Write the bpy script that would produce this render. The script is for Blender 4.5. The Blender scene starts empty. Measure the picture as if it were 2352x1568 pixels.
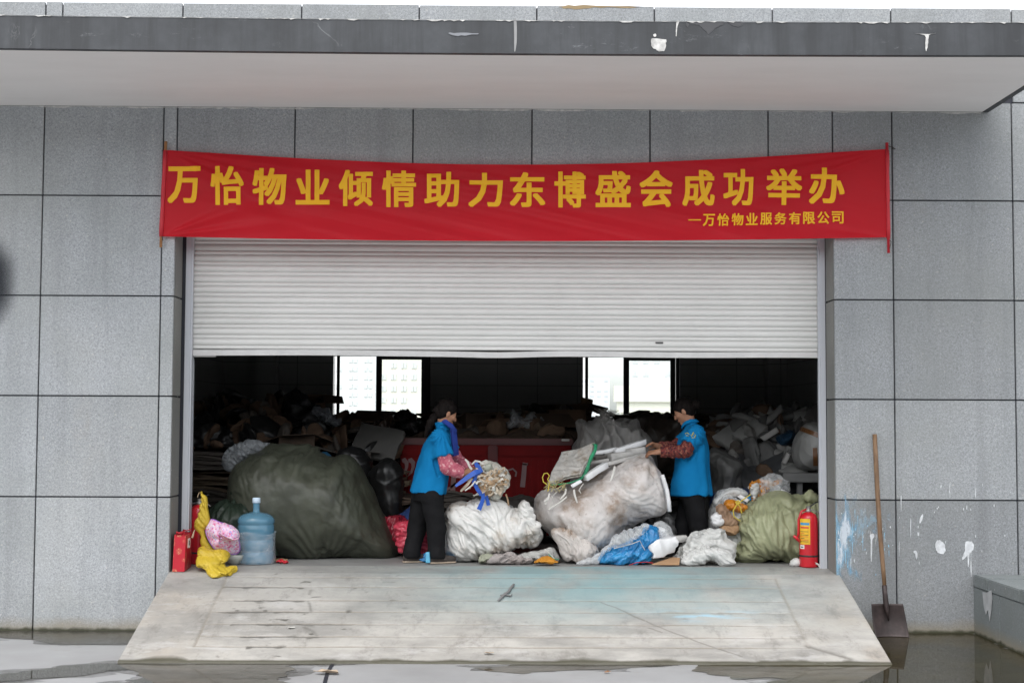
import bpy, bmesh, math, random
import numpy as np
from mathutils import Vector, Matrix

sc = bpy.context.scene
col = sc.collection
R = math.radians

# ------------------------------------------------------------------ camera, sky, sun, exposure
FPX, CX, CY = 3250.0, 1176.0, 784.0          # focal length and centre in 2352-wide photo units
CAM = Vector((0.0, -12.04, 1.77))
YAW, PITCH, ROLL = 0.0102, 0.0566, 0.0045
fwd = Vector((math.sin(YAW) * math.cos(PITCH), math.cos(YAW) * math.cos(PITCH), math.sin(PITCH)))
rgt0 = Vector((math.cos(YAW), -math.sin(YAW), 0))
up0 = rgt0.cross(fwd)
rgt = (rgt0 + up0 * ROLL).normalized()
upv = rgt.cross(fwd)
cam = bpy.data.objects.new('camera', bpy.data.cameras.new('camera'))
col.objects.link(cam)
cam.matrix_world = Matrix((
    (rgt.x, upv.x, -fwd.x, CAM.x), (rgt.y, upv.y, -fwd.y, CAM.y),
    (rgt.z, upv.z, -fwd.z, CAM.z), (0, 0, 0, 1)))
cam.data.sensor_width = 36.0
cam.data.lens = 36.0 * FPX / 2352.0
cam.data.clip_end = 3000
cam.data.clip_start = 0.1
sc.camera = cam

SUN_ELEV, SUN_AZ = R(58), R(200)             # azimuth clockwise from +Y: behind the camera, slightly to its left
world = bpy.data.worlds.new("World")
sc.world = world
world.use_nodes = True
wn = world.node_tree
wn.nodes.clear()
sky = wn.nodes.new('ShaderNodeTexSky')
sky.sky_type = 'NISHITA'
sky.sun_disc = False
sky.sun_elevation = SUN_ELEV
sky.sun_rotation = SUN_AZ
sky.air_density = 1.0
sky.dust_density = 2.0
sky.ozone_density = 1.0
hsv = wn.nodes.new('ShaderNodeHueSaturation')
hsv.inputs['Saturation'].default_value = 0.16    # a closed cloud layer
bg = wn.nodes.new('ShaderNodeBackground')
bg.inputs['Strength'].default_value = 0.15
wo = wn.nodes.new('ShaderNodeOutputWorld')
wn.links.new(sky.outputs[0], hsv.inputs['Color'])
wn.links.new(hsv.outputs[0], bg.inputs['Color'])
wn.links.new(bg.outputs[0], wo.inputs['Surface'])

sun = bpy.data.objects.new('sun', bpy.data.lights.new('sun', 'SUN'))
col.objects.link(sun)
sun.data.energy = 0.5
sun.data.angle = R(40)
sun.data.color = (1.0, 0.97, 0.92)
sdir = Vector((math.sin(SUN_AZ) * math.cos(SUN_ELEV), math.cos(SUN_AZ) * math.cos(SUN_ELEV), math.sin(SUN_ELEV)))
sun.rotation_euler = (-sdir).to_track_quat('-Z', 'Y').to_euler()
sun.location = (0, -8, 12)

sc.view_settings.view_transform = 'Standard'
sc.view_settings.look = 'None'
sc.view_settings.exposure = 1.33
sc.view_settings.gamma = 1.0
sc.render.engine = 'CYCLES'
sc.cycles.use_denoising = True
sc.cycles.max_bounces = 8
sc.cycles.transparent_max_bounces = 16

# ------------------------------------------------------------------ helpers
def ray(x, y):
    return fwd * FPX + rgt * (x - CX) - upv * (y - CY)

def at(x, y, Y=0.0):
    """point of the vertical plane at depth Y seen at photo position x, y"""
    d = ray(x, y)
    return CAM + d * ((Y - CAM.y) / d.y)

def atz(x, y, Z=0.0):
    d = ray(x, y)
    return CAM + d * ((Z - CAM.z) / d.z)

FLOOR = 0.515

def tag(o, label=None, cat=None, group=None, kind=None):
    if label: o['label'] = label
    if cat: o['category'] = cat
    if group: o['group'] = group
    if kind: o['kind'] = kind
    return o

def empty(name, loc, rot=(0, 0, 0)):
    o = bpy.data.objects.new(name, None)
    o.empty_display_size = 0.1
    o.location = loc
    o.rotation_euler = rot
    col.objects.link(o)
    return o

def put(name, verts, faces, mat=None, parent=None, smooth=False, attrs=None, mats=None, fmat=None):
    """one mesh object; verts in world space, converted to the parent's space"""
    me = bpy.data.meshes.new(name)
    v = np.asarray(verts, dtype=np.float64).reshape(-1, 3)
    if parent is not None:
        bpy.context.view_layer.update()
        inv = np.array(parent.matrix_world.inverted())
        v = v @ inv[:3, :3].T + inv[:3, 3]
    if isinstance(faces, np.ndarray):
        nf, k = faces.shape
        me.vertices.add(len(v)); me.vertices.foreach_set('co', v.ravel())
        me.loops.add(nf * k); me.loops.foreach_set('vertex_index', faces.ravel().astype(np.int32))
        me.polygons.add(nf)
        me.polygons.foreach_set('loop_start', (np.arange(nf) * k).astype(np.int32))
        me.polygons.foreach_set('loop_total', np.full(nf, k, dtype=np.int32))
        me.update(calc_edges=True)
    else:
        me.from_pydata(v.tolist(), [], [list(f) for f in faces])
        me.update()
    if smooth:
        me.polygons.foreach_set('use_smooth', [True] * len(me.polygons))
    if attrs:
        for k, a in attrs.items():
            at_ = me.attributes.new(k, 'FLOAT', 'POINT')
            at_.data.foreach_set('value', np.asarray(a, dtype=np.float32))
    for m in (mats or ([mat] if mat else [])):
        me.materials.append(m)
    if fmat is not None:
        me.polygons.foreach_set('material_index', np.asarray(fmat, dtype=np.int32))
    me.validate()
    o = bpy.data.objects.new(name, me)
    col.objects.link(o)
    if parent is not None: o.parent = parent
    return o

def recentre(o, p):
    """move a mesh object's origin to p"""
    p = Vector(p)
    o.data.transform(Matrix.Translation(-p))
    o.location = p
    return o

class MB:
    """collects shapes into one mesh"""
    def __init__(s): s.v = []; s.f = []
    def add(s, v, f):
        n = len(s.v); s.v += [tuple(p) for p in v]; s.f += [tuple(i + n for i in q) for q in f]
        return s
    def box(s, lo, hi, M=None):
        x0, y0, z0 = lo; x1, y1, z1 = hi
        v = [(x0,y0,z0),(x1,y0,z0),(x1,y1,z0),(x0,y1,z0),(x0,y0,z1),(x1,y0,z1),(x1,y1,z1),(x0,y1,z1)]
        if M is not None: v = [M @ Vector(p) for p in v]
        return s.add(v, [(0,3,2,1),(4,5,6,7),(0,1,5,4),(1,2,6,5),(2,3,7,6),(3,0,4,7)])
    def bbox(s, lo, hi, b=0.01, M=None):
        """box with chamfered edges"""
        bm = bmesh.new()
        bmesh.ops.create_cube(bm, size=1)
        for q in bm.verts:
            q.co = Vector([lo[i] + (hi[i] - lo[i]) * (q.co[i] + .5) for i in range(3)])
        bmesh.ops.bevel(bm, geom=bm.edges[:], offset=b, segments=2, affect='EDGES')
        if M is not None: bm.transform(M)
        bm.verts.index_update()
        s.add([q.co.copy() for q in bm.verts], [[q.index for q in f.verts] for f in bm.faces])
        bm.free()
        return s
    def tube(s, pts, r, n=8, caps=True, flat=None):
        """tube along pts; r number or list; flat=(a,b) elliptical"""
        pts = [Vector(p) for p in pts]
        k = len(pts)
        rr = r if isinstance(r, (list, tuple, np.ndarray)) else [r] * k
        base = len(s.v)
        up = Vector((0, 0, 1))
        t0 = (pts[1] - pts[0]).normalized()
        if abs(t0.dot(up)) > .9: up = Vector((0, 1, 0))
        side = t0.cross(up).normalized()
        for i in range(k):
            t = (pts[min(i + 1, k - 1)] - pts[max(i - 1, 0)]).normalized()
            side = (side - t * side.dot(t)).normalized()
            nrm = t.cross(side)
            for j in range(n):
                a = 2 * math.pi * j / n
                ca, sa = math.cos(a), math.sin(a)
                if flat: ca *= flat[0]; sa *= flat[1]
                s.v.append(tuple(pts[i] + (side * ca + nrm * sa) * rr[i]))
        for i in range(k - 1):
            for j in range(n):
                a = base + i * n + j; b = base + i * n + (j + 1) % n
                s.f.append((a, b, b + n, a + n))
        if caps:
            s.f.append(tuple(base + j for j in range(n))[::-1])
            s.f.append(tuple(base + (k - 1) * n + j for j in range(n)))
        return s
    def lathe(s, prof, c, n=32, axis='Z'):
        base = len(s.v); k = len(prof)
        for r_, z in prof:
            for j in range(n):
                a = 2 * math.pi * j / n
                s.v.append((c[0] + r_ * math.cos(a), c[1] + r_ * math.sin(a), c[2] + z))
        for i in range(k - 1):
            for j in range(n):
                a = base + i * n + j; b = base + i * n + (j + 1) % n
                s.f.append((a, b, b + n, a + n))
        return s
    def poly(s, pts, thick):
        """flat outline pts (world) extruded by vector thick"""
        pts = [Vector(p) for p in pts]; n = len(pts); t = Vector(thick)
        base = len(s.v)
        s.v += [tuple(p) for p in pts] + [tuple(p + t) for p in pts]
        s.f.append(tuple(base + i for i in range(n))[::-1])
        s.f.append(tuple(base + n + i for i in range(n)))
        for i in range(n):
            j = (i + 1) % n
            s.f.append((base + i, base + j, base + n + j, base + n + i))
        return s
    def build(s, name, mat=None, parent=None, smooth=False, bevel=0):
        o = put(name, s.v, s.f, mat, parent, smooth)
        if bevel:
            m = o.modifiers.new('bevel', 'BEVEL'); m.width = bevel; m.segments = 2; m.limit_method = 'ANGLE'
        return o

# ---- noise on numpy arrays
_rs = np.random.RandomState(7)
_perm = _rs.permutation(256)
_perm = np.concatenate([_perm, _perm, _perm])
_grad = _rs.normal(size=(256, 3)); _grad /= np.linalg.norm(_grad, axis=1)[:, None]

def pnoise(P):
    P = np.asarray(P, dtype=np.float64)
    i = np.floor(P).astype(np.int64); f = P - i
    u = f * f * f * (f * (f * 6 - 15) + 10)
    out = 0
    for dx in (0, 1):
        wx = u[:, 0] if dx else 1 - u[:, 0]
        for dy in (0, 1):
            wy = u[:, 1] if dy else 1 - u[:, 1]
            for dz in (0, 1):
                wz = u[:, 2] if dz else 1 - u[:, 2]
                h = _perm[_perm[_perm[(i[:, 0] + dx) & 255] + ((i[:, 1] + dy) & 255)] + ((i[:, 2] + dz) & 255)]
                g = _grad[h]
                out = out + wx * wy * wz * (g[:, 0] * (f[:, 0] - dx) + g[:, 1] * (f[:, 1] - dy) + g[:, 2] * (f[:, 2] - dz))
    return out * 1.5

def fbm(P, oct=4, gain=.5):
    P = np.asarray(P, dtype=np.float64)
    o = 0; a = 1
    for k in range(oct):
        o = o + a * pnoise(P * 2 ** k + 17.3 * k); a *= gain
    return o

def crumple(P, freq, seed, n=7, sharp=2.0, stretch=None, warp=.22):
    """0..~1 field of sharp creases at random orientations, like crushed sheet"""
    rs = np.random.RandomState(seed)
    Q = np.asarray(P) * freq + rs.uniform(-50, 50, 3)
    W = Q + warp * np.stack([pnoise(Q * .8 + 5.1), pnoise(Q * .8 + 31.7), pnoise(Q * .8 + 77.7)], 1)
    tot = np.zeros(len(Q))
    for i in range(n):
        d = rs.normal(size=3)
        if stretch is not None: d = d * np.array(stretch)
        d /= np.linalg.norm(d)
        t = np.abs(((W @ d) * rs.uniform(.5, 1.3) + rs.uniform()) % 1 * 2 - 1)
        m = np.clip(pnoise(Q * .55 + i * 13.7) * 2.2 + .35, 0, 1)
        tot += (1 - t) ** sharp * m
    return tot / n * 2.2

def folds(P, freq, seed, stretch=(1, 1, 1), power=2.5):
    """sharp rounded-valley folds: ridges of warped noise, pulled out along the small-stretch axes"""
    Q = np.asarray(P) * freq * np.array(stretch) + seed * 7.77
    W = Q + .5 * np.stack([pnoise(Q * .6 + 3), pnoise(Q * .6 + 23), pnoise(Q * .6 + 43)], 1)
    a = 1 - np.abs(pnoise(W)) * 2.2
    b = 1 - np.abs(pnoise(W * 2.1 + 11)) * 2.2
    return np.clip(a, 0, 1) ** power + .5 * np.clip(b, 0, 1) ** power * np.clip(a + .3, 0, 1)

def normals_of(v, f):
    a = v[f[:, 1]] - v[f[:, 0]]; b = v[f[:, 2]] - v[f[:, 0]]
    if f.shape[1] == 4:
        a = v[f[:, 2]] - v[f[:, 0]]; b = v[f[:, 3]] - v[f[:, 1]]
    n = np.cross(a, b)
    N = np.zeros_like(v)
    for k in range(f.shape[1]):
        np.add.at(N, f[:, k], n)
    return N / (np.linalg.norm(N, axis=1)[:, None] + 1e-12)

def relax(v, f, it=3, lam=.5):
    e = np.concatenate([f[:, [k, (k + 1) % f.shape[1]]] for k in range(f.shape[1])])
    e = np.concatenate([e, e[:, ::-1]])
    cnt = np.bincount(e[:, 0], minlength=len(v)).astype(float)[:, None] + 1e-9
    for _ in range(it):
        s = np.zeros_like(v); np.add.at(s, e[:, 0], v[e[:, 1]])
        v = v * (1 - lam) + lam * s / cnt
    return v

def surfnet(F, lo, res):
    """naive surface nets of F<0"""
    nx, ny, nz = F.shape
    ins = F < 0
    c = np.zeros((nx - 1, ny - 1, nz - 1), dtype=np.int8)
    for dx in (0, 1):
        for dy in (0, 1):
            for dz in (0, 1):
                c += ins[dx:nx - 1 + dx, dy:ny - 1 + dy, dz:nz - 1 + dz]
    act = (c > 0) & (c < 8)
    ci = np.argwhere(act)
    idx = -np.ones(act.shape, dtype=np.int64); idx[act] = np.arange(len(ci))
    acc = np.zeros((len(ci), 3)); cnt = np.zeros(len(ci))
    corners = [(a, b, d) for a in (0, 1) for b in (0, 1) for d in (0, 1)]
    for p in corners:
        for ax in range(3):
            if p[ax]: continue
            q = list(p); q[ax] = 1
            f0 = F[ci[:, 0] + p[0], ci[:, 1] + p[1], ci[:, 2] + p[2]]
            f1 = F[ci[:, 0] + q[0], ci[:, 1] + q[1], ci[:, 2] + q[2]]
            x = (f0 < 0) != (f1 < 0)
            t = np.where(x, f0 / np.where(x, f0 - f1, 1), 0)
            pos = np.array(p, float)[None, :].repeat(len(ci), 0); pos[:, ax] += t
            acc[x] += pos[x]; cnt[x] += 1
    V = (ci + acc / cnt[:, None]) * res + np.array(lo)
    quads = []
    for ax in range(3):
        a1, a2 = (ax + 1) % 3, (ax + 2) % 3
        s0 = [slice(None)] * 3; s1 = [slice(None)] * 3
        s0[ax] = slice(0, -1); s1[ax] = slice(1, None)
        A = ins[tuple(s0)]; B = ins[tuple(s1)]
        ed = np.argwhere(A != B)
        ok = (ed[:, a1] > 0) & (ed[:, a2] > 0) & (ed[:, a1] < F.shape[a1] - 1) & (ed[:, a2] < F.shape[a2] - 1)
        ed = ed[ok]
        flip = A[ed[:, 0], ed[:, 1], ed[:, 2]]
        def cell(d1, d2):
            q = ed.copy(); q[:, a1] += d1; q[:, a2] += d2
            return idx[q[:, 0], q[:, 1], q[:, 2]]
        q = np.stack([cell(-1, -1), cell(0, -1), cell(0, 0), cell(-1, 0)], 1)
        q[~flip] = q[~flip][:, ::-1]
        quads.append(q)
    return V, np.concatenate(quads)

class SDF:
    def __init__(s, lo, hi, res):
        s.lo = np.array(lo, float); s.res = res
        s.n = np.ceil((np.array(hi) - s.lo) / res).astype(int) + 1
        s.F = np.full(s.n, 1.0)
    def sub(s, lo, hi):
        a = np.clip(np.floor((np.array(lo) - s.lo) / s.res).astype(int), 0, s.n)
        b = np.clip(np.ceil((np.array(hi) - s.lo) / s.res).astype(int) + 1, 0, s.n)
        if np.any(b <= a): return None, None
        sl = tuple(slice(a[i], b[i]) for i in range(3))
        g = np.meshgrid(*[s.lo[i] + np.arange(a[i], b[i]) * s.res for i in range(3)], indexing='ij')
        return sl, np.stack(g, -1)
    def comb(s, sl, d, k, op='u'):
        f = s.F[sl]
        if op == 'u':
            h = np.clip(.5 + .5 * (f - d) / k, 0, 1)
            s.F[sl] = f * (1 - h) + d * h - k * h * (1 - h)
        else:                                   # subtract
            d = -d
            h = np.clip(.5 - .5 * (f - d) / k, 0, 1)
            s.F[sl] = f * (1 - h) + d * h + k * h * (1 - h)
    def rc(s, a, b, ra, rb=None, k=.02, op='u'):
        rb = ra if rb is None else rb
        a = np.array(a, float); b = np.array(b, float)
        m = max(ra, rb) + k * 2 + .03
        sl, P = s.sub(np.minimum(a, b) - m, np.maximum(a, b) + m)
        if sl is None: return s
        ab = b - a
        t = np.clip(((P - a) @ ab) / (ab @ ab + 1e-12), 0, 1)
        d = np.linalg.norm(P - a - t[..., None] * ab, axis=-1) - (ra + (rb - ra) * t)
        s.comb(sl, d, k, op); return s
    def chain(s, pts, rs, k=.02):
        for i in range(len(pts) - 1): s.rc(pts[i], pts[i + 1], rs[i], rs[i + 1], k)
        return s
    def ell(s, c, r, M=None, k=.02, op='u'):
        c = np.array(c, float); r = np.array(r, float)
        m = r.max() + k * 2 + .03
        sl, P = s.sub(c - m, c + m)
        if sl is None: return s
        q = P - c
        if M is not None: q = q @ np.array(M)
        k0 = np.linalg.norm(q / r, axis=-1); k1 = np.linalg.norm(q / (r * r), axis=-1)
        d = k0 * (k0 - 1) / (k1 + 1e-9)
        s.comb(sl, d, k, op); return s
    def column(s, zs, cx, cy, rx, ry, ang, k=.02, p=2.3):
        """lofted ellipse column: arrays over z, axes turned by ang"""
        zs = np.array(zs)
        m = max(max(rx), max(ry)) + .06
        sl, P = s.sub((min(cx) - m, min(cy) - m, zs.min() - .06), (max(cx) + m, max(cy) + m, zs.max() + .06))
        z = P[..., 2]
        X = P[..., 0] - np.interp(z, zs, cx); Y = P[..., 1] - np.interp(z, zs, cy)
        ca, sa = math.cos(ang), math.sin(ang)
        u = X * ca + Y * sa; w = -X * sa + Y * ca
        a = np.interp(z, zs, rx); b = np.interp(z, zs, ry)
        d = ((np.abs(u / a) ** p + np.abs(w / b) ** p) ** (1 / p) - 1) * np.minimum(a, b)
        d = np.maximum(d, np.maximum(zs.min() - z, z - zs.max()))
        s.comb(sl, d, k); return s
    def cut(s, p, n):
        """keep the side where (x-p).n < 0"""
        sl, P = s.sub(s.lo - 1, s.lo + s.n * s.res + 1)
        s.F = np.maximum(s.F, (P - np.array(p, float)) @ np.array(n, float)); return s
    def mesh(s, it=1):
        s.F[0] = s.F[-1] = 1; s.F[:, 0] = s.F[:, -1] = 1; s.F[:, :, 0] = s.F[:, :, -1] = 1
        v, f = surfnet(s.F, s.lo, s.res)
        if it: v = relax(v, f, it)
        return v, f

def polydist(X, Z, poly):
    """signed distance (negative inside) to polygon on arrays"""
    poly = np.array(poly); n = len(poly)
    d = np.full(X.shape, 1e9); inside = np.zeros(X.shape, bool)
    for i in range(n):
        x0, z0 = poly[i]; x1, z1 = poly[(i + 1) % n]
        ex, ez = x1 - x0, z1 - z0
        t = np.clip(((X - x0) * ex + (Z - z0) * ez) / (ex * ex + ez * ez + 1e-12), 0, 1)
        d = np.minimum(d, (X - x0 - t * ex) ** 2 + (Z - z0 - t * ez) ** 2)
        c = ((z0 > Z) != (z1 > Z))
        with np.errstate(divide='ignore', invalid='ignore'):
            c &= X < ex * (Z - z0) / (ez if abs(ez) > 1e-12 else 1e-12) + x0
        inside ^= c
    d = np.sqrt(d)
    return np.where(inside, -d, d)

def smooth_poly(pts, sub=6):
    """closed Catmull-Rom through pts"""
    pts = np.array(pts, float); n = len(pts); out = []
    for i in range(n):
        p0, p1, p2, p3 = pts[i - 1], pts[i], pts[(i + 1) % n], pts[(i + 2) % n]
        for t in np.arange(sub) / sub:
            out.append(.5 * (2 * p1 + (p2 - p0) * t + (2 * p0 - 5 * p1 + 4 * p2 - p3) * t * t + (3 * p1 - p0 - 3 * p2 + p3) * t ** 3))
    return np.array(out)

def inflate(outline, Y, depth, Rr=.3, res=.012, sm=True, back=None, floor=True, it=2, lean=None, jag=0, seed=0):
    """a filled body: photo outline set at depth Y, `depth` thick to each side, rounded over Rr metres"""
    o = np.array([[p.x, p.z] for p in (at(x, y, Y) for x, y in outline)])
    if sm: o = smooth_poly(o, 5)
    if jag:
        ph = np.stack([o[:, 0] * 14, o[:, 1] * 14, np.full(len(o), seed * 3.1)], 1)
        o = o + jag * np.stack([pnoise(ph), pnoise(ph + 40)], 1)
    back = depth if back is None else back
    pad = res * 3
    x0, z0 = o.min(0) - pad; x1, z1 = o.max(0) + pad
    xs = np.arange(x0, x1 + res, res); zs = np.arange(z0, z1 + res, res)
    X, Z = np.meshgrid(xs, zs, indexing='ij')
    d2 = polydist(X, Z, o)
    rr = min(Rr, max(-d2.min(), 1e-3))
    u = 1 - np.clip(-d2 / rr, 0, 1)
    h = np.sqrt(np.clip(1 - u * u, 0, 1))
    ys = np.arange(-depth - pad, back + pad + res, res)
    Yg = ys[None, :, None]
    H = np.where(Yg < 0, depth, back) * h[:, None, :]
    F = np.maximum(d2[:, None, :], np.abs(Yg) - H - res * .3)
    v, f = surfnet(F, (x0, Y + ys[0], z0), res)
    v = relax(v, f, it)
    if lean is not None:
        v[:, 1] += lean * (v[:, 2] - v[:, 2].min())
    if floor: v[:, 2] = np.maximum(v[:, 2], FLOOR + .003)
    return v, f

def displace(v, f, amount, floor=True, it=0):
    N = normals_of(v, f)
    v = v + N * np.asarray(amount)[:, None]
    if it: v = relax(v, f, it)
    if floor: v[:, 2] = np.maximum(v[:, 2], FLOOR + .003)
    return v

def buckle(v, f, excess=.12, iters=220, shell=.04, dirs=(1, 1, 1), bend=.06, seed=0, freq=6, amp=.012, outer=.35, relaxed=0, smooth=0, sm_w=.25):
    """let the skin grow by `excess` inside a thin shell: it buckles into cloth-like creases.
    dirs scales the growth along x, y, z; shell is how far it may sink in (outer * shell: bulge out)"""
    e = np.concatenate([f[:, [0, 1]], f[:, [1, 2]], f[:, [2, 3]], f[:, [3, 0]], f[:, [0, 2]], f[:, [1, 3]]]) if f.shape[1] == 4 else np.concatenate([f[:, [0, 1]], f[:, [1, 2]], f[:, [2, 0]]])
    e = np.unique(np.sort(e, 1), axis=0)
    i, j = e[:, 0], e[:, 1]; n = len(v)
    d0 = v[j] - v[i]; L0 = np.linalg.norm(d0, axis=1) + 1e-9
    u = (d0 / L0[:, None]) ** 2
    loc = np.clip(.75 + .9 * pnoise(v * freq * .35 + seed * 3.3), .15, 1.6)
    if isinstance(dirs, (int, float)):               # fold direction wanders about the angle `dirs` (0: upright folds)
        th = dirs + 1.9 * pnoise(v * freq * .3 + seed * 2.7 + 60)[i]
        dn = d0 / L0[:, None]
        gr = (dn[:, 0] * np.cos(th) + dn[:, 2] * np.sin(th)) ** 2 + .35 * dn[:, 1] ** 2
        dirs = (1, 1, 1)
    else: gr = u @ np.array(dirs, float)
    rest = L0 * (1 + excess * gr * .5 * (loc[i] + loc[j]))
    val = np.bincount(i, minlength=n) + np.bincount(j, minlength=n) + 1e-9
    N = normals_of(v, f)
    fr = np.array(dirs, float); fr = .35 + .65 * fr / fr.max()
    x = v + N * (amp * fbm(v * freq * fr + seed * 5.1, 3))[:, None]
    vel = np.zeros_like(x)
    for it in range(iters):
        x = x + vel * .85; px = x.copy()
        for _ in range(2):
            d = x[j] - x[i]; L = np.linalg.norm(d, axis=1) + 1e-9
            c = d * (.5 * (L - rest) / L)[:, None]
            acc = np.stack([np.bincount(i, c[:, k], n) - np.bincount(j, c[:, k], n) for k in range(3)], 1)
            x = x + acc / val[:, None] * 1.9
        if bend:
            lap = np.stack([np.bincount(i, x[j, k], n) + np.bincount(j, x[i, k], n) for k in range(3)], 1) / val[:, None] - x
            l2 = np.stack([np.bincount(i, lap[j, k], n) + np.bincount(j, lap[i, k], n) for k in range(3)], 1) / val[:, None] - lap
            x = x - bend * l2
            for _ in range(smooth): x = x + .5 * (np.stack([np.bincount(i, x[j, k], n) + np.bincount(j, x[i, k], n) for k in range(3)], 1) / val[:, None] - x) * sm_w
        q = x - v; qn = (q * N).sum(1); qt = q - N * qn[:, None]
        x = v + N * np.clip(qn, -shell, shell * outer)[:, None] + qt * .97
        vel = x - px
    if relaxed: x = relax(x, f, relaxed)
    return x

def cloth(v, f, big=.15, small=.08, shell=.08, dirs=(1, 1, 1), seed=0, freq=3.5, fine=.016, it=(90, 60)):
    """big slack folds first, then fine creases on top of them"""
    v = buckle(v, f, big * 1.5, it[0], shell * 1.25, dirs, .07, seed, freq, shell * .7, .4, 0, 1, .22)
    v = buckle(v, f, small * 1.6, it[1], fine * 1.3, dirs if isinstance(dirs, (int, float)) else tuple(.5 + .5 * d for d in dirs), .025, seed + 9, freq * 3, fine * .6, .5)
    return v

# ------------------------------------------------------------------ materials
class NT:
    def __init__(s, name):
        s.m = bpy.data.materials.new(name); s.m.use_nodes = True
        s.t = s.m.node_tree; s.n = s.t.nodes; s.b = s.n['Principled BSDF']; s.out = s.n['Material Output']
        s.tc = s.n.new('ShaderNodeTexCoord')
    def link(s, a, b): s.t.links.new(a, b)
    def mapping(s, scale, src='Object', rot=(0, 0, 0), loc=(0, 0, 0)):
        m = s.n.new('ShaderNodeMapping'); m.inputs['Scale'].default_value = scale if hasattr(scale, '__len__') else (scale,) * 3
        m.inputs['Rotation'].default_value = rot; m.inputs['Location'].default_value = loc
        s.link(s.tc.outputs[src], m.inputs['Vector']); return m.outputs[0]
    def noise(s, scale, detail=4, rough=.55, vec=None, dist=0, src='Object'):
        n = s.n.new('ShaderNodeTexNoise'); n.inputs['Scale'].default_value = scale
        n.inputs['Detail'].default_value = detail; n.inputs['Roughness'].default_value = rough; n.inputs['Distortion'].default_value = dist
        s.link(vec if vec is not None else s.tc.outputs[src], n.inputs['Vector']); return n.outputs[0]
    def voro(s, scale, vec=None, feature='F1', out=0):
        n = s.n.new('ShaderNodeTexVoronoi'); n.feature = feature; n.inputs['Scale'].default_value = scale
        s.link(vec if vec is not None else s.tc.outputs['Object'], n.inputs['Vector']); return n.outputs[out]
    def ramp(s, fac, stops, interp='LINEAR'):
        r = s.n.new('ShaderNodeValToRGB'); r.color_ramp.interpolation = interp
        el = r.color_ramp.elements
        while len(el) < len(stops): el.new(.5)
        for e, (p, c) in zip(el, stops):
            e.position = p; e.color = (c, c, c, 1) if not hasattr(c, '__len__') else (*c[:3], 1)
        s.link(fac, r.inputs[0]); return r.outputs[0]
    def mix(s, fac, a, b, mode='MIX'):
        x = s.n.new('ShaderNodeMix'); x.data_type = 'RGBA'; x.blend_type = mode
        for v, i in ((fac, 0), (a, 6), (b, 7)):
            if hasattr(v, 'links') or isinstance(v, bpy.types.NodeSocket): s.link(v, x.inputs[i])
            elif i == 0: x.inputs[0].default_value = v
            else: x.inputs[i].default_value = (*v[:3], 1) if hasattr(v, '__len__') else (v, v, v, 1)
        return x.outputs[2]
    def math(s, op, a, b=None, c=None, clamp=False):
        x = s.n.new('ShaderNodeMath'); x.operation = op; x.use_clamp = clamp
        for i, v in enumerate((a, b, c)):
            if v is None: continue
            if isinstance(v, bpy.types.NodeSocket): s.link(v, x.inputs[i])
            else: x.inputs[i].default_value = v
        return x.outputs[0]
    def attr(s, name):
        a = s.n.new('ShaderNodeAttribute'); a.attribute_name = name; return a.outputs['Fac']
    def xyz(s, src='Object'):
        x = s.n.new('ShaderNodeSeparateXYZ'); s.link(s.tc.outputs[src], x.inputs[0]); return x.outputs
    def set(s, **k):
        nm = dict(base='Base Color', rough='Roughness', metal='Metallic', spec='Specular IOR Level', trans='Transmission Weight',
                  ior='IOR', alpha='Alpha', sheen='Sheen Weight', coat='Coat Weight', sss='Subsurface Weight')
        for a, v in k.items():
            i = s.b.inputs[nm[a]]
            if isinstance(v, bpy.types.NodeSocket): s.link(v, i)
            elif hasattr(v, '__len__'): i.default_value = (*v[:3], 1)
            else: i.default_value = v
        return s
    def bump(s, h, strength=.3, dist=.01):
        b = s.n.new('ShaderNodeBump'); b.inputs['Strength'].default_value = strength; b.inputs['Distance'].default_value = dist
        s.link(h, b.inputs['Height']); s.link(b.outputs[0], s.b.inputs['Normal']); return s
    def translucent(s, fac, colr):
        t = s.n.new('ShaderNodeBsdfTranslucent'); t.inputs[0].default_value = (*colr, 1)
        m = s.n.new('ShaderNodeMixShader'); m.inputs[0].default_value = fac
        s.link(s.b.outputs[0], m.inputs[1]); s.link(t.outputs[0], m.inputs[2]); s.link(m.outputs[0], s.out.inputs[0]); return s

def paint(name, c, rough=.5, metal=0, var=.15, vs=6, bump=.1, bs=60, spec=.5, src='Object'):
    t = NT(name)
    n = t.noise(vs, 5, src=src)
    a = [x * (1 - var) for x in c]; b = [min(1, x * (1 + var)) for x in c]
    t.set(base=t.ramp(n, [(.3, a), (.7, b)]), rough=rough, metal=metal, spec=spec)
    if bump: t.bump(t.noise(bs, 4, src=src), bump, .004)
    return t.m

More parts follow.
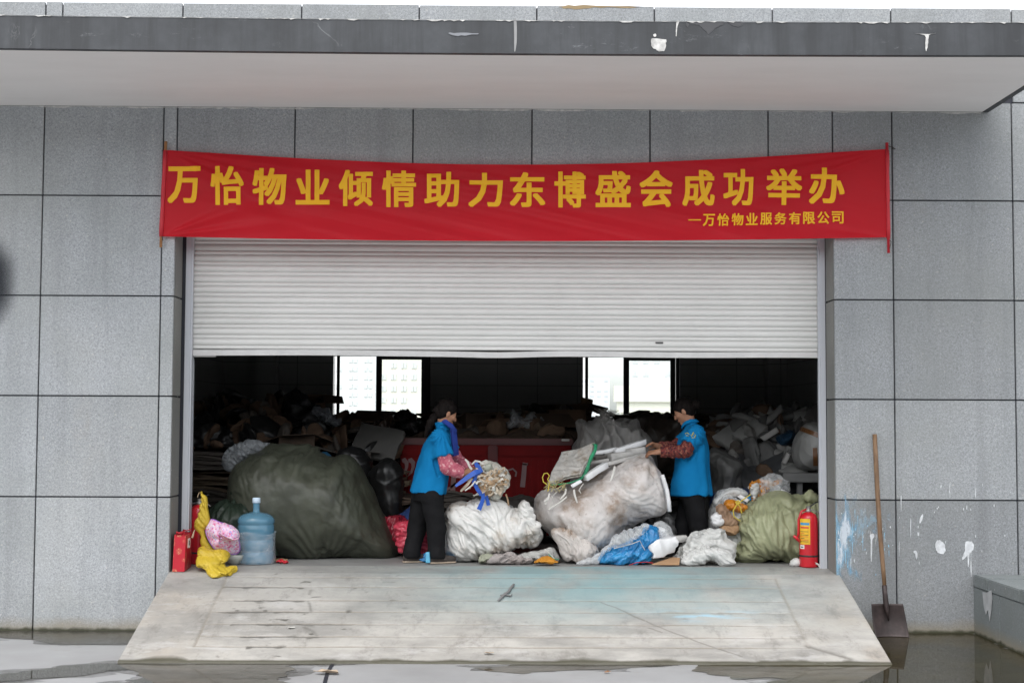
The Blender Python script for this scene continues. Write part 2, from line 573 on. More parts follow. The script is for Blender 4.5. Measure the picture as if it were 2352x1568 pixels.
def sackcloth(name, c, stain=None, amt=.5, rough=.55, weave=True, var=.12, src='Object', tr=0):
    """woven plastic cloth, with brown stains when stain is a colour"""
    t = NT(name)
    n = t.noise(5, 6, .6)
    base = t.ramp(n, [(.3, [x * (1 - var) for x in c]), (.7, [min(1, x * (1 + var)) for x in c])])
    if stain:
        m = t.math('MULTIPLY', t.ramp(t.noise(2.6, 7, .62), [(.49, 0), (.60, 1)]), t.ramp(t.noise(12, 5, .7), [(.35, .15), (.6, 1)]))
        base = t.mix(t.math('MULTIPLY', m, amt), base, stain)
        d = t.ramp(t.noise(30, 3, .6), [(.63, 0), (.69, 1)])
        base = t.mix(t.math('MULTIPLY', d, amt * .6), base, [x * .5 for x in stain])
    if stain:
        sa = t.math('MULTIPLY', t.attr('stain'), t.ramp(t.noise(7, 6, .7), [(.34, .1), (.58, 1)]))
        base = t.mix(t.math('MULTIPLY', sa, .85), base, stain)
    t.set(base=base, rough=rough, spec=.4)
    h = t.noise(26, 6, .65, dist=.6)
    if weave:
        w = t.n.new('ShaderNodeTexWave'); w.inputs['Scale'].default_value = 70; w.inputs['Distortion'].default_value = 2
        t.link(t.tc.outputs['Object'], w.inputs[0])
        h = t.math('ADD', h, t.math('MULTIPLY', w.outputs[1], .12))
    t.bump(h, .28, .01)
    if tr: t.translucent(tr, c)
    return t.m

def film(name, c=(.9, .92, .93), dens=.3, rough=.12, crease=18):
    """thin clear plastic: part see-through, part milky, glossy"""
    t = NT(name)
    t.set(base=c, rough=rough, spec=.7)
    h = t.noise(crease, 6, .65, dist=1.2)
    t.bump(h, .6, .02)
    tr = t.n.new('ShaderNodeBsdfTransparent'); tr.inputs[0].default_value = (*[min(1, .75 + .25 * x) for x in c], 1)
    mx = t.n.new('ShaderNodeMixShader')
    k = t.ramp(t.noise(crease * .6, 5, .6, dist=.8), [(.35, dens * .45), (.7, min(1, dens * 1.7))])
    lw = t.n.new('ShaderNodeLayerWeight'); lw.inputs[0].default_value = .35
    t.link(t.math('ADD', k, t.math('MULTIPLY', lw.outputs[1], .25), clamp=True), mx.inputs[0])
    t.link(tr.outputs[0], mx.inputs[1]); t.link(t.b.outputs[0], mx.inputs[2]); t.link(mx.outputs[0], t.out.inputs[0])
    return t.m
# ------------------------------------------------------------------ the warehouse
def granite(name, base=(.30, .315, .335), var=.3, stains=True, fine=1.0):
    t = NT(name)
    tone = t.attr('tone')
    n1 = t.noise(150 * fine, 3, .7)
    n2 = t.noise(62 * fine, 4, .75, dist=.8)
    g = t.math('ADD', t.math('MULTIPLY', n1, .4), t.math('MULTIPLY', n2, .6))
    colr = t.ramp(g, [(.36, [x * (1 - var * 1.3) for x in base]), (.5, base), (.62, [min(1, x * (1 + var * 1.2)) for x in base])])
    fl = t.ramp(t.voro(26 * fine), [(.10, 1), (.22, 0)])                       # pale mineral flecks
    flm = t.ramp(t.noise(15, 2), [(.55, 0), (.62, 1)])
    colr = t.mix(t.math('MULTIPLY', t.math('MULTIPLY', fl, flm), .75), colr, (.62, .60, .55))
    colr = t.mix(t.ramp(t.noise(1.3, 5, .65), [(.38, 0), (.66, .42)]), colr, [base[0] * .72, base[1] * .74, base[2] * .70])
    colr = t.mix(t.ramp(t.noise(.8, 4, .6, vec=t.mapping(1, loc=(4, 4, 4))), [(.45, 0), (.7, .25)]), colr, [base[0] * 1.12, base[1] * 1.08, base[2] * .95])
    colr = t.mix(t.math('MULTIPLY', t.ramp(t.noise(1.0, 5, .65, vec=t.mapping((5.5, 1, .35))), [(.5, 0), (.68, 1)]), .28), colr, [x * .55 for x in base])
    tn = t.n.new('ShaderNodeCombineColor')
    for i in range(3): t.link(tone, tn.inputs[i])
    colr = t.mix(1.0, colr, tn.outputs[0], 'MULTIPLY')
    if stains:
        z = t.xyz()[2]
        # silt and algae tide line at the foot of the wall
        zz = t.math('ADD', z, t.math('MULTIPLY', t.math('SUBTRACT', t.noise(3.5, 5, .6), .5), .12))
        colr = t.mix(t.math('MULTIPLY', t.ramp(zz, [(.03, 1), (.13, 0)]), .6), colr, (.24, .2, .13))
        colr = t.mix(t.ramp(t.math('ADD', z, t.math('MULTIPLY', t.math('SUBTRACT', t.noise(9, 4), .5), .06)), [(.012, .95), (.035, 0)]), colr, (.035, .037, .018))
        # rusty run-off marks
        colr = t.mix(t.math('MULTIPLY', t.ramp(t.noise(1.6, 3, .5, vec=t.mapping((1, 1, .6))), [(.66, 0), (.78, .28)]), t.ramp(t.noise(9, 5), [(.4, 0), (.7, 1)])), colr, (.3, .24, .17))
    t.set(base=colr, rough=t.ramp(n2, [(.3, .5), (.7, .72)]), spec=.4)
    t.bump(g, .35, .006)
    return t.m

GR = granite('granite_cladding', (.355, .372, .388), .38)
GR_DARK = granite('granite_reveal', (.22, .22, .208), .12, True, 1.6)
GR_BLOCK = granite('granite_block', (.185, .205, .21), .3, True)
JOINT = paint('joint_sealant', (.018, .02, .03), .5, bump=0)
CONC_DARK = paint('dark_render', (.05, .05, .05), .8)

Zj = [at(50, y, 0).z for y in (1140, 908, 678, 448)]
Zrow = (Zj[3] - Zj[0]) / 3
Zj.append(Zj[3] + Zrow)
SOF = at(1300, 252, 0).z                        # soffit level at the wall
ZTOP = at(1176, 12, 0).z                        # parapet top
ZOPEN = at(1176, 520, 0).z                      # top of the door opening, behind the banner
XL = at(392, 1140, 0).x                         # door opening, left and right edge
XRt = at(1919, 1150, 0).x
RV = .32                                        # depth of the reveal
wh = empty('warehouse', (0, 0, 0))
tag(wh, 'grey granite clad warehouse with a wide concrete canopy over its open roller door', 'warehouse')

xl = [at(103, 240, 0).x, at(377, 240, 0).x, XL]
for _ in range(4): xl.insert(0, xl[0] - 1.01)
xr = [XRt, at(2048, 258, 0).x, at(2323, 258, 0).x]
for _ in range(4): xr.append(xr[-1] + 1.01)
xm = [XL, at(678, 258, 0).x, at(949, 258, 0).x, at(1222, 258, 0).x, at(1493, 258, 0).x, at(1764, 258, 0).x, XRt]
xu = [at(x, 30, 0).x for x in (144, 420, 693, 963, 1233, 1503, 1774, 2046, 2323)]
xu.insert(0, at(105, 30, 0).x)
for _ in range(4): xu.insert(0, xu[0] - 1.01); xu.append(xu[-1] + 1.01)
zs_wall = [-.12] + Zj[:4] + [Zj[4]]
rng = random.Random(3)
G = .0058
v, f, tone = [], [], []
def panel(x0, x1, z0, z1, y=0.0, tn=None):
    tn = tn if tn is not None else rng.uniform(.93, 1.07)
    m = MB().bbox((x0 + G, y, z0 + G), (x1 - G, y + .028, z1 - G), .003)
    n = len(v); v.extend(m.v); f.extend([tuple(i + n for i in q) for q in m.f]); tone.extend([tn] * len(m.v))
for xs in (xl, xr):
    for a, b in zip(xs[:-1], xs[1:]):
        for i, (z0, z1) in enumerate(zip(zs_wall[:-1], zs_wall[1:])):
            top = min(z1, SOF + .02) if b < at(2262, 256, 0).x else z1
            dark = .62 if xs is xr and i == 0 else (.80 if xs is xr else 1.03)  # right slabs darker: shade and wetness put into the tone
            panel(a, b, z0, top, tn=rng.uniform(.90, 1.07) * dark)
for a, b in zip(xm[:-1], xm[1:]):
    panel(a, b, ZOPEN, Zj[3] + .0); panel(a, b, Zj[3], SOF + .02, tn=rng.uniform(.84, .92))  # row under the canopy darkened, shade put into its tone
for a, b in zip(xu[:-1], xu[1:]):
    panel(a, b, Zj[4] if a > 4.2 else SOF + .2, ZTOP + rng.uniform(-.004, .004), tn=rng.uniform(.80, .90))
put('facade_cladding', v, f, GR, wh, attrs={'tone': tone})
# wall behind the cladding with the door opening cut out, side walls, roof, floor edge
DEP, HX = 9.6, 4.35
m = MB()
m.box((-7.2, .024, -.3), (XL - .03, .30, ZTOP - .02)).box((XRt + .03, .024, -.3), (7.2, .30, ZTOP - .02)).box((XL - .03, .024, ZOPEN + .004), (XRt + .03, .30, ZTOP - .02))
m.build('wall', JOINT, wh)
# reveal slabs
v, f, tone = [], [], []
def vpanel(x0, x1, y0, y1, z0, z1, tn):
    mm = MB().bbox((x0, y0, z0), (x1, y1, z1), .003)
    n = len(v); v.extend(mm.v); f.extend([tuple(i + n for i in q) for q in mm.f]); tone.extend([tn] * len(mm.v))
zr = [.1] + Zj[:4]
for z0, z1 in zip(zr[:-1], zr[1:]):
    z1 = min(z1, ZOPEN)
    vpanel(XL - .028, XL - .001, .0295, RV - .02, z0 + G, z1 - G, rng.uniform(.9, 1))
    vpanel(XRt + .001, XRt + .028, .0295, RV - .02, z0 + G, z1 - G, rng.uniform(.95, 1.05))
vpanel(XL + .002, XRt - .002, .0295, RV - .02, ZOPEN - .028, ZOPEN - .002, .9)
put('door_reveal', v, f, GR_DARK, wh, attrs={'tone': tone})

PLAST = paint('interior_tile', (.30, .30, .295), .35, var=.06, bump=.03, vs=2)
def tiled(name, c, sx, sz, rough=.28):
    t = NT(name)
    b = t.n.new('ShaderNodeTexBrick'); b.offset = 0
    b.inputs['Color1'].default_value = (*c, 1); b.inputs['Color2'].default_value = (*[x * .94 for x in c], 1)
    b.inputs['Mortar'].default_value = (*[x * .55 for x in c], 1)
    b.inputs['Scale'].default_value = 1; b.inputs['Mortar Size'].default_value = .006
    b.inputs['Brick Width'].default_value = sx; b.inputs['Row Height'].default_value = sz
    mp = t.mapping((1, 1, 1), rot=(R(90), 0, 0))
    t.link(mp, b.inputs[0])
    t.set(base=b.outputs[0], rough=rough)
    return t.m
INTW = tiled('interior_wall_tile', (.52, .52, .51), .6, .33)
CEIL = paint('ceiling_render', (.16, .16, .16), .8, var=.08)
HX0, HX1 = -4.1, 4.3
m = MB()
m.box((HX0 - .25, .31, -.3), (HX0, DEP, 4.7)).build('side_wall', INTW, wh)
MB().box((HX1, .31, -.3), (HX1 + .25, DEP, 4.7)).build('side_wall', INTW, wh)
MB().box((-7.2, .31, 4.72), (7.2, DEP + .25, 5.02)).build('roof_slab', CEIL, wh)
# inner face of the front wall beside the door
MB().box((HX0, .305, 0), (XL - .08, .36, 4.7)).box((XRt + .08, .305, 0), (HX1, .36, 4.7)).box((XL - .08, .46, at(1176, 560, .4).z), (XRt + .08, .50, 4.7)).build('inner_front_wall', INTW, wh)
# rear wall with two windows; its face at DEP
YB = 9.2
WZ1 = at(1176, 825, YB).z + .10
WZ0 = at(1176, 992, YB).z
def wx(x): return at(x, 900, YB).x
wins = [(wx(765), wx(988)), (wx(1339), wx(1562))]
xs = [HX0] + [q for w in wins for q in w] + [HX1]
m = MB()
for a, b in ((xs[0], xs[1]), (xs[2], xs[3]), (xs[4], xs[5])):
    m.box((a, YB, 0), (b, YB + .24, 4.7))
for a, b in wins:
    m.box((a, YB, 0), (b, YB + .24, WZ0)); m.box((a, YB, WZ1), (b, YB + .24, 4.7))
m.build('rear_wall', INTW, wh)
FRAME = paint('window_frame', (.03, .03, .032), .35, bump=0)
GLASS = NT('window_glass')
tr = GLASS.n.new('ShaderNodeBsdfTransparent'); gl = GLASS.n.new('ShaderNodeBsdfGlossy'); gl.inputs['Roughness'].default_value = .02
tr.inputs[0].default_value = (.93, .96, .95, 1)
fr = GLASS.n.new('ShaderNodeFresnel'); mx = GLASS.n.new('ShaderNodeMixShader')
GLASS.link(fr.outputs[0], mx.inputs[0]); GLASS.link(tr.outputs[0], mx.inputs[1]); GLASS.link(gl.outputs[0], mx.inputs[2]); GLASS.link(mx.outputs[0], GLASS.out.inputs[0])
GLASS = GLASS.m
WREV = paint('window_reveal', (.62, .62, .6), .6)
for wi, (a, b) in enumerate(wins):
    w = MB()
    y0, y1 = YB + .10, YB + .15
    w.box((a, y0, WZ1 - .06), (b, y1, WZ1)).box((a, y0, WZ0), (b, y1, WZ0 + .06))
    w.box((a + .04, y0, WZ0 + .06), (a + .085, y1, WZ1 - .06)).box((b - .05, y0, WZ0 + .06), (b, y1, WZ1 - .06))
    fo = w.build('window', FRAME, wh)
    mids = [wx(863), wx(967)] if wi == 0 else [wx(1433), wx(1541)]
    s = MB()
    s.box((mids[0], y0 - .045, WZ0 + .062), (mids[0] + .085, y0 - .002, WZ1 - .062))
    s.box((mids[1], y0 - .045, WZ0 + .062), (mids[1] + (.10 if wi == 0 else .075), y0 - .002, WZ1 - .062))
    s.box((mids[0] + .086, y0 - .04, WZ1 - .11), (mids[1] - .001, y0 - .004, WZ1 - .063)).box((mids[0] + .086, y0 - .04, WZ0 + .063), (mids[1] - .001, y0 - .004, WZ0 + .12))
    s.build('sash', FRAME, fo)
    MB().box((a + .09, y0 + .02, WZ0 + .06), (mids[0], y0 + .026, WZ1 - .06)).build('pane', GLASS, fo)
    MB().box((mids[0] + .087, y0 - .025, WZ0 + .12), (mids[1] - .002, y0 - .019, WZ1 - .11)).build('pane', GLASS, fo)
# corner columns and pilasters
colm = INTW
MB().box((wx(595), YB - .32, 0), (wx(640), YB - .001, 4.7)).build('column', colm, wh)
MB().box((wx(1755), YB - .32, 0), (wx(1800), YB - .001, 4.7)).build('column', colm, wh)

# ---- canopy
CANL, CANR = -7.2, at(2256, 256, 0).x
cf_z0 = SOF
dfront = None
d = ray(1176, 117.5); CANY = (CAM + d * ((cf_z0 - CAM.z) / d.z)).y       # front of the canopy
cf_z1 = at(1176, 43, CANY).z
t = NT('canopy_paint')
base = t.ramp(t.noise(2.2, 7, .68), [(.32, (.030, .033, .037)), (.68, (.062, .067, .074))])
st = t.ramp(t.noise(7, 5, .7, vec=t.mapping((1, 1, .07))), [(.44, 0), (.64, .75)])
base = t.mix(st, base, (.025, .027, .03))
n = t.noise(2.1, 5, .62, dist=.9)
crack = t.ramp(t.math('ABSOLUTE', t.math('SUBTRACT', n, .5)), [(.004, 1), (.012, 0)])
crack = t.math('MULTIPLY', crack, t.ramp(t.noise(1.1, 3), [(.60, 0), (.68, .35)]))
base = t.mix(crack, base, (.42, .43, .44))
sp = t.math('MULTIPLY', t.ramp(t.noise(9, 7, .78, vec=t.mapping((.6, 1, 1.6))), [(.60, 0), (.70, .5)]), t.ramp(t.noise(1.4, 3), [(.42, 0), (.58, 1)]))
base = t.mix(sp, base, (.26, .275, .29))
t.set(base=base, rough=.6); t.bump(t.noise(30, 5), .15, .004)
CANM = t.m
t = NT('soffit_paint')
base = t.ramp(t.noise(.8, 5, .6, vec=t.mapping((1, 3, 1))), [(.3, (.77, .75, .735)), (.7, (.83, .81, .795))])
t.set(base=base, rough=.75); t.bump(t.noise(3, 4), .05, .01)
SOFM = t.m
can = MB()
N = 60
def sag(x): return -.018 * (1 - (x / 4.4) ** 2) if abs(x) < 4.4 else 0
pr = [(CANY, cf_z1), (CANY, cf_z0), (CANY + .055, cf_z0), (CANY + .055, SOF + .005), (-.001, SOF + .005), (-.001, cf_z1)]
vs, fs = [], []
xsn = np.linspace(CANL, CANR, N)
for x in xsn:
    s_ = sag(x)
    for j, (y, z) in enumerate(pr): vs.append((x, y, z + (s_ if j < 3 else 0)))
k = len(pr)
for i in range(N - 1):
    for j in range(k):
        if j == 3: continue                     # soffit built on its own
        a = i * k + j; b = i * k + (j + 1) % k
        fs.append((a, a + k, b + k, b))
canopy = put('canopy', vs, fs, CANM, wh)
MB().box((CANR + .0005, CANY, cf_z0), (CANR + .052, -.001, cf_z1)).build('canopy_end_lip', CANM, wh)
vs = []; fs = []
for i, x in enumerate(xsn):
    vs += [(x, CANY + .0555, SOF + .0035 + min(0, sag(x))), (x, -.002, SOF + .0035)]
    if i: fs.append((2 * i - 2, 2 * i, 2 * i + 1, 2 * i - 1))
put('soffit', vs, fs, SOFM, canopy)
# white mortar left along the canopy's top edge and the soffit seam
WHITE = paint('white_mortar', (.50, .495, .48), .85, var=.35, vs=22, bump=.3)
rg = random.Random(5)
def ragged(y, zf, amp, x0, x1, step, name, mat, par, dz=-1, keep=.75, thick=.006):
    """one connected ragged strip; thins to almost nothing where keep fails"""
    vs, fs = [], []; x = x0; h = amp * .5
    while x < x1:
        h = max(.1 * amp, min(amp, h + rg.uniform(-.5, .5) * amp)); hh = h if rg.random() < keep else .0006
        z = zf(x)
        vs += [(x, y - thick, z), (x, y - thick, z + dz * hh), (x, y + .004, z + dz * hh), (x, y + .004, z)]
        x += step * rg.uniform(.3, 1.7)
    n_ = len(vs) // 4
    for i in range(n_ - 1):
        for j in range(4): fs.append((i * 4 + j, i * 4 + (j + 1) % 4, i * 4 + 4 + (j + 1) % 4, i * 4 + 4 + j))
    return put(name, vs, fs, mat, par)
ragged(CANY, lambda x: cf_z1 + sag(x) + .004, .012, CANL, CANR - .01, .03, 'mortar_edge', WHITE, canopy, keep=.28)
ragged(0, lambda x: SOF - .001, .014, CANL, CANR - .01, .05, 'soffit_seam', WHITE, canopy, keep=.8)
def splash(pts, Y, name='paint_splash', mat=None, par=None, t=.003, jit=.0, sub=4):
    p = smooth_poly(pts, sub)
    w = [at(x, y, Y) for x, y in p]
    w = [Vector((q.x + rg.uniform(-jit, jit), Y - .0012, q.z + rg.uniform(-jit, jit))) for q in w]
    return MB().poly(w, (0, -t, 0)).build(name, mat or WHITE, par or wh)
splash([(1494, 92), (1508, 90), (1529, 92), (1529, 102), (1526, 117), (1516, 119), (1506, 114), (1499, 110)], CANY, par=canopy, jit=.004)
splash([(1500, 80), (1506, 79), (1507, 84), (1502, 85)], CANY, par=canopy, jit=.002)
splash([(2100, 78), (2128, 79), (2150, 77), (2134, 82), (2131, 104), (2127, 118), (2125, 100), (2124, 82)], CANY, par=canopy, jit=.002)
splash([(1554, 50), (1560, 50), (1556, 62), (1554, 82), (1552, 82), (1553, 62)], CANY, par=canopy, jit=.001)
splash([(1180, 47), (1186, 48), (1187, 90), (1184, 117), (1181, 116), (1181, 80)], CANY, mat=paint('mortar_streak', (.26, .26, .26), .8), par=canopy, jit=.001)
WETST = paint('wet_stain', (.045, .046, .05), .4)
splash([(1580, 51), (1610, 50), (1660, 51), (1662, 56), (1645, 64), (1628, 78), (1618, 70), (1605, 58), (1588, 57)], CANY, mat=WETST, par=canopy, jit=.005, t=.0015)
splash([(1575, 51), (1584, 51), (1580, 64), (1577, 60)], CANY, mat=WETST, par=canopy, jit=.002, t=.0015)
splash([(1675, 52), (1708, 52), (1698, 62), (1684, 60)], CANY, mat=WETST, par=canopy, jit=.003, t=.0015)
splash([(1030, 77), (1060, 76), (1100, 78), (1075, 82), (1045, 83)], CANY, mat=paint('old_white', (.22, .23, .25), .7), par=canopy, jit=.004)
MUD = paint('ochre_stain', (.30, .22, .12), .8)
splash([(1286, 15), (1340, 13), (1470, 15), (1440, 19), (1380, 18), (1330, 21), (1300, 20)], 0, mat=MUD, jit=.006, t=.0012)

# ---- roller shutter
YS = RV + .055
SH0 = at(1176, 819, YS).z; SHX0, SHX1 = at(439, 812, YS).x, at(1886, 820, YS).x
t = NT('shutter_paint')
base = t.ramp(t.noise(1.2, 5, .6, vec=t.mapping((1, 1, 2))), [(.3, (.66, .662, .64)), (.7, (.73, .732, .71))])
base = t.mix(t.math('MULTIPLY', t.ramp(t.noise(.7, 4, .6), [(.62, 0), (.8, .3)]), 1), base, (.5, .42, .27))
base = t.mix(t.ramp(t.noise(60, 2, .5), [(.77, 0), (.82, .5)]), base, (.3, .28, .24))
t.set(base=base, rough=.36, spec=.6); t.bump(t.noise(2.2, 4, .6), .12, .03)
SHUT = t.m
PITCHS = .0925
ztop = at(1176, 520, YS).z + .15
prof = []
z = SH0 + .055
while z < ztop:
    for dz, dy in ((0, .0015), (.0006, -.0052), (.016, -.0058), (.0318, -.0052), (.0324, .003), (.0352, .003), (.0358, -.0062), (.062, -.0072), (.0900, -.0062), (.0906, .0015)):
        prof.append((YS + dy, z + dz))
    z += PITCHS
nxs = 90
xs_ = np.linspace(SHX0 - .02, SHX1 + .02, nxs)
PV = np.array([[x, y, zz] for x in xs_ for (y, zz) in prof])
dent = .010 * np.clip(fbm(PV * np.array([2.2, 0, 4.5]) + 3, 3) - .1, 0, 1) * np.exp(-((PV[:, 0] - SHX0) / 1.3) ** 2) + .0035 * fbm(PV * np.array([1.2, 0, 3]) + 9, 3)
PV[:, 1] += dent
kp = len(prof)
fi = np.array([[i * kp + j, (i + 1) * kp + j, (i + 1) * kp + j + 1, i * kp + j + 1] for i in range(nxs - 1) for j in range(kp - 1)])
shutter = put('roller_shutter', PV, fi, SHUT, wh)
RAILM = paint('bottom_rail_paint', (.60, .60, .59), .4, var=.08)
bx = np.linspace(SHX0, SHX1, 60)
vs, fs = [], []
for i, x in enumerate(bx):
    dz = .012 * math.exp(-((x - .02) / .35) ** 2) * -1 + .003 * math.sin(x * 3)
    for (y, zz) in ((YS - .016, SH0 + .05), (YS - .018, SH0 + .047), (YS - .018, SH0 + .012), (YS - .024, SH0 + .010), (YS - .024, SH0), (YS + .02, SH0), (YS + .02, SH0 + .05)):
        vs.append((x, y, zz + dz))
    if i:
        for j in range(7): fs.append(((i - 1) * 7 + j, i * 7 + j, i * 7 + (j + 1) % 7, (i - 1) * 7 + (j + 1) % 7))
fs += [tuple(range(7)), tuple(range(59 * 7, 60 * 7))[::-1]]
put('bottom_rail', vs, fs, RAILM, shutter)
MB().box((SHX0 + .03, YS - .02, SH0 - .016), (SHX0 + .22, YS + .0, SH0 - .0005)).build('locking_bar', paint('lock_steel', (.3, .3, .29), .4, .6), shutter)
MB().bbox((at(1505, 787, YS).x, YS - .02, at(1505, 787, YS).z - .006), (at(1523, 787, YS).x, YS - .012, at(1505, 787, YS).z + .006), .002).build('dent_tear', paint('tear', (.04, .04, .04), .6), shutter)
RAIL = NT('guide_rail_metal')
zz_ = RAIL.xyz()[2]
blue = RAIL.math('MULTIPLY', RAIL.ramp(RAIL.noise(7, 5, .7, vec=RAIL.mapping((1, 1, .4))), [(.42, 0), (.6, 1)]), RAIL.math('MULTIPLY', RAIL.ramp(zz_, [(.0, 1), (.27, 0)]), RAIL.ramp(RAIL.xyz()[0], [(.4, 0), (.6, 1)])))
blue2 = RAIL.mix(blue, (.56, .58, .62), (.24, .47, .62))
RAIL.set(base=blue2, rough=.38, metal=.25); RAIL = RAIL.m
def guide(x0, x1, sgn):
    z0, z1 = FLOOR - .01, ZOPEN - .03
    m = MB()
    m.bbox((x0, RV - .015, z0), (x1, RV + .03, z1), .004)
    xin = x1 if sgn > 0 else x0
    m.bbox((min(xin, xin + sgn * .016), RV - .003, z0), (max(xin, xin + sgn * .016), RV + .03, z1), .003)
    m.box((x0, RV + .075, z0), (x1 + (.016 if sgn > 0 else 0), RV + .11, z1))
    return m.build('guide_rail', RAIL, wh)
gx = at(419, 1140, RV).x; guide(gx - .002, at(431, 1140, RV).x, 1)
guide(at(1886.5, 1149, RV).x, at(1898, 1149, RV).x + .002, -1)
# dark gap strips between rail and reveal
MB().box((XL - .02, RV - .012, FLOOR - .2), (gx - .003, RV + .1, ZOPEN)).build('reveal_gap', JOINT, wh)
MB().box((at(1898, 1149, RV).x + .005, RV - .012, FLOOR - .2), (XRt + .02, RV + .1, ZOPEN)).build('reveal_gap', JOINT, wh)

# ---- splashed paint on the right-hand wall
WPAINT = paint('white_splash', (.58, .60, .62), .55, var=.3, vs=16, bump=.2)
BPAINT = paint('blue_splash', (.27, .50, .66), .5, var=.3, bump=.2)
splash([(2150, 1243), (2158, 1240), (2168, 1248), (2171, 1262), (2166, 1272), (2154, 1268), (2148, 1256)], 0, mat=WPAINT, jit=.004)
splash([(2217, 1245), (2228, 1242), (2236, 1248), (2235, 1262), (2231, 1268), (2231, 1318), (2229, 1318), (2229, 1270), (2226, 1274), (2225, 1298), (2223, 1298), (2222, 1276), (2212, 1285), (2210, 1280), (2216, 1264)], 0, mat=WPAINT, jit=.003, sub=3)
rp = random.Random(21)
def drips(n, x0, x1, y0, y1, mat, par, wmax=6, long=.5, cx=None):
    m = MB()
    for _ in range(n):
        x = rp.uniform(x0, x1) if cx is None else x0 + abs(rp.gauss(0, cx)) * (x1 - x0)
        y = rp.triangular(y0, y1, y0 + (y1 - y0) * .3); w = rp.uniform(1, wmax); h = rp.uniform(2, 9)
        if rp.random() < long: h = rp.uniform(10, 50)
        k = 9; pts = []
        for i in range(k):
            a = 2 * math.pi * i / k; rr = rp.uniform(.6, 1.2)
            yy = math.sin(a)
            wd = w * (1 if yy < 0 else .45) if h > 12 else w
            pts.append((x + math.cos(a) * wd * rr * .5, y + yy * h * rr * .5))
        if max(p[0] for p in pts) > 2345 or min(p[0] for p in pts) < 1921: continue
        m.poly([Vector((q.x, -.0012, q.z)) for q in (at(px_, py_, 0) for px_, py_ in pts)], (0, -.0015 - rp.random() * .001, 0))
    o = m.build('paint_spatter', mat, par); o['kind'] = 'stuff'; return o
drips(22, 1923, 2090, 1170, 1330, BPAINT, wh, 2.6, .5, cx=.4)
drips(44, 1924, 2110, 1170, 1330, WPAINT, wh, 2.4, .4, cx=.45)
drips(18, 2050, 2345, 1080, 1320, WPAINT, wh, 3, .3)
splash([(1998, 1228), (2006, 1225), (2008, 1232), (2003, 1240), (2003, 1268), (2001, 1290), (2000, 1262), (2000, 1240)], 0, mat=WPAINT, jit=.002)
splash([(2115, 1185), (2120, 1180), (2118, 1192), (2113, 1201), (2112, 1196)], 0, mat=WPAINT, jit=.002)
splash([(2098, 1266), (2103, 1264), (2107, 1270), (2105, 1284), (2102, 1272)], 0, mat=WPAINT, jit=.002)
def smear(name, cx, cy, rx, rz, colr_, thr, k, par, dens=1.0, y=0.0, sc_=(14, 1, 3.2)):
    """thin brushed-on paint: covers where a vertically drawn noise is high"""
    c_ = at(cx, cy, 0); t = NT(name); x_ = t.xyz()
    dx = t.math('DIVIDE', t.math('SUBTRACT', x_[0], c_.x), rx); dz = t.math('DIVIDE', t.math('SUBTRACT', x_[2], c_.z), rz)
    r2 = t.math('SQRT', t.math('ADD', t.math('MULTIPLY', dx, dx), t.math('MULTIPLY', dz, dz)))
    nz = t.noise(1.0, 6, .68, vec=t.mapping(sc_), dist=.4)
    fac = t.ramp(t.math('SUBTRACT', nz, t.math('MULTIPLY', r2, .26)), [(thr, 0), (thr + k, dens)])
    tr_ = t.n.new('ShaderNodeBsdfTransparent'); mx_ = t.n.new('ShaderNodeMixShader')
    t.set(base=colr_, rough=.6); t.link(fac, mx_.inputs[0]); t.link(tr_.outputs[0], mx_.inputs[1]); t.link(t.b.outputs[0], mx_.inputs[2]); t.link(mx_.outputs[0], t.out.inputs[0])
    x0, x1 = max(c_.x - rx * 1.5, XRt + .001), c_.x + rx * 1.5
    return MB().box((x0, y - .0022, c_.z - rz * 1.5), (x1, y - .0006, c_.z + rz * 1.5)).build(name, t.m, par)
smear('paint_smear', 1934, 1235, .16, .36, (.25, .44, .58), .28, .14, wh, .65)
smear('paint_smear', 1936, 1228, .09, .30, (.60, .66, .72), .35, .10, wh, .7, -.0024)
smear('paint_smear', 1990, 1200, .40, .22, (.36, .48, .56), .41, .09, wh, .45, -.0048, (10, 1, 5))
# soft dark smudge on the wall at the left edge of the frame
t = NT('dark_smudge')
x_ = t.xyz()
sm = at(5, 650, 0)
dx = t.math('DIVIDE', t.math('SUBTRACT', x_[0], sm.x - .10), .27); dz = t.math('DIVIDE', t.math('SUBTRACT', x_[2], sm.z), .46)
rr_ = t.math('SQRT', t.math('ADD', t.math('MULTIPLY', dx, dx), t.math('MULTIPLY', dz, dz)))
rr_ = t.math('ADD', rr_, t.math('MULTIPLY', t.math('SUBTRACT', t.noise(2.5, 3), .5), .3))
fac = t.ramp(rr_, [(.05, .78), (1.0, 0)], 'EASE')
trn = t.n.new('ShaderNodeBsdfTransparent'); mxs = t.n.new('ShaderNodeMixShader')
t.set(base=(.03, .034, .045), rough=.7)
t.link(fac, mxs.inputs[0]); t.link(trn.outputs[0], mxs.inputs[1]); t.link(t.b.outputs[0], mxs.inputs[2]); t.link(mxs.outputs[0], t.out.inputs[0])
MB().box((sm.x - .45, -.0035, sm.z - .62), (sm.x + .3, -.0015, sm.z + .62)).build('dark_smudge', t.m, wh)

# ------------------------------------------------------------------ floor, ramp, yard, water
t = NT('warehouse_floor')
t.set(base=t.ramp(t.noise(2, 6, .6), [(.3, (.20, .20, .195)), (.7, (.30, .30, .29))]), rough=.6); t.bump(t.noise(40, 4), .1, .003)
tag(MB().box((HX0, YS - .01, FLOOR - .2), (HX1, YB, FLOOR)).build('warehouse_floor', t.m), kind='structure')

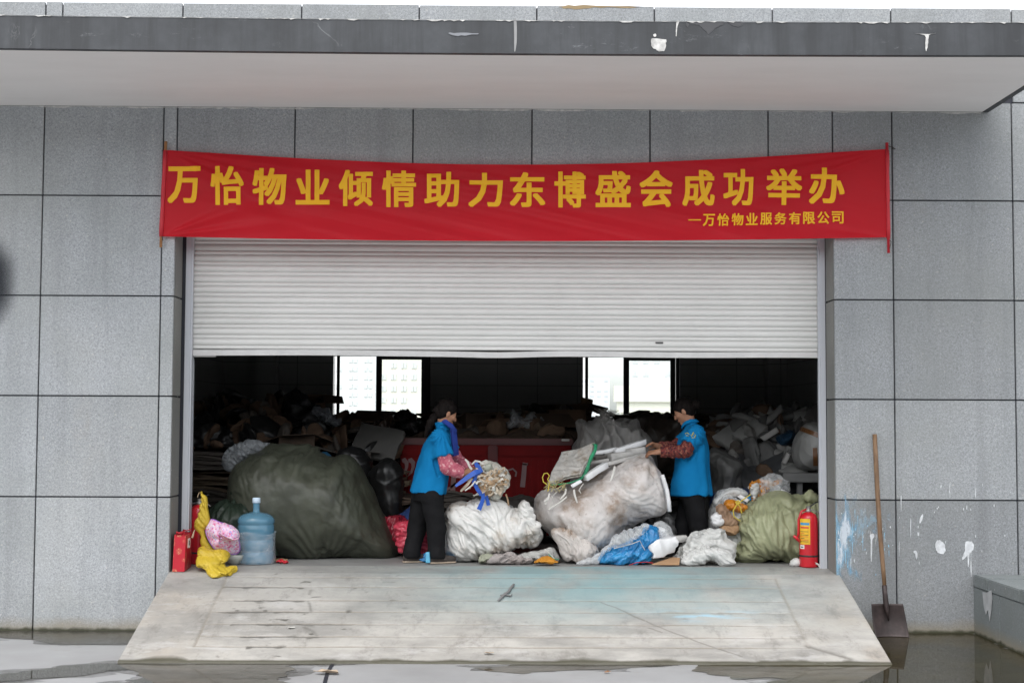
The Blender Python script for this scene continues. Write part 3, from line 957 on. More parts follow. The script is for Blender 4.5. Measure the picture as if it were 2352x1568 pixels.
# ramp: a fine sheet with scored grooves
RX0, RX1 = XL - .005, XRt + .03
fr_ = atz(1176, 1521, .012); RY0 = fr_.y
zf0 = .014                                        # blunt toe
za = at(1176, 1317, 0).z
nx, ny = 560, 300
X = np.linspace(RX0, RX1, nx); S = np.linspace(0, 1, ny)
def prof_z(Y): return np.where(Y < 0, zf0 + (za - zf0) * (Y - RY0) / (0 - RY0), za + (FLOOR - .0 - za) * np.clip(Y, 0, 9) / (YS - .012))
Yl = np.concatenate([np.linspace(RY0, 0, ny - 40), np.linspace(.008, YS - .012, 40)])
XX, YY = np.meshgrid(X, Yl, indexing='ij')
ZZ = prof_z(YY)
def ramp_pt(x, y):
    """photo position on the sloping face"""
    d_ = ray(x, y); n_ = Vector((0, -(za - zf0), -RY0)).normalized(); p0 = Vector((0, 0, za))
    return CAM + d_ * ((p0 - CAM).dot(n_) / d_.dot(n_))
gy = [ramp_pt(1100, y).y for y in (1326, 1348, 1378.7, 1405, 1433.5, 1461.7, 1485)]
xfl, xfr = ramp_pt(483, 1405).x, ramp_pt(1818, 1405).x
inside = (XX > xfl) & (XX < xfr)
P3 = np.stack([XX.ravel(), YY.ravel(), 0 * XX.ravel()], 1)
wob = (.006 * fbm(P3 * 2.5, 3)).reshape(XX.shape)
g = np.zeros_like(XX)
for y in gy:
    g = np.maximum(g, np.exp(-((YY - y - wob) / .0095) ** 2) * inside)
for x in (xfl, xfr):
    g = np.maximum(g, np.exp(-((XX - x - wob) / .011) ** 2) * (YY > gy[-1] - .01) * (YY < gy[0] + .01))
ragn = fbm(P3 * np.array([6, 9, 1]) + 3, 4).reshape(XX.shape)
# cracks
def crack_line(pts, w):
    p = [ramp_pt(x, y) for x, y in pts]; dd = np.full(XX.shape, 9.)
    for a, b in zip(p[:-1], p[1:]):
        ex, ey = b.x - a.x, b.y - a.y
        tt = np.clip(((XX - a.x) * ex + (YY - a.y) * ey) / (ex * ex + ey * ey), 0, 1)
        dd = np.minimum(dd, np.hypot(XX + wob * 4 - a.x - tt * ex, YY + wob * 3 - a.y - tt * ey))
    return np.exp(-(dd / w) ** 2)
ck = np.maximum.reduce([crack_line([(1382, 1382), (1480, 1425), (1560, 1455), (1640, 1485), (1700, 1508)], .009),
                        crack_line([(456, 1418), (470, 1405), (488, 1398)], .007) * .9, crack_line([(716, 1354), (706, 1378), (714, 1403)], .01) * 0,
                        crack_line([(1855, 1482), (1880, 1490), (1910, 1497), (1955, 1512)], .022), crack_line([(1490, 1440), (1520, 1451)], .008)])
chip = np.clip(fbm(P3 * np.array([3, 3, 1]) + 8, 4).reshape(XX.shape) - .45, 0, 1) * .006
toe = np.exp(-((YY - RY0) / .03) ** 2) * np.clip(fbm(P3 * np.array([5, 2, 1]) + 80, 4).reshape(XX.shape), 0, 1) * .008
ZZ2 = ZZ - .006 * g - .004 * np.clip(ck, 0, 1) + .0025 * fbm(P3 * 1.5, 3).reshape(XX.shape) - toe
wet = np.zeros_like(XX)
for y, x0, x1 in ((1348, 516, 690), (1378.7, 540, 700), (1405, 500, 705), (1433.5, 522, 812), (1461.7, 548, 735), (1485, 560, 640)):
    a, b = ramp_pt(x0, y), ramp_pt(x1, y)
    w_ = .012 + .035 * np.clip(ragn, 0, 1) * np.exp(-((XX - (a.x * .55 + b.x * .45)) / .5) ** 2)
    wet = np.maximum(wet, ((XX > a.x + .05 * ragn) & (XX < b.x + .1 * ragn)) * np.clip(1.4 - np.abs(YY - a.y + .012 * ragn) / w_, 0, 1))
for pts in ([(716, 1354), (706, 1378), (714, 1403)], [(700, 1440), (712, 1448), (722, 1460)]):
    wet = np.maximum(wet, .55 * crack_line(pts, .013) * (ragn > -.05))
spots = np.clip((fbm(P3 * np.array([9, 14, 1]) + 50, 3).reshape(XX.shape) - .62) * 6, 0, 1) * np.exp(-((XX + 1.6) / 1.0) ** 2)
wet = np.maximum(wet, spots)
toewet = np.clip(1.6 - (YY - RY0) / (.025 + .05 * np.clip(fbm(P3 * np.array([2.2, 0, 1]) + 33, 4).reshape(XX.shape), 0, 1)), 0, 1)
bluem = np.exp(-((XX - .85) / 1.35) ** 2) * np.clip((YY + 1.15) / 1.0, 0, 1) * np.clip(.85 + .9 * fbm(P3 * np.array([2, 2.5, 1]) + 61, 4).reshape(XX.shape), 0, 1)
bst = np.exp(-(((XX - ramp_pt(1620, 1405).x) / .35) ** 2 + ((YY - ramp_pt(1620, 1412).y) / .1) ** 2)) * np.clip(fbm(P3 * np.array([3, 12, 1]) + 7, 4).reshape(XX.shape) * 3, 0, 1)
idg = np.arange(nx * ny).reshape(nx, ny)
fq = np.stack([idg[:-1, :-1], idg[1:, :-1], idg[1:, 1:], idg[:-1, 1:]], -1).reshape(-1, 4)
V = np.stack([XX, YY, ZZ2], -1).reshape(-1, 3)
# skirts: front toe and both sides
V = V.tolist(); fq = fq.tolist(); base0 = len(V)
border = [idg[i, 0] for i in range(nx)]
for i in border: V.append([V[i][0], V[i][1] - .004, -.05])
for i in range(nx - 1): fq.append([border[i + 1], border[i], base0 + i, base0 + i + 1])
for sd in (0, nx - 1):
    b2 = len(V)
    for j in range(ny): V.append([V[idg[sd, j]][0], V[idg[sd, j]][1], -.05])
    for j in range(ny - 1):
        q = [idg[sd, j], idg[sd, j + 1], b2 + j + 1, b2 + j]
        fq.append(q if sd == 0 else q[::-1])
ext = len(V) - nx * ny
def ex(a, vv=0): return np.concatenate([np.asarray(a).ravel(), np.full(ext, vv)])
t = NT('ramp_concrete')
n = t.noise(1.3, 7, .62)
base = t.ramp(n, [(.3, (.335, .322, .295)), (.55, (.40, .386, .358)), (.75, (.47, .455, .425))])
edge = t.math('ABSOLUTE', t.xyz()[0])
base = t.mix(t.math('MULTIPLY', t.ramp(t.noise(1.7, 5, .6), [(.45, 0), (.65, 1)]), t.ramp(t.math('MULTIPLY', edge, .3), [(.55, 0), (.8, .5)])), base, (.36, .30, .235))
base = t.mix(t.ramp(t.noise(24, 5, .7), [(.5, 0), (.8, .35)]), base, (.21, .205, .195))
base = t.mix(t.ramp(t.noise(1.9, 6, .7, vec=t.mapping((.6, 1.4, 1), loc=(3, 7, 1))), [(.43, 0), (.64, .72)]), base, (.205, .20, .19))
base = t.mix(t.ramp(t.noise(5, 6, .75, vec=t.mapping((1.2, .5, 1), loc=(1, 2, 1))), [(.53, 0), (.66, .6)]), base, (.17, .16, .145))
base = t.mix(t.ramp(t.noise(3.5, 6, .7, vec=t.mapping((.7, 1.6, 1), loc=(8, 2, 1))), [(.55, 0), (.68, .7)]), base, (.45, .44, .43))
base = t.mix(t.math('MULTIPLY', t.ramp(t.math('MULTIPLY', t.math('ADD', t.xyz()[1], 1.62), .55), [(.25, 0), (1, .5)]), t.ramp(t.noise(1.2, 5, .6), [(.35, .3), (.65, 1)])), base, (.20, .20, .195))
base = t.mix(t.math('MULTIPLY', t.attr('blue'), .8), base, (.19, .34, .365))
base = t.mix(t.math('MULTIPLY', t.attr('bluestreak'), .7), base, (.30, .50, .62))
gv = t.math('MULTIPLY', t.attr('groove'), t.ramp(t.noise(2.2, 5, .7, vec=t.mapping((1, .1, 1))), [(.35, .2), (.6, .85)]))
base = t.mix(gv, base, (.20, .175, .14))
base = t.mix(t.math('MULTIPLY', t.attr('crack'), .75), base, (.14, .13, .115))
base = t.mix(t.math('MULTIPLY', t.attr('wet'), .9), base, (.10, .095, .085))
base = t.mix(t.math('MULTIPLY', t.attr('toe'), .9), base, (.045, .042, .022))
sp = t.ramp(t.noise(33, 3, .6), [(.73, 0), (.78, .55)])
base = t.mix(sp, base, (.16, .15, .14))
sp2 = t.ramp(t.noise(27, 3, .6, vec=t.mapping(1, loc=(9, 3, 1))), [(.75, 0), (.79, .5)])
base = t.mix(sp2, base, (.75, .74, .72))
t.set(base=base, rough=t.mix(t.attr('wet'), .68, .3)); t.bump(t.noise(55, 6, .7), .22, .006)
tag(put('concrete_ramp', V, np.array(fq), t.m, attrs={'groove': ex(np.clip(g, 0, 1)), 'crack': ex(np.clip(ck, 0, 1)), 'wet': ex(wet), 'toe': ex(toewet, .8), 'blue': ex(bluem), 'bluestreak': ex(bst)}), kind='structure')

# yard
t = NT('yard_concrete')
n = t.noise(1.1, 7, .6)
base = t.ramp(n, [(.3, (.25, .25, .252)), (.6, (.31, .313, .318)), (.75, (.36, .364, .37))])
base = t.mix(t.ramp(t.noise(18, 5, .7), [(.55, 0), (.8, .3)]), base, (.27, .26, .24))
base = t.mix(t.ramp(t.noise(2.6, 5, .65, vec=t.mapping((1, 2.2, 1))), [(.62, 0), (.7, .5)]), base, (.25, .235, .2))
base = t.mix(t.ramp(t.noise(40, 2, .5), [(.76, 0), (.8, .5)]), base, (.7, .69, .66))
t.set(base=base, rough=.62); t.bump(t.noise(50, 5), .15, .005)
YARD = t.m
m = MB().add([(-900, -900, 0), (900, -900, 0), (900, 900, 0), (-900, 900, 0)], [(0, 1, 2, 3)])
tag(m.build('ground', YARD), kind='structure')
# expansion joint across the yard
jp = [atz(x, y, 0) for x, y in ((766, 1521), (752, 1545), (744, 1575), (728, 1640))]
mm = MB()
for a, b in zip(jp[:-1], jp[1:]):
    w_ = .014
    mm.add([(a.x - w_, a.y, .003), (a.x + w_, a.y, .003), (b.x + w_, b.y, .003), (b.x - w_, b.y, .003)], [(0, 3, 2, 1)])
tag(mm.build('ground_joint', JOINT), kind='structure')

def water_mat(name, murk, dens):
    t = NT(name)
    tr = t.n.new('ShaderNodeBsdfTransparent'); tr.inputs[0].default_value = (.50, .48, .42, 1)
    df = t.n.new('ShaderNodeBsdfDiffuse'); df.inputs[0].default_value = (*murk, 1)
    m1 = t.n.new('ShaderNodeMixShader'); m1.inputs[0].default_value = dens
    t.link(t.ramp(t.noise(2.4, 5, .6), [(.3, dens * .6), (.7, min(1, dens * 1.3))]), m1.inputs[0])
    t.link(tr.outputs[0], m1.inputs[1]); t.link(df.outputs[0], m1.inputs[2])
    gl = t.n.new('ShaderNodeBsdfGlossy'); gl.inputs['Roughness'].default_value = .015
    fr = t.n.new('ShaderNodeFresnel'); fr.inputs[0].default_value = 1.33
    m2 = t.n.new('ShaderNodeMixShader')
    b = t.n.new('ShaderNodeBump'); b.inputs['Strength'].default_value = .03; b.inputs['Distance'].default_value = .01
    t.link(t.noise(5, 2), b.inputs['Height']); t.link(b.outputs[0], gl.inputs['Normal'])
    t.link(fr.outputs[0], m2.inputs[0]); t.link(m1.outputs[0], m2.inputs[1]); t.link(gl.outputs[0], m2.inputs[2]); t.link(m2.outputs[0], t.out.inputs[0])
    return t.m
t = NT('damp_film')
t.set(base=(.09, .088, .08), rough=.35, spec=.4)
trn = t.n.new('ShaderNodeBsdfTransparent'); mxs = t.n.new('ShaderNodeMixShader')
t.link(t.ramp(t.noise(3.2, 6, .68), [(.32, .08), (.62, .5)]), mxs.inputs[0]); t.link(trn.outputs[0], mxs.inputs[1]); t.link(t.b.outputs[0], mxs.inputs[2]); t.link(mxs.outputs[0], t.out.inputs[0])
DAMP = t.m
MUDW = water_mat('muddy_water', (.045, .038, .018), .75)
CLRW = water_mat('shallow_water', (.11, .105, .09), .5)
def puddle(pts, mat, jit=.05, seed=0, z=.004, grow=0, nm='puddle'):
    """pts: photo outline, or world (x, y) tuples given as Vector"""
    w = [p if isinstance(p, Vector) else atz(p[0], p[1], 0) for p in pts]
    if grow:
        ar = sum(a.x * b.y - b.x * a.y for a, b in zip(w, w[1:] + w[:1])); sg = 1 if ar > 0 else -1; w2 = []
        for i in range(len(w)):
            d_ = (w[(i + 1) % len(w)] - w[i - 1]).normalized(); w2.append(w[i] + Vector((d_.y, -d_.x, 0)) * sg * grow)
        w = w2
    out = []
    for a, b in zip(w, w[1:] + w[:1]):
        n_ = max(1, int((b - a).length / .035))
        for i in range(n_): out.append(a.lerp(b, i / n_))
    P = np.array([[p.x, p.y, seed * 7.7] for p in out])
    off = np.stack([fbm(P * np.array([3, 5, 1]), 5), fbm(P * np.array([3, 5, 1]) + 50, 5)], 1) * jit
    P[:, :2] += off * np.array([2.5, 1])
    P[:, 1] = np.minimum(P[:, 1], -.002)
    P[:, 2] = z
    bm = bmesh.new()
    vs_ = [bm.verts.new(p) for p in P]
    es_ = [bm.edges.new((vs_[i], vs_[(i + 1) % len(vs_)])) for i in range(len(vs_))]
    bmesh.ops.triangle_fill(bm, edges=es_, use_beauty=True, use_dissolve=False)
    for fc in bm.faces:
        if fc.normal.z < 0: fc.normal_flip()
    bm.verts.index_update()
    o = put(nm, [q.co.copy() for q in bm.verts], [[q.index for q in fc.verts] for fc in bm.faces], mat)
    bm.free()
    if not grow:
        puddle(pts, DAMP, jit * 1.3, seed + 5, .0018, .035, 'damp_ground')
        puddle(pts, DAMP, jit * 2.4, seed + 9, .0009, .10, 'damp_ground')
    return tag(o, kind='structure')
V2 = lambda x, y: Vector((x, y, 0))
puddle([V2(-7, -.003), V2(RX0 - .02, -.003), V2(RX0 - .02, atz(292, 1479).y), (171, 1480.6), (105, 1478), (70, 1469), (30, 1466), (0, 1464), V2(-7, -.35)], CLRW, .03, 1)
puddle([V2(-7, -1.72), (0, 1550), (93, 1538), (146, 1529), (230, 1523), V2(-2.8, RY0 - .02), V2(-.9, RY0 - .02), (666, 1527), (652, 1531), (665, 1538), (655, 1548), (640, 1556), (652, 1575), V2(-1.6, -3.2), V2(-2.4, -3.2),
        (312, 1575), (306, 1558), (316, 1545), (303, 1537), (250, 1541), (170, 1553), (95, 1558), (45, 1562), (0, 1567), V2(-7, -2.2)], CLRW, .035, 2)
puddle([V2(.15, RY0 - .02), V2(1.35, RY0 - .02), (1420, 1536), (1300, 1540), (1200, 1547), (1120, 1542), (1090, 1534)], CLRW, .05, 3)
puddle([V2(1.5, RY0 - .02), V2(RX1 + .02, RY0 - .015), V2(RX1 + .012, -.003), V2(4.07, -.003), V2(4.07, -2.4), V2(3.0, -2.6), V2(2.2, -2.45), (1765, 1578), (1790, 1560), (1752, 1555), (1720, 1562), (1690, 1553), (1640, 1549), (1590, 1541)], MUDW, .05, 4)

# ---- granite block beside the wall at right
BX = at(2237, 1400, 0).x; BZ = at(2237, 1318, 0).z
blk = empty('granite_planter_wall', (BX + 1, -.8, 0))
tag(blk, 'low grey stone block with a capstone beside the puddle at the wall foot', 'stone block')
def tmesh(name, mb, mat, par, lo=.9, hi=1.05):
    return put(name, mb.v, mb.f, mat, par, attrs={'tone': [rng.uniform(lo, hi)] * len(mb.v)})
zc = BZ - .105
yy = 0
for i, wd in enumerate((.34, .72, .72, .72)):
    tmesh('capstone', MB().bbox((BX - .004, yy - wd + .004, zc), (BX + 3, yy - .004, BZ + rng.uniform(-.004, .004)), .008), GR_BLOCK, blk)
    yy -= wd
yy = 0
for wd in (.62, .7, .7, .48):
    tmesh('side_slab', MB().bbox((BX, yy - wd + .003, -.1), (BX + 2.96, yy - .003, zc - .004), .004), GR_BLOCK, blk)
    yy -= wd
# pale run-off on its side
pw = [(BX - .0052, -.235, BZ - .12), (BX - .0052, -.33, BZ - .115), (BX - .0052, -.45, BZ - .08), (BX - .0052, -.47, BZ - .15), (BX - .0052, -.44, BZ - .25), (BX - .0052, -.40, BZ - .34), (BX - .0052, -.36, BZ - .25), (BX - .0052, -.31, BZ - .30), (BX - .0052, -.26, BZ - .24)]
MB().poly(pw, (-.001, 0, 0)).build('paint_splash', paint('pale_runoff', (.36, .37, .38), .7, var=.3), blk)

# ---- unseen building added behind the camera to block low sky and darken the hall
ob = empty('sky_blocker_building', (0, -36, 0)); tag(ob, 'unseen grey building added behind the viewpoint to block the low sky', 'building')
MB().box((-60, -50, 0), (60, -36, 8.5)).build('wall', paint('blocker_wall', (.16, .155, .15), .8), ob)
OW = paint('blocker_glass', (.04, .045, .05), .2, bump=0); first = None
for r_ in range(2):
    for c_ in range(20):
        loc = Vector((-57 + c_ * 6, -35.98, 1 + r_ * 3))
        if first is None: first = MB().box((loc.x - 1.2, -36.05, loc.z), (loc.x + 1.2, -35.97, loc.z + 1.6)).build('window', OW, ob); l0 = loc
        else:
            o = first.copy(); col.objects.link(o); o.parent = ob; o.location = first.location + (loc - l0)
# ------------------------------------------------------------------ banner
YBN = -.045
bn = empty('banner', at(1200, 450, YBN))
tag(bn, 'long red cloth banner with yellow Chinese lettering tied across the door top', 'banner')
tc_ = [(383, 345), (520, 354), (678, 363), (850, 372), (1050, 378), (1222, 379), (1400, 376), (1600, 369), (1764, 361), (1918, 350), (2040, 343)]
bc_ = [(368, 543), (520, 546), (678, 549.5), (850, 552), (1050, 554), (1222, 554), (1400, 553.5), (1600, 552), (1764, 550), (1918, 547), (2040, 545)]
TW = [at(x, y, YBN) for x, y in tc_]; BW = [at(x, y, YBN) for x, y in bc_]
us = np.linspace(0, 1, len(tc_))
def bsurf(u, w):
    """u along 0..1 by photo x, w from the bottom 0 to the top 1; arrays"""
    u = np.asarray(u); w = np.asarray(w)
    xs0 = [(p[0] - 383) / (2040 - 383) for p in tc_]; xs1 = [(p[0] - 368) / (2040 - 368) for p in bc_]
    tx = np.interp(u, xs0, [p.x for p in TW]); bx_ = np.interp(u, xs1, [p.x for p in BW])
    tck = np.polyfit(xs0, [p.z for p in TW], 5); bck = np.polyfit(xs1, [p.z for p in BW], 4)
    tz = np.polyval(tck, u); bz = np.polyval(bck, u)
    x = bx_ + (tx - bx_) * w; z = bz + (tz - bz) * w
    P = np.stack([x, z * 0, z], -1).reshape(-1, 3)
    sh = x.shape
    # swags: folds fanning from the corners, slack belly
    y = -.035 * np.sin(np.pi * np.clip(u, 0, 1)) ** 1 * np.sin(np.pi * np.clip(w, 0, 1) * .8 + .25)
    def fan(cx, cz, dirs, amp, ln):
        dx = (x - cx); dz = (z - cz); r_ = np.hypot(dx, dz) + 1e-6; a = np.arctan2(dz, np.abs(dx))
        o = 0
        for d_, wd in dirs: o = o + np.exp(-((a - d_) / wd) ** 2)
        return amp * o * np.clip(r_ / .25, 0, 1) * np.exp(-(r_ / ln) ** 2)
    L0, L1 = TW[0], TW[-1]; B0, B1 = BW[0], BW[-1]
    y = y - fan(L0.x, L0.z, [(-.14, .05), (-.28, .06), (-.5, .09)], .022, 1.5) - fan(B0.x, B0.z, [(.12, .06), (.35, .09)], .020, .8)
    y = y - fan(L1.x, L1.z, [(-.10, .05), (-.22, .06), (-.36, .07)], .020, 1.5) - fan(B1.x, B1.z, [(.14, .08)], .008, .7)
    dl = np.hypot(x - L0.x, (z - L0.z))
    lines = np.stack([x * .55 + z * 1.6, x * 0, (z + x * .22) * 7], -1).reshape(-1, 3)
    y = y + .010 * fbm(lines + 4, 3).reshape(sh) * np.clip(np.sin(np.pi * np.clip(u, .0, 1)), .25, 1)
    return np.stack([x, YBN + y, z], -1)
nu, nw = 420, 70
U, W = np.meshgrid(np.linspace(0, 1, nu), np.linspace(0, 1, nw), indexing='ij')
BV = bsurf(U, W)
hem = np.clip(1 - W / .012, 0, 1) * 0
idb = np.arange(nu * nw).reshape(nu, nw)
bf = np.stack([idb[:-1, :-1], idb[1:, :-1], idb[1:, 1:], idb[:-1, 1:]], -1).reshape(-1, 4)
t = NT('banner_cloth')
base = t.ramp(t.noise(2, 3), [(.3, (.72, .008, .022)), (.7, (.78, .011, .028))])
t.set(base=base, rough=.42, spec=.35, sheen=.15)
wv = t.noise(7, 4, .5, vec=t.mapping((.5, 1, 3)))
t.bump(wv, .12, .02); t.translucent(.5, (.92, .02, .04))
cl = put('cloth', BV.reshape(-1, 3), bf, t.m, bn, smooth=True)
t = NT('banner_lettering'); t.set(base=t.ramp(t.noise(3, 3), [(.3, (.80, .40, .012)), (.7, (.88, .46, .018))]), rough=.5, spec=.25)
t.bump(t.noise(6, 4, .5, vec=t.mapping((.5, 1, 3))), .10, .02)
LET = t.m
def glyphs(ch, size=1.0):
    cu = bpy.data.curves.new('tmp', 'FONT'); cu.body = ch; cu.size = size; cu.resolution_u = 3
    ob = bpy.data.objects.new('tmp', cu); col.objects.link(ob)
    bpy.context.view_layer.update()
    me = bpy.data.meshes.new_from_object(ob.evaluated_get(bpy.context.evaluated_depsgraph_get()))
    bpy.data.objects.remove(ob); bpy.data.curves.remove(cu)
    bm = bmesh.new(); bm.from_mesh(me); bpy.data.meshes.remove(me)
    bmesh.ops.triangulate(bm, faces=bm.faces[:])
    for _ in range(3):
        e = [x for x in bm.edges if x.calc_length() > .1 * size]
        if not e: break
        bmesh.ops.subdivide_edges(bm, edges=e, cuts=1); bmesh.ops.triangulate(bm, faces=bm.faces[:])
    bm.verts.index_update()
    v = np.array([q.co[:2] for q in bm.verts]); f = [[q.index for q in x.verts] for x in bm.faces]
    bm.free()
    return v, f
def letters(text, boxes, bold, name):
    """boxes: photo (x0, y0, x1, y1) of each character on the cloth"""
    AV, AF = [], []; n0 = 0
    for ch, (x0, y0, x1, y1) in zip(text, boxes):
        v, f = glyphs(ch)
        lo, hi = v.min(0), v.max(0)
        q = (v - lo) / (hi - lo)
        bw, bh = bold / (x1 - x0), bold * .8 / (y1 - y0)
        q = q * (1 - 2 * np.array([bw, bh])) + np.array([bw, bh])
        px_ = x0 + q[:, 0] * (x1 - x0); py_ = y1 - q[:, 1] * (y1 - y0)
        k = 8
        for i in range(k + 1):
            a = 2 * math.pi * i / k; rr = bold if i < k else 0
            kq = 1 if i % 2 == 0 else 1.41
            X_ = px_ + math.cos(a) * rr * kq; Y_ = py_ + math.sin(a) * rr * .8 * kq
            xb = np.interp(X_, [c[0] for c in tc_], [c[1] for c in tc_]); bb = np.interp(X_, [c[0] for c in bc_], [c[1] for c in bc_])
            w = (bb - Y_) / (bb - xb)
            ul = (X_ - 383) / (2040 - 383); ulb = (X_ - 368) / (2040 - 368)
            u = ulb + (ul - ulb) * w
            P = bsurf(u, w); P[:, 1] -= .0035 + i * .00012
            AV.append(P); AF += [[j + n0 for j in t_] for t_ in f]; n0 += len(P)
    return put(name, np.concatenate(AV), AF, LET, bn, smooth=False)
big = [(385, 383, 462, 467), (484, 383, 561, 471), (581, 387, 659, 472), (680, 391, 758, 471), (779, 391, 857, 475), (878, 393, 956, 477), (975, 396, 1055, 477), (1076, 398, 1155, 477),
       (1171, 397, 1252, 477), (1273, 395, 1345, 478), (1367, 394, 1448, 477), (1468, 392, 1544, 477), (1566, 392, 1640, 475), (1660, 390, 1729, 474), (1758, 389, 1841, 472), (1857, 386, 1939, 469)]
letters('万怡物业倾情助力东博盛会成功举办', big, 2.3, 'lettering')
sx = np.linspace(1612, 1941, 11)
small = [(1580, 505, 1609, 507.5)] + [(sx[i] + 1.5, 493 - i * .8, sx[i + 1] - 4, 520 - i * .7) for i in range(10)]
letters('—万怡物业服务有限公司', small, .7, 'lettering')
WOODP = paint('pole_wood', (.36, .17, .07), .6, vs=20, var=.25)
REDP = paint('pole_wrap', (.50, .012, .025), .5)
pA, pB = at(381, 325, YBN), at(369, 568, YBN)
m = MB().tube([pA, pA.lerp(pB, .5), pB], [.013, .014, .012], 10).build('pole', WOODP, bn, True)
a_, b_ = pA.lerp(pB, .085), pA.lerp(pB, .90)
MB().tube([a_.lerp(b_, i / 8) for i in range(9)], [.019 + .002 * math.sin(i * 2.1) for i in range(9)], 10).build('pole_sleeve', REDP, m, True)
pA, pB = at(2037, 328, YBN), at(2041, 581, YBN)
m = MB().tube([pA, pA.lerp(pB, .5), pB], [.013, .014, .012], 10).build('pole', REDP, bn, True)
a_, b_ = pA.lerp(pB, .07), pA.lerp(pB, .87)
MB().tube([a_.lerp(b_, i / 8) for i in range(9)], [.018 + .002 * math.sin(i * 2.1) for i in range(9)], 10).build('pole_sleeve', REDP, m, True)
STR = paint('tie_string', (.05, .045, .04), .8, bump=0)
m = MB()
q = at(2038, 335, YBN); m.tube([q, q + Vector((.05, .02, -.008)), q + Vector((.08, .04, -.02)), q + Vector((.05, .035, -.015))], .004, 6)
q = at(2040, 548, YBN); m.tube([q, q + Vector((.02, -.02, -.03)), q + Vector((.005, -.02, -.09))], .003, 6)
q = at(375, 345, YBN); m.tube([q, q + Vector((-.01, .02, .0)), q + Vector((-.02, .045, .005))], .003, 6)
q = at(371, 540, YBN); m.tube([q, q + Vector((.01, -.016, -.02)), q + Vector((.015, -.016, -.05))], .004, 6)
m.build('tie_string', STR, bn)

# ------------------------------------------------------------------ towers beyond the rear windows
def tower(name, label, x0, x1, ybase, ytop, Y, wallc, rows, cols, winc, depth=2.5, cat='apartment tower', x_off=0, cornice=0, wh=.5, ww=.55, skip=0, seed=1):
    a, b = at(x0, 950, Y), at(x1, 950, Y); zt = at(x0, ytop, Y).z
    e = empty(name, (a.x / 2 + b.x / 2, Y, 0)); tag(e, label, cat)
    wm = paint(name + '_wall', wallc, .8, var=.04, bump=0, vs=.3); gm = paint(name + '_glass', winc, .3, var=.1, bump=0, vs=.2)  # haze and overexposure put into the pale wall and window colours
    m = MB().box((a.x, Y, 0), (b.x, Y + depth, zt))
    m.build('wall', wm, e)
    W_ = b.x - a.x
    if cornice:
        MB().box((a.x - .5, Y - .6, zt - cornice), (b.x + .5, Y - .002, zt - cornice * .55)).box((a.x - .8, Y - .9, zt - cornice * .55 + .002), (b.x + .8, Y - .003, zt + .3)).build('cornice', wm, e)
    rs = random.Random(seed); first = None
    z0 = at(x0, ybase, Y).z; H = (zt - cornice - z0) / rows; cw = W_ / cols
    for r_ in range(rows):
        for c_ in range(cols):
            if rs.random() < skip: continue
            cx = a.x + (c_ + .5) * cw; cz = z0 + (r_ + .5) * H
            if first is None:
                mb = MB().box((cx - cw * ww / 2, Y - .12, cz - H * wh / 2), (cx - .03 * cw, Y - .002, cz + H * wh / 2)).box((cx + .03 * cw, Y - .12, cz - H * wh / 2), (cx + cw * ww / 2, Y - .002, cz + H * wh / 2))
                first = mb.build('window', gm, e); fx, fz = cx, cz
            else:
                o = first.copy(); col.objects.link(o); o.parent = e
                o.location = first.location + Vector((cx - fx, 0, cz - fz))
    return e
tower('tower', 'white apartment tower seen through the left pane of the left rear window', 758, 862, 975, 700, 190, (.80, .80, .80), 14, 3, (.71, .73, .73), skip=.35, seed=3)
tower('tower', 'cream apartment tower with balconies seen through the second pane of the left rear window', 868, 985, 985, 640, 150, (.80, .77, .68), 13, 5, (.71, .73, .73), skip=.12, seed=4)
tower('tower', 'white office tower seen above the cornice building through the right rear window', 1446, 1546, 900, 640, 210, (.80, .80, .80), 9, 4, (.71, .73, .73), skip=.25, seed=5)
tower('cornice_building', 'cream building with a deep cornice seen through the right rear window', 1428, 1580, 1010, 893, 120, (.80, .78, .68), 3, 6, (.71, .73, .73), cat='building', cornice=2.2, wh=.52, ww=.5, seed=6)
tower('tower', 'faint pale tower seen through the left pane of the right rear window', 1335, 1400, 985, 868, 260, (.82, .82, .82), 10, 4, (.68, .70, .74), skip=.3, seed=8)
# ------------------------------------------------------------------ sacks and bags near the door
def kind_of(name, label, cat, v, f, mat, group=None, parent=None):
    o = put(name, v, f, mat, parent, smooth=True)
    if parent is None:
        c = np.array(v); recentre(o, (c[:, 0].mean(), c[:, 1].mean(), c[:, 2].min()))
        tag(o, label, cat, group)
    return o

def radial_folds(v, c, n, amp, fall, seed, nz=1.0):
    """gathers running out of a tie point c"""
    d = v - np.array(c); r_ = np.linalg.norm(d, axis=1)
    a = np.arctan2(d[:, 2], d[:, 0]) + .5 * np.arctan2(d[:, 1], np.hypot(d[:, 0], d[:, 2]) + .05)
    w = np.sin(a * n + 2.2 * pnoise(np.stack([a * 2, r_ * 3, r_ * 0 + seed], 1)))
    return amp * w * np.exp(-r_ / fall) * np.clip(r_ / .04, 0, 1)

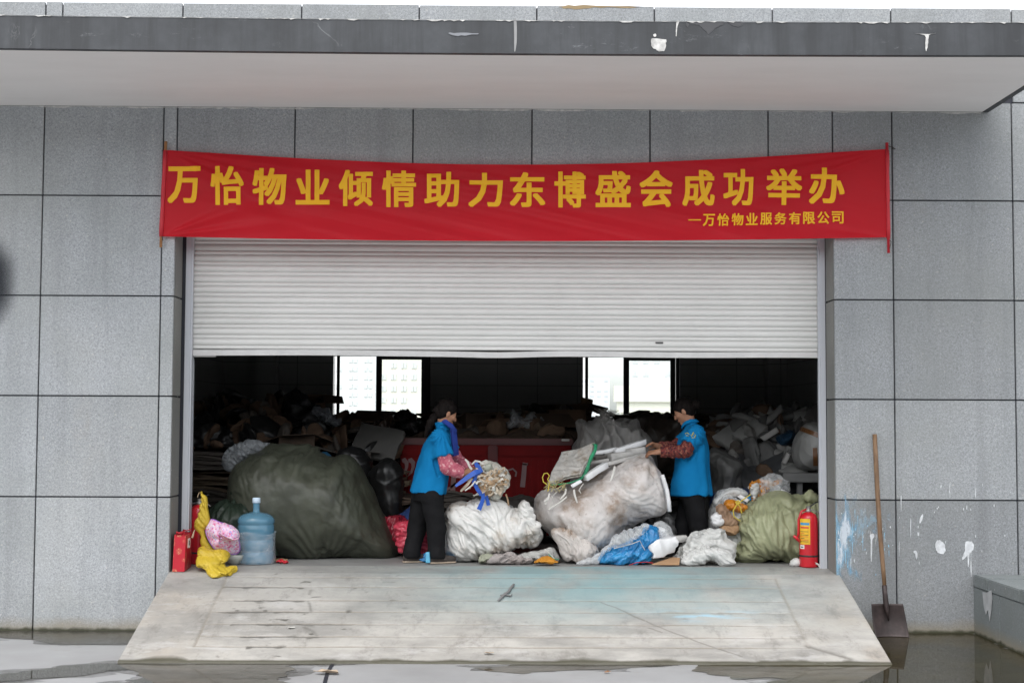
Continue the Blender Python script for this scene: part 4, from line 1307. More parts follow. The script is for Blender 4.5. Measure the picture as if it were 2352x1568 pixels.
# -- large olive-green sack
o_ = [(534,1110),(546,1078),(573,1050),(606,1032),(626,1026),(652,1029),(715,1031),(732,1043),(761,1057),(791,1051),(814,1064),(837,1094),(857,1133),(873,1173),(890,1214),(905,1243),(912,1262),(905,1276),(840,1278),(700,1278),(600,1278),(560,1276),(530,1200)]
v, f = inflate(o_, 1.30, .58, .55, .014)
P = v.copy()
am = .05 * fbm(P * 1.6 + 4, 3) + .05 * crumple(P, 1.3, 3, 6, 1.0, (1, 1, 1.5))
cb = at(735, 1255, .6)
dd = P - np.array(cb)
am += .010 * np.sin(np.arctan2(dd[:, 0], dd[:, 2] + .15) * 26 + 3 * pnoise(P * 3)) * np.exp(-(np.hypot(dd[:, 0] * .7, dd[:, 2]) / .28) ** 2)
am += .012 * np.sin(P[:, 2] * 42 + P[:, 0] * 9 + 4 * pnoise(P * 2.5)) * np.clip(pnoise(P * 1.7 + 9) * 2, 0, 1) * np.clip((P[:, 2] - .8) * 2, 0, 1)
v = cloth(displace(v, f, am), f, .075, .035, .06, .4, 1, 2.0, .012)
GSACK = sackcloth('olive_sackcloth', (.058, .063, .046), rough=.42, var=.3)
kind_of('bulk_sack', 'huge dark olive sack slumped in the left of the doorway, biggest green sack', 'sack', v, f, GSACK)

# -- smaller dark green sack tied with red string
o_ = [(470,1250),(474,1200),(486,1174),(511,1154),(536,1147),(562,1147),(590,1151),(614,1164),(628,1186),(637,1222),(640,1262),(625,1279),(490,1279)]
v, f = inflate(o_, .92, .28, .3, .012)
kn = at(542, 1140, .92)
am = .02 * fbm(v * 3, 3) + radial_folds(v, kn, 16, .02, .25, 2) + .012 * crumple(v, 4, 5)
v = cloth(displace(v, f, am), f, .15, .06, .04, 0.0, 3, 5)
DKG = sackcloth('dark_green_sackcloth', (.02, .032, .022), rough=.45, var=.3)
sk = kind_of('tied_sack', 'dark green sack knotted with red string behind the water bottle', 'sack', v, f, DKG)
v, f = inflate([(534,1142),(528,1130),(536,1117),(546,1112),(556,1118),(556,1133),(549,1144)], .92, .05, .05, .008, floor=False)
kind_of('knot_tuft', None, None, displace(v, f, .012 * crumple(v, 14, 3), False), f, DKG, parent=sk)
m = MB().tube([at(542 + 12 * math.cos(a), 1143 + 2 * math.sin(a), .92 - .05 * math.sin(a)) for a in np.linspace(0, 6.28, 18)], .006, 6)
m.build('string', REDP, sk)

# -- clear plastic sheet lying over the olive sack's left shoulder
o_ = [(512,1058),(519,1040),(536,1024),(560,1015),(588,1012),(612,1019),(624,1026),(606,1034),(575,1048),(552,1064),(535,1078),(521,1072)]
v, f = inflate(o_, 1.35, .10, .08, .01, floor=False)
v = cloth(displace(v, f, .02 * crumple(v, 5, 8) + .02 * fbm(v * 4, 3), False), f, .25, .1, .05, 1.0, 14, 6, .012)
FILMD = film('milky_film', (.42, .45, .47), .45, .22, 10)
kind_of('plastic_sheet', 'milky clear plastic sheet draped over the left shoulder of the huge olive sack', 'plastic sheet', v, f, FILMD)

# -- white woven sack, front middle
o_ = [(1026,1180),(1036,1169),(1050,1164),(1072,1163),(1090,1159),(1104,1156),(1125,1155),(1154,1158),(1178,1168),(1190,1166),(1197,1155),(1207,1152),(1217,1163),(1226,1180),(1238,1194),(1249,1210),(1251,1230),(1237,1252),(1213,1263),(1180,1266),(1140,1270),(1108,1274),(1086,1284),(1060,1290),(1038,1288),(1026,1266),(1021,1240),(1024,1210)]
v, f = inflate(o_, .80, .30, .24, .0085)
P = v.copy()
am = .03 * fbm(P * 3 + 1, 3) + .10 * crumple(P, 2.0, 21, 6, 1.0) - .05
v = cloth(displace(v, f, am), f, .22, .08, .06, .9, 1, 4, .018)
WSACK = sackcloth('white_sackcloth', (.66, .655, .63), (.33, .24, .15), .55, .5, var=.08)
kind_of('white_sack', 'crumpled white woven sack lying full beside the left woman', 'sack', v, f, WSACK)
# its loose, twisted mouth at the top right
v, f = inflate([(1196,1192),(1194,1166),(1199,1153),(1209,1152),(1222,1168),(1231,1190),(1243,1204),(1236,1224),(1214,1222),(1203,1210)], .60, .07, .07, .007, floor=False)
am = .03 * crumple(v, 6, 31, 8, 1.2) + .005 * np.sin((v[:, 0] * .6 - v[:, 2]) * 70 + 4 * pnoise(v * 6))
kind_of('sack_mouth', None, None, cloth(displace(v, f, am - .015, False), f, .2, .08, .03, .9, 4, 9, .01), f, WSACK, parent=bpy.data.objects['white_sack'])

# -- very large dirty white sack
o_ = [(1229,1184),(1233,1150),(1246,1135),(1262,1129),(1302,1118),(1338,1100),(1382,1077),(1425,1054),(1455,1042),(1487,1040),(1505,1058),(1522,1090),(1534,1125),(1540,1166),(1530,1182),(1500,1196),(1470,1208),(1440,1226),(1415,1245),(1396,1262),(1372,1276),(1335,1280),(1292,1277),(1281,1257),(1262,1226),(1240,1204)]
v, f = inflate(o_, 1.02, .48, .42, .0125)
P = v.copy()
am = .03 * fbm(P * 1.8 + 2, 3) + .12 * crumple(P, 1.4, 41, 6, 1.0) - .06
dd = P - np.array(at(1320, 1290, .6))
am += .016 * np.sin(np.arctan2(dd[:, 0], dd[:, 2]) * 22 + 3 * pnoise(P * 4)) * np.exp(-np.linalg.norm(dd, axis=1) / .3)
v = cloth(displace(v, f, am), f, .11, .06, .07, .7, 2, 2.4, .016)
DSACK = sackcloth('dirty_sackcloth', (.62, .59, .57), (.21, .135, .08), .62, .6, var=.12)
def blobs(v, pts, Y=.6):
    a = np.zeros(len(v))
    for x, y, r_ in pts:
        c_ = at(x, y, Y); a = np.maximum(a, np.exp(-(((v[:, 0] - c_.x) ** 2 + (v[:, 2] - c_.z) ** 2) / r_ ** 2)))
    return a
big_ = kind_of('bulk_sack', 'huge dirty white woven sack with brown stains, heaped with foam strips', 'sack', v, f, DSACK)
sa_ = big_.data.attributes.new('stain', 'FLOAT', 'POINT')
sa_.data.foreach_set('value', blobs(v, [(1336, 1128, .13), (1322, 1150, .12), (1372, 1100, .10), (1402, 1164, .07), (1412, 1150, .06), (1440, 1108, .07), (1300, 1165, .05), (1470, 1120, .05), (1355, 1200, .05), (1425, 1190, .06), (1500, 1080, .06)]).astype(np.float32))
# its folded tail spreading on the floor
v, f = inflate([(1262,1215),(1290,1208),(1322,1216),(1350,1240),(1372,1262),(1360,1284),(1330,1295),(1300,1292),(1288,1282),(1280,1258),(1268,1236)], .62, .13, .13, .009)
P = v.copy(); am = .06 * crumple(P, 2.6, 45, 6, 1.0, (1.3, 1, .5)) - .03
kind_of('sack_tail', None, None, cloth(displace(v, f, am), f, .15, .06, .045, .6, 5, 4.5, .012), f, sackcloth('dirty_sackcloth_pale', (.52, .485, .455), (.22, .14, .08), .95, .6), parent=big_)
# seam cord and tie strips
COR = paint('tie_cord', (.55, .54, .50), .7, bump=0)
m = MB()
m.tube([at(x, y, .55) for x, y in ((1260, 1170), (1275, 1160), (1290, 1150), (1302, 1140))], .007, 6)
m.build('tie_cord', COR, big_)

# -- folded woven sack with a green hem on top of it
FS = sackcloth('grey_white_sackcloth', (.44, .425, .395), (.17, .125, .075), 1.0, .6, var=.25)
GREEN = paint('green_hem', (.02, .26, .12), .5, vs=30, var=.3)
def slab(pts, Y0s, th, res=.01, seed=1, amp=.02, fr=6):
    """thick folded cloth: photo quad with depth per corner"""
    a, b, c, d = [np.array(at(x, y, Y)) for (x, y), Y in zip(pts, Y0s)]
    n_ = max(4, int(np.linalg.norm(b - a) / res)); m_ = max(4, int(np.linalg.norm(d - a) / res))
    U_, W_ = np.meshgrid(np.linspace(0, 1, n_), np.linspace(0, 1, m_), indexing='ij')
    U_, W_ = U_[..., None], W_[..., None]
    Pm = (a * (1 - U_) + b * U_) * (1 - W_) + (d * (1 - U_) + c * U_) * W_
    nn = np.cross(b - a, d - a); nn /= np.linalg.norm(nn)
    if nn[1] > 0: nn = -nn
    pf = Pm.reshape(-1, 3)
    h = amp * 1.8 * fbm(pf * fr * .35 + seed, 2) + amp * fbm(pf * fr * .6 + seed, 4) + amp * crumple(pf, fr, seed, 8, 1.4)
    edge_ = np.minimum.reduce([U_, 1 - U_, W_, 1 - W_]).reshape(-1)
    tk = th * np.clip(edge_ / .12, .15, 1) ** .5
    top = pf + nn * (h + tk / 2)[:, None]; bot = pf + nn * (h * .8 - tk / 2)[:, None]
    ids = np.arange(n_ * m_).reshape(n_, m_)
    q = np.stack([ids[:-1, :-1], ids[1:, :-1], ids[1:, 1:], ids[:-1, 1:]], -1).reshape(-1, 4)
    loop_ = np.concatenate([ids[:, 0], ids[-1, 1:], ids[-2::-1, -1], ids[0, -2:0:-1]])
    N_ = n_ * m_
    sd = np.stack([loop_, np.roll(loop_, -1), np.roll(loop_, -1) + N_, loop_ + N_], 1)
    return np.concatenate([top, bot]), np.concatenate([q, q[:, ::-1] + N_, sd])
v, f = slab([(1258, 1113), (1338, 1097), (1367, 1020), (1290, 1040)], [.66, .62, .86, .92], .045, .009, 3, .03, 5)
v = cloth(v, f, .16, .06, .035, .8, 13, 6, .012)
fo = kind_of('folded_sack', 'folded woven sack with a green hem resting on the huge dirty white sack', 'folded sack', v, f, FS)
m = MB()
hp = [(1362, 1020), (1369, 1021), (1367, 1034), (1358, 1050), (1353, 1062), (1349, 1075), (1341, 1092), (1333, 1096)]
m.tube([at(x, y, .84 - .2 * i / 7) for i, (x, y) in enumerate(hp)], [.012 + .003 * (i % 2) for i in range(8)], 8, flat=(1.3, .6))
m.tube([at(x, y, .60) for x, y in ((1258, 1113), (1285, 1112), (1310, 1108), (1338, 1098))], .006, 6)
m.build('green_hem', GREEN, fo, True)
rs_ = random.Random(4); m = MB()
for _ in range(26):
    x = rs_.uniform(1258, 1300); y = 1110 + rs_.uniform(-3, 4)
    p0 = at(x, y, .6); m.tube([p0, p0 + Vector((rs_.uniform(-.04, .02), -.02, rs_.uniform(-.05, .02))), p0 + Vector((rs_.uniform(-.07, .03), -.03, rs_.uniform(-.08, .03)))], .0022, 4, False)
m.build('frayed_threads', paint('straw_thread', (.42, .36, .16), .7, bump=0), fo)
YCORD = paint('yellow_twine', (.55, .42, .05), .6, bump=0)
m = MB().tube([at(x, y, .58) for x, y in ((1256, 1112), (1248, 1106), (1246, 1096), (1250, 1087), (1257, 1086), (1262, 1092), (1258, 1100), (1262, 1108), (1260, 1120), (1258, 1128))], .005, 6)
tag(m.build('twine', YCORD), 'loose loop of yellow twine hanging from the folded sack with the green hem', 'twine')

# -- grey sack standing behind
o_ = [(1302,1080),(1306,1034),(1314,1008),(1326,984),(1329,968),(1341,966),(1352,968),(1372,961),(1384,948),(1394,955),(1407,953),(1417,960),(1455,970),(1481,984),(1496,999),(1503,1040),(1505,1120),(1500,1240),(1320,1240)]
v, f = inflate(o_, 1.75, .42, .3, .013)
P = v.copy(); kn = at(1395, 960, 1.45)
am = .03 * fbm(P * 2.5, 3) + radial_folds(P, kn, 9, .035, .35, 5) + .03 * crumple(P, 3, 51) + .012 * crumple(P, 8, 52) - .055 + .05 * folds(P, 2.4, 12, (1.2, 1, .5))
v = cloth(displace(v, f, am), f, .15, .05, .06, .2, 6, 3.5)
GREY = sackcloth('grey_sackcloth', (.20, .195, .185), (.12, .10, .08), .4, .6)
gs = kind_of('grey_sack', 'grey sack with a frayed open top standing behind the huge dirty white sack', 'sack', v, f, GREY)
m = MB()
for _ in range(70):
    x = rs_.uniform(1380, 1412); p0 = at(x, 955, 1.72 + rs_.uniform(-.06, .06))
    a_ = rs_.uniform(-1, 1); l_ = rs_.uniform(.02, .075)
    m.tube([p0, p0 + Vector((a_ * .3 * l_, 0, l_ * .6)), p0 + Vector((a_ * l_, rs_.uniform(-.02, .02), l_))], .0016, 4, False)
m.build('frayed_threads', paint('grey_thread', (.3, .29, .26), .7, bump=0), gs)

# -- polystyrene strips and chunks
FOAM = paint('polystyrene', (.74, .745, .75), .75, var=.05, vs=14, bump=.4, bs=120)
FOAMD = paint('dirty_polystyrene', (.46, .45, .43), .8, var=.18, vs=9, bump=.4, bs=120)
def bar(name, p, q, w, h, mat, label=None, cat=None, group=None, seed=1, rough=.006, tilt=0, parent=None, floor=False):
    """a broken foam bar or board from p to q (points), w wide across, h thick"""
    p, q = Vector(p), Vector(q); ax = (q - p); L_ = ax.length; ax.normalize()
    up = Vector((0, -math.sin(tilt), math.cos(tilt))); sd = ax.cross(up).normalized(); up = sd.cross(ax)
    bm = bmesh.new(); bmesh.ops.create_cube(bm, size=1)
    for k in bm.verts: k.co = Vector((k.co.x * L_, k.co.y * w, k.co.z * h))
    bmesh.ops.bevel(bm, geom=bm.edges[:], offset=min(w, h) * .05, segments=1, affect='EDGES')
    for _ in range(2):
        e = [k for k in bm.edges if k.calc_length() > max(.03, L_ / 10)]
        if e: bmesh.ops.subdivide_edges(bm, edges=e, cuts=1)
    bmesh.ops.triangulate(bm, faces=bm.faces[:]); bm.verts.index_update()
    v = np.array([k.co[:] for k in bm.verts]); f = np.array([[k.index for k in x.verts] for x in bm.faces]); bm.free()
    pn = v * np.array([7, 11, 11]) + seed * 9.1
    v = v + rough * np.stack([fbm(pn, 3), fbm(pn + 30, 3), fbm(pn + 60, 3)], 1) * np.array([2.5, 1, 1])
    Mx = np.array([ax[:], sd[:], up[:]])
    v = v @ Mx + np.array((p + q) / 2)
    if floor: v[:, 2] += max(0, FLOOR + .003 - v[:, 2].min())
    o = put(name, v, f, mat, parent)
    if parent is None: recentre(o, (p + q) / 2); tag(o, label, cat, group)
    return o
F_ = 'foam strips poking out of the huge dirty white sack'
bar('foam_strip', at(1314, 1116, .62), at(1334, 1104, .62), .05, .035, FOAM, 'short white foam strip under the green-hemmed folded sack', 'foam strip', F_, 1)
bar('foam_strip', at(1343, 1098, .66), at(1392, 1066, .80), .07, .05, FOAM, 'long white foam strip sloping along the rim of the huge dirty sack', 'foam strip', F_, 2)
bar('foam_strip', at(1392, 1066, .80), at(1470, 1044, 1.0), .07, .03, FOAMD, 'thin greyish foam strip lying along the top edge of the huge dirty sack', 'foam strip', F_, 3)
bar('foam_strip', at(1412, 1038, 1.1), at(1481, 1014, 1.2), .07, .05, FOAM, 'slim white foam strip pointing up towards the right woman\'s hands', 'foam strip', F_, 4)
bar('foam_block', at(1444, 1038, 1.05), at(1478, 1032, 1.1), .12, .06, FOAMD, 'short squared foam block beside the right woman\'s hands', 'foam block', F_, 5)
bar('foam_block', at(1396, 1050, 1.05), at(1446, 1044, 1.1), .22, .07, FOAMD, 'flat foam block under the slim foam strips on the dirty sack', 'foam block', F_, 6)
bar('foam_strip', at(1365, 1040, 1.15), at(1420, 1030, 1.2), .10, .03, FOAM, 'thin white foam strip behind the green-hemmed folded sack', 'foam strip', F_, 7)
bar('foam_strip', at(1352, 1062, 1.0), at(1398, 1056, 1.0), .08, .03, FOAMD, 'grey foam strip in the dark gap beside the green hem', 'foam strip', F_, 8)
bar('foam_strip', at(1366, 1052, 1.1), at(1400, 1047, 1.1), .10, .025, paint('dark_board', (.12, .11, .10), .8), 'dark board tucked among the foam strips on the dirty sack', 'board', None, 9)
# bent white strip at the sack's right end
pts_ = [(1521, 1090), (1526, 1106), (1532, 1125), (1536, 1150), (1538, 1174)]
m = MB().tube([at(x, y, .62) for x, y in pts_], .026, 8, flat=(.7, 1.1))
o = m.build('foam_strip', FOAM, None, True); tag(o, 'bent white foam strip standing at the right end of the huge dirty sack', 'foam strip')
# flattened rags under the white sacks
RAGS = sackcloth('grey_rag', (.34, .31, .30), (.16, .12, .10), .5, .65)
def lump(name, label, cat, o_, Y, dp, Rr, mat, seed, amp=.03, fr=6, res=.009, group=None, floor=True, parent=None, fine=.4, cl_=True, **k):
    v, f = inflate(o_, Y, dp, Rr, res, floor=floor, **k)
    P = v.copy(); am = amp * (.7 * fbm(P * fr * .5 + seed, 3) + crumple(P, fr, seed, 8, 1.4) + fine * crumple(P, fr * 2.4, seed + 1, 8, 1.5) - 1.0 + .5 * folds(P, fr * .6, seed, (1, 1, 1), 4) + .6 * crumple(P, fr * .5, seed + 5, 6, 1.0))
    v = displace(v, f, am * (.6 if Y < 1.4 else 1), floor)
    if Y < 1.4 and cl_:
        v = cloth(v, f, .2, .09, min(.045, dp * .5), (seed * 1.7) % 3.1, seed, fr * .9, min(.014, dp * .15), (60, 45))
        if floor: v[:, 2] = np.maximum(v[:, 2], FLOOR + .003)
    return kind_of(name, label, cat, v, f, mat, group, parent)
lump('crumpled_sack', 'crumpled greyish sack squashed flat under the white sack', 'sack', [(1118,1284),(1130,1272),(1160,1264),(1190,1270),(1216,1276),(1222,1288),(1190,1294),(1125,1294)], .56, .1, .06, RAGS, 61, .03, 7)
lump('crumpled_sack', 'small grey-green cloth wad at the left foot of the white sack', 'rag', [(1098,1290),(1104,1276),(1122,1270),(1136,1274),(1128,1286),(1112,1294)], .52, .06, .05, sackcloth('green_rag', (.28, .29, .22), rough=.6), 62, .025, 8)
lump('printed_sack', 'printed white sack lying flat in the gap between the two white sacks', 'sack', [(1188,1276),(1210,1268),(1240,1262),(1262,1254),(1276,1268),(1284,1286),(1256,1290),(1215,1290)], .66, .1, .06, sackcloth('printed_sackcloth', (.42, .42, .40), (.05, .05, .05), .8, .6), 63, .03, 7)
lump('orange_cloth', 'orange-yellow crumpled cloth on the floor between the white sacks', 'cloth', [(1226,1291),(1238,1283),(1256,1280),(1272,1283),(1284,1291),(1270,1294),(1240,1294)], .45, .07, .05, paint('orange_cloth', (.48, .20, .015), .7), 64, .03, 11)
m = MB().tube([at(x, y, .48) for x, y in ((1252, 1261), (1262, 1270), (1270, 1279), (1276, 1286))], .006, 6)
tag(m.build('strap', COR), 'white strap running down between the two white sacks', 'strap')
m = MB().tube([at(x, y, .47) for x, y in ((1260, 1272), (1270, 1282), (1284, 1284))], .012, 6, flat=(1, .3))
tag(m.build('strap', GREEN), 'short green strap beside the orange cloth', 'strap')

# -- blue plastic bag, clear film and foam chunks in front
BLUEP = NT('blue_film'); BLUEP.set(base=BLUEP.ramp(BLUEP.noise(9, 5, .6), [(.3, (.004, .13, .36)), (.7, (.014, .28, .58))]), rough=.16, spec=.8)
BLUEP.bump(BLUEP.noise(22, 6, .65, dist=1.2), .6, .02); BLUEP = BLUEP.m
CLEAR = film('clear_film', (.88, .90, .91), .30, .1, 16)
lump('blue_bag', 'bright blue plastic bag crushed on the floor in front of the dirty sack', 'plastic bag', [(1376,1290),(1384,1272),(1400,1262),(1424,1254),(1446,1240),(1468,1226),(1484,1208),(1500,1208),(1508,1226),(1512,1246),(1504,1262),(1494,1280),(1476,1294),(1430,1296),(1390,1296)], .56, .12, .1, BLUEP, 71, .045, 8, .008, fine=.7)
lump('clear_bag', 'clear plastic bag holding a white foam chip, above the blue bag', 'plastic bag', [(1496,1216),(1504,1202),(1520,1198),(1536,1206),(1546,1224),(1540,1242),(1522,1252),(1504,1246)], .66, .12, .09, CLEAR, 72, .03, 8, floor=False)
bar('foam_chip', at(1506, 1222, .66), at(1522, 1228, .66), .08, .12, FOAM, 'white foam chip inside the clear plastic bag', 'foam chip', None, 11)
lump('clear_film', 'clear plastic film bunched along the left side of the blue bag', 'plastic film', [(1322,1295),(1340,1284),(1366,1274),(1390,1256),(1404,1236),(1426,1222),(1450,1214),(1476,1204),(1490,1206),(1480,1224),(1456,1240),(1428,1252),(1404,1262),(1386,1276),(1374,1292),(1350,1296)], .50, .06, .05, CLEAR, 73, .03, 9, floor=True)
m = MB().tube([at(x, y, .42) for x, y in ((1410, 1259), (1430, 1254), (1452, 1248), (1470, 1241), (1475, 1252), (1481, 1262))], .007, 6, flat=(1.2, .5))
tag(m.build('strap', COR), 'white packing strap bent over the blue plastic bag', 'strap')
bar('foam_chunk', at(1490, 1262, .47), at(1547, 1250, .52), .1, .15, FOAM, 'broken white foam chunk between the blue bag and the white bag', 'foam chunk', None, 12, .022)
bar('foam_chunk', at(1520, 1238, .66), at(1570, 1236, .7), .1, .06, FOAMD, 'greyish foam board behind the broken white foam chunk', 'foam chunk', None, 13, .012)
m = MB(); pq = [at(1497, 1296.5, .40), at(1545, 1280, .52), at(1562, 1282, .50), at(1560, 1297, .38)]
CARD = paint('cardboard', (.36, .22, .12), .8, var=.12, vs=12)
cb_ = MB().poly([Vector((p.x, p.y, p.z)) for p in pq], (0, .008, .006)).build('cardboard_flap', CARD); tag(cb_, 'flat brown cardboard flap on the floor left of the white bag', 'cardboard')
m = MB().tube([at(x, y, .38) for x, y in ((1445, 1297), (1462, 1291), (1484, 1290), (1500, 1292))], .003, 5)
tag(m.build('cord', REDP), 'thin red cord on the floor beside the cardboard flap', 'cord')

rz_ = random.Random(9)
for k_, (x, y) in enumerate(((1262, 1132), (1280, 1128), (1300, 1122), (1318, 1124), (1270, 1150), (1256, 1142), (1340, 1110), (1412, 1070))):
    p0 = at(x, y, .60 + .002 * k_); m = MB(); q1 = p0 + Vector((rz_.uniform(-.05, .03), -.02, rz_.uniform(-.07, -.02))); q2 = q1 + Vector((rz_.uniform(-.05, .05), -.01, rz_.uniform(-.08, -.01)))
    m.tube([p0, q1, q2], [.007, .008, .005], 5, flat=(1.3, .35)); m.build('torn_strip', COR, big_)
# -- white bag, front right
WBAG = NT('white_bag'); WBAG.set(base=WBAG.ramp(WBAG.noise(4, 4), [(.3, (.66, .665, .64)), (.7, (.76, .765, .75))]), rough=.42, spec=.5)
WBAG.bump(WBAG.noise(16, 5, .6, dist=1), .35, .015); WBAG.translucent(.25, (.8, .8, .77)); WBAG = WBAG.m
o_ = [(1546,1284),(1552,1264),(1560,1246),(1581,1225),(1606,1211),(1640,1207),(1656,1209),(1670,1222),(1683,1242),(1690,1272),(1688,1295),(1660,1297),(1610,1297),(1560,1294)]
v, f = inflate(o_, .66, .18, .15, .008)
P = v.copy(); c0 = at(1600, 1230, .5)
d = P - np.array(at(1650, 1300, .5)); ang_ = np.arctan2(d[:, 2], -d[:, 0])
am = .022 * np.sin(np.hypot(d[:, 0], d[:, 2] * 1.1) * 62 + 3 * pnoise(P * 4)) * np.clip(.6 + pnoise(P * 3), 0, 1) + .07 * crumple(P, 3.5, 81, 6, 1.0) + .03 * crumple(P, 9, 82, 7, 1.0) - .06 + .02 * folds(P, 3.4, 13, (.7, 1, 1), 4)
kind_of('white_bag', 'white plastic bag folded over on the threshold left of the olive tied sack', 'plastic bag', cloth(displace(v, f, am), f, .25, .08, .05, 1.1, 7, 6, .015), f, WBAG)
v, f = inflate([(1566,1292),(1586,1272),(1612,1260),(1640,1258),(1668,1264),(1686,1282),(1690,1296),(1655,1298),(1632,1284),(1606,1296)], .46, .06, .06, .007)
v = cloth(displace(v, f, .03 * crumple(v, 6, 83, 8, 1.3) - .012), f, .22, .08, .03, 1.2, 8, 8, .012)
kind_of('bag_flap', None, None, v, f, WBAG, parent=bpy.data.objects['white_bag'])

# -- olive tied sack at right
o_ = [(1692,1284),(1688,1250),(1689,1214),(1701,1184),(1722,1162),(1757,1146),(1800,1140),(1838,1143),(1853,1140),(1862,1134),(1872,1138),(1886,1148),(1900,1170),(1906,1220),(1904,1284),(1880,1288),(1800,1288),(1720,1287)]
v, f = inflate(o_, .88, .36, .3, .0105)
P = v.copy(); kn = at(1866, 1136, .8)
d = P - np.array(kn); rr_ = np.hypot(d[:, 0], d[:, 2]); aa = np.arctan2(-d[:, 2], -d[:, 0])
am = .014 * np.sin(aa * 15 + 2.5 * pnoise(P * 2.2)) * np.exp(-((rr_ - .2) / .3) ** 2) * np.clip(rr_ / .08, 0, 1) + .07 * crumple(P, 1.8, 91, 6, 1.0, (.6, .6, 1.4)) + .03 * fbm(P * 2.2 + 7, 2) - .04
OLV = sackcloth('olive_light_sackcloth', (.30, .315, .19), (.18, .17, .09), .3, .45, var=.1)
v = cloth(displace(v, f, am), f, .22, .06, .08, 1.15, 3, 3.2, .018)
ol = kind_of('tied_sack', 'pale olive green sack tied at its top right corner, behind the right fire extinguisher', 'sack', v, f, OLV)
v, f = inflate([(1848,1146),(1852,1134),(1860,1128),(1866,1132),(1876,1136),(1884,1146),(1872,1152),(1858,1150)], .72, .05, .04, .007, floor=False)
kind_of('knot_tuft', None, None, displace(v, f, .02 * crumple(v, 12, 93, 8, 1.2), False), f, OLV, parent=ol)
m = MB()
for _ in range(8):
    p0 = at(1862 + rs_.uniform(-4, 4), 1133, .70); m.tube([p0, p0 + Vector((rs_.uniform(-.03, .03), -.01, rs_.uniform(.01, .035)))], .002, 4, False)
m.build('frayed_threads', OLV, ol)

# -- red and blue bags by the left woman's legs
REDB = NT('red_film'); REDB.set(base=REDB.ramp(REDB.noise(9, 4), [(.3, (.46, .03, .06)), (.7, (.62, .07, .11))]), rough=.2, spec=.7); REDB.bump(REDB.noise(20, 6, .65, dist=1), .5, .02); REDB = REDB.m
lump('red_bag', 'glossy bright red plastic bag on the floor behind the left woman\'s legs', 'plastic bag', [(905,1212),(915,1198),(935,1192),(960,1198),(984,1204),(994,1228),(992,1262),(970,1272),(935,1270),(914,1258)], .98, .14, .1, REDB, 101, .04, 7)
lump('red_bag', 'dim dark red plastic bag between the huge olive sack and the left woman', 'plastic bag', [(872,1192),(890,1186),(910,1184),(930,1190),(938,1230),(930,1264),(895,1266)], 1.35, .14, .1, paint('dark_red_film', (.25, .015, .03), .3), 102, .04, 7)
NAVY = paint('navy_film', (.03, .06, .18), .35)
lump('blue_bag', 'dull dark blue plastic sack standing behind the left woman', 'plastic bag', [(916,1192),(930,1176),(950,1164),(980,1168),(1005,1190),(1012,1240),(1008,1268),(930,1268)], 1.5, .15, .12, NAVY, 103, .03, 5)
lump('blue_sheet', 'flat blue plastic sheet under the left woman\'s feet', 'plastic sheet', [(958,1288),(962,1276),(985,1270),(1030,1274),(1048,1286),(1040,1292),(1000,1292)], .72, .10, .03, BLUEP, 104, .012, 9, .008)
lump('blue_bag', 'mid blue bag hanging in the gap between the left woman\'s legs', 'plastic bag', [(976,1196),(990,1190),(1000,1200),(1002,1240),(990,1248),(978,1236)], .92, .06, .05, paint('mid_blue_film', (.02, .12, .30), .3), 105, .02, 8, floor=False)
v, f = inflate([(977,1267),(987,1266),(989,1293),(977,1293)], .50, .02, .01, .006, sm=False)
kind_of('blue_box', 'small light blue plastic carton standing between the left woman\'s shoes', 'carton', v, f, paint('blue_carton', (.12, .42, .62), .4))
lump('clear_sheet', 'greyish clear plastic sheet lying over the top of the white sack', 'plastic film', [(1090,1166),(1096,1158),(1112,1148),(1140,1146),(1164,1154),(1182,1168),(1170,1180),(1130,1182),(1100,1178)], .92, .12, .08, film('grey_film', (.6, .62, .62), .5, .2, 12), 106, .03, 7, floor=False)

# ------------------------------------------------------------------ things at the left jamb
# water bottle
wb_c = at(587, 1290, .55); bx_, by_, bz_ = at(587, 1290, .53).x, .53, FLOOR + .001
bot = empty('water_bottle', (bx_, by_, bz_)); tag(bot, 'large blue water bottle half wrapped in clear plastic on the threshold', 'water bottle')
PET = NT('bottle_plastic'); PET.set(base=(.16, .36, .50), rough=.08, spec=.8)
trb = PET.n.new('ShaderNodeBsdfTransparent'); trb.inputs[0].default_value = (.50, .74, .86, 1); mb_ = PET.n.new('ShaderNodeMixShader'); mb_.inputs[0].default_value = .55
PET.link(trb.outputs[0], mb_.inputs[1]); PET.link(PET.b.outputs[0], mb_.inputs[2]); PET.link(mb_.outputs[0], PET.out.inputs[0]); PET = PET.m
SC = .572 / .49; rB = .158
prof_o = [(.02, .0), (.14, .0), (.155, .012), (.158, .03), (.158, .10), (.152, .108), (.152, .118), (.158, .126), (.158, .20), (.153, .207), (.153, .217), (.158, .225), (.158, .33), (.154, .338), (.154, .346), (.160, .356), (.160, .376), (.156, .392), (.14, .414), (.10, .437), (.055, .446), (.032, .45), (.029, .46), (.029, .535)]
MB().lathe(prof_o, (bx_, by_, bz_), 48).build('bottle_body', PET, bot, True)
WAT = NT('bottled_water'); WAT.set(base=(.30, .50, .62), rough=.05, spec=.5); trw = WAT.n.new('ShaderNodeBsdfTransparent'); trw.inputs[0].default_value = (.45, .66, .76, 1); mw = WAT.n.new('ShaderNodeMixShader'); mw.inputs[0].default_value = .45
WAT.link(trw.outputs[0], mw.inputs[1]); WAT.link(WAT.b.outputs[0], mw.inputs[2]); WAT.link(mw.outputs[0], WAT.out.inputs[0])
MB().lathe([(.0, .004), (.15, .006), (.153, .02), (.153, .255), (.153, .2551), (0, .256)], (bx_, by_, bz_), 40).build('water', WAT.m, bot, True)
CAPM = paint('bottle_cap', (.55, .68, .80), .35, bump=0)
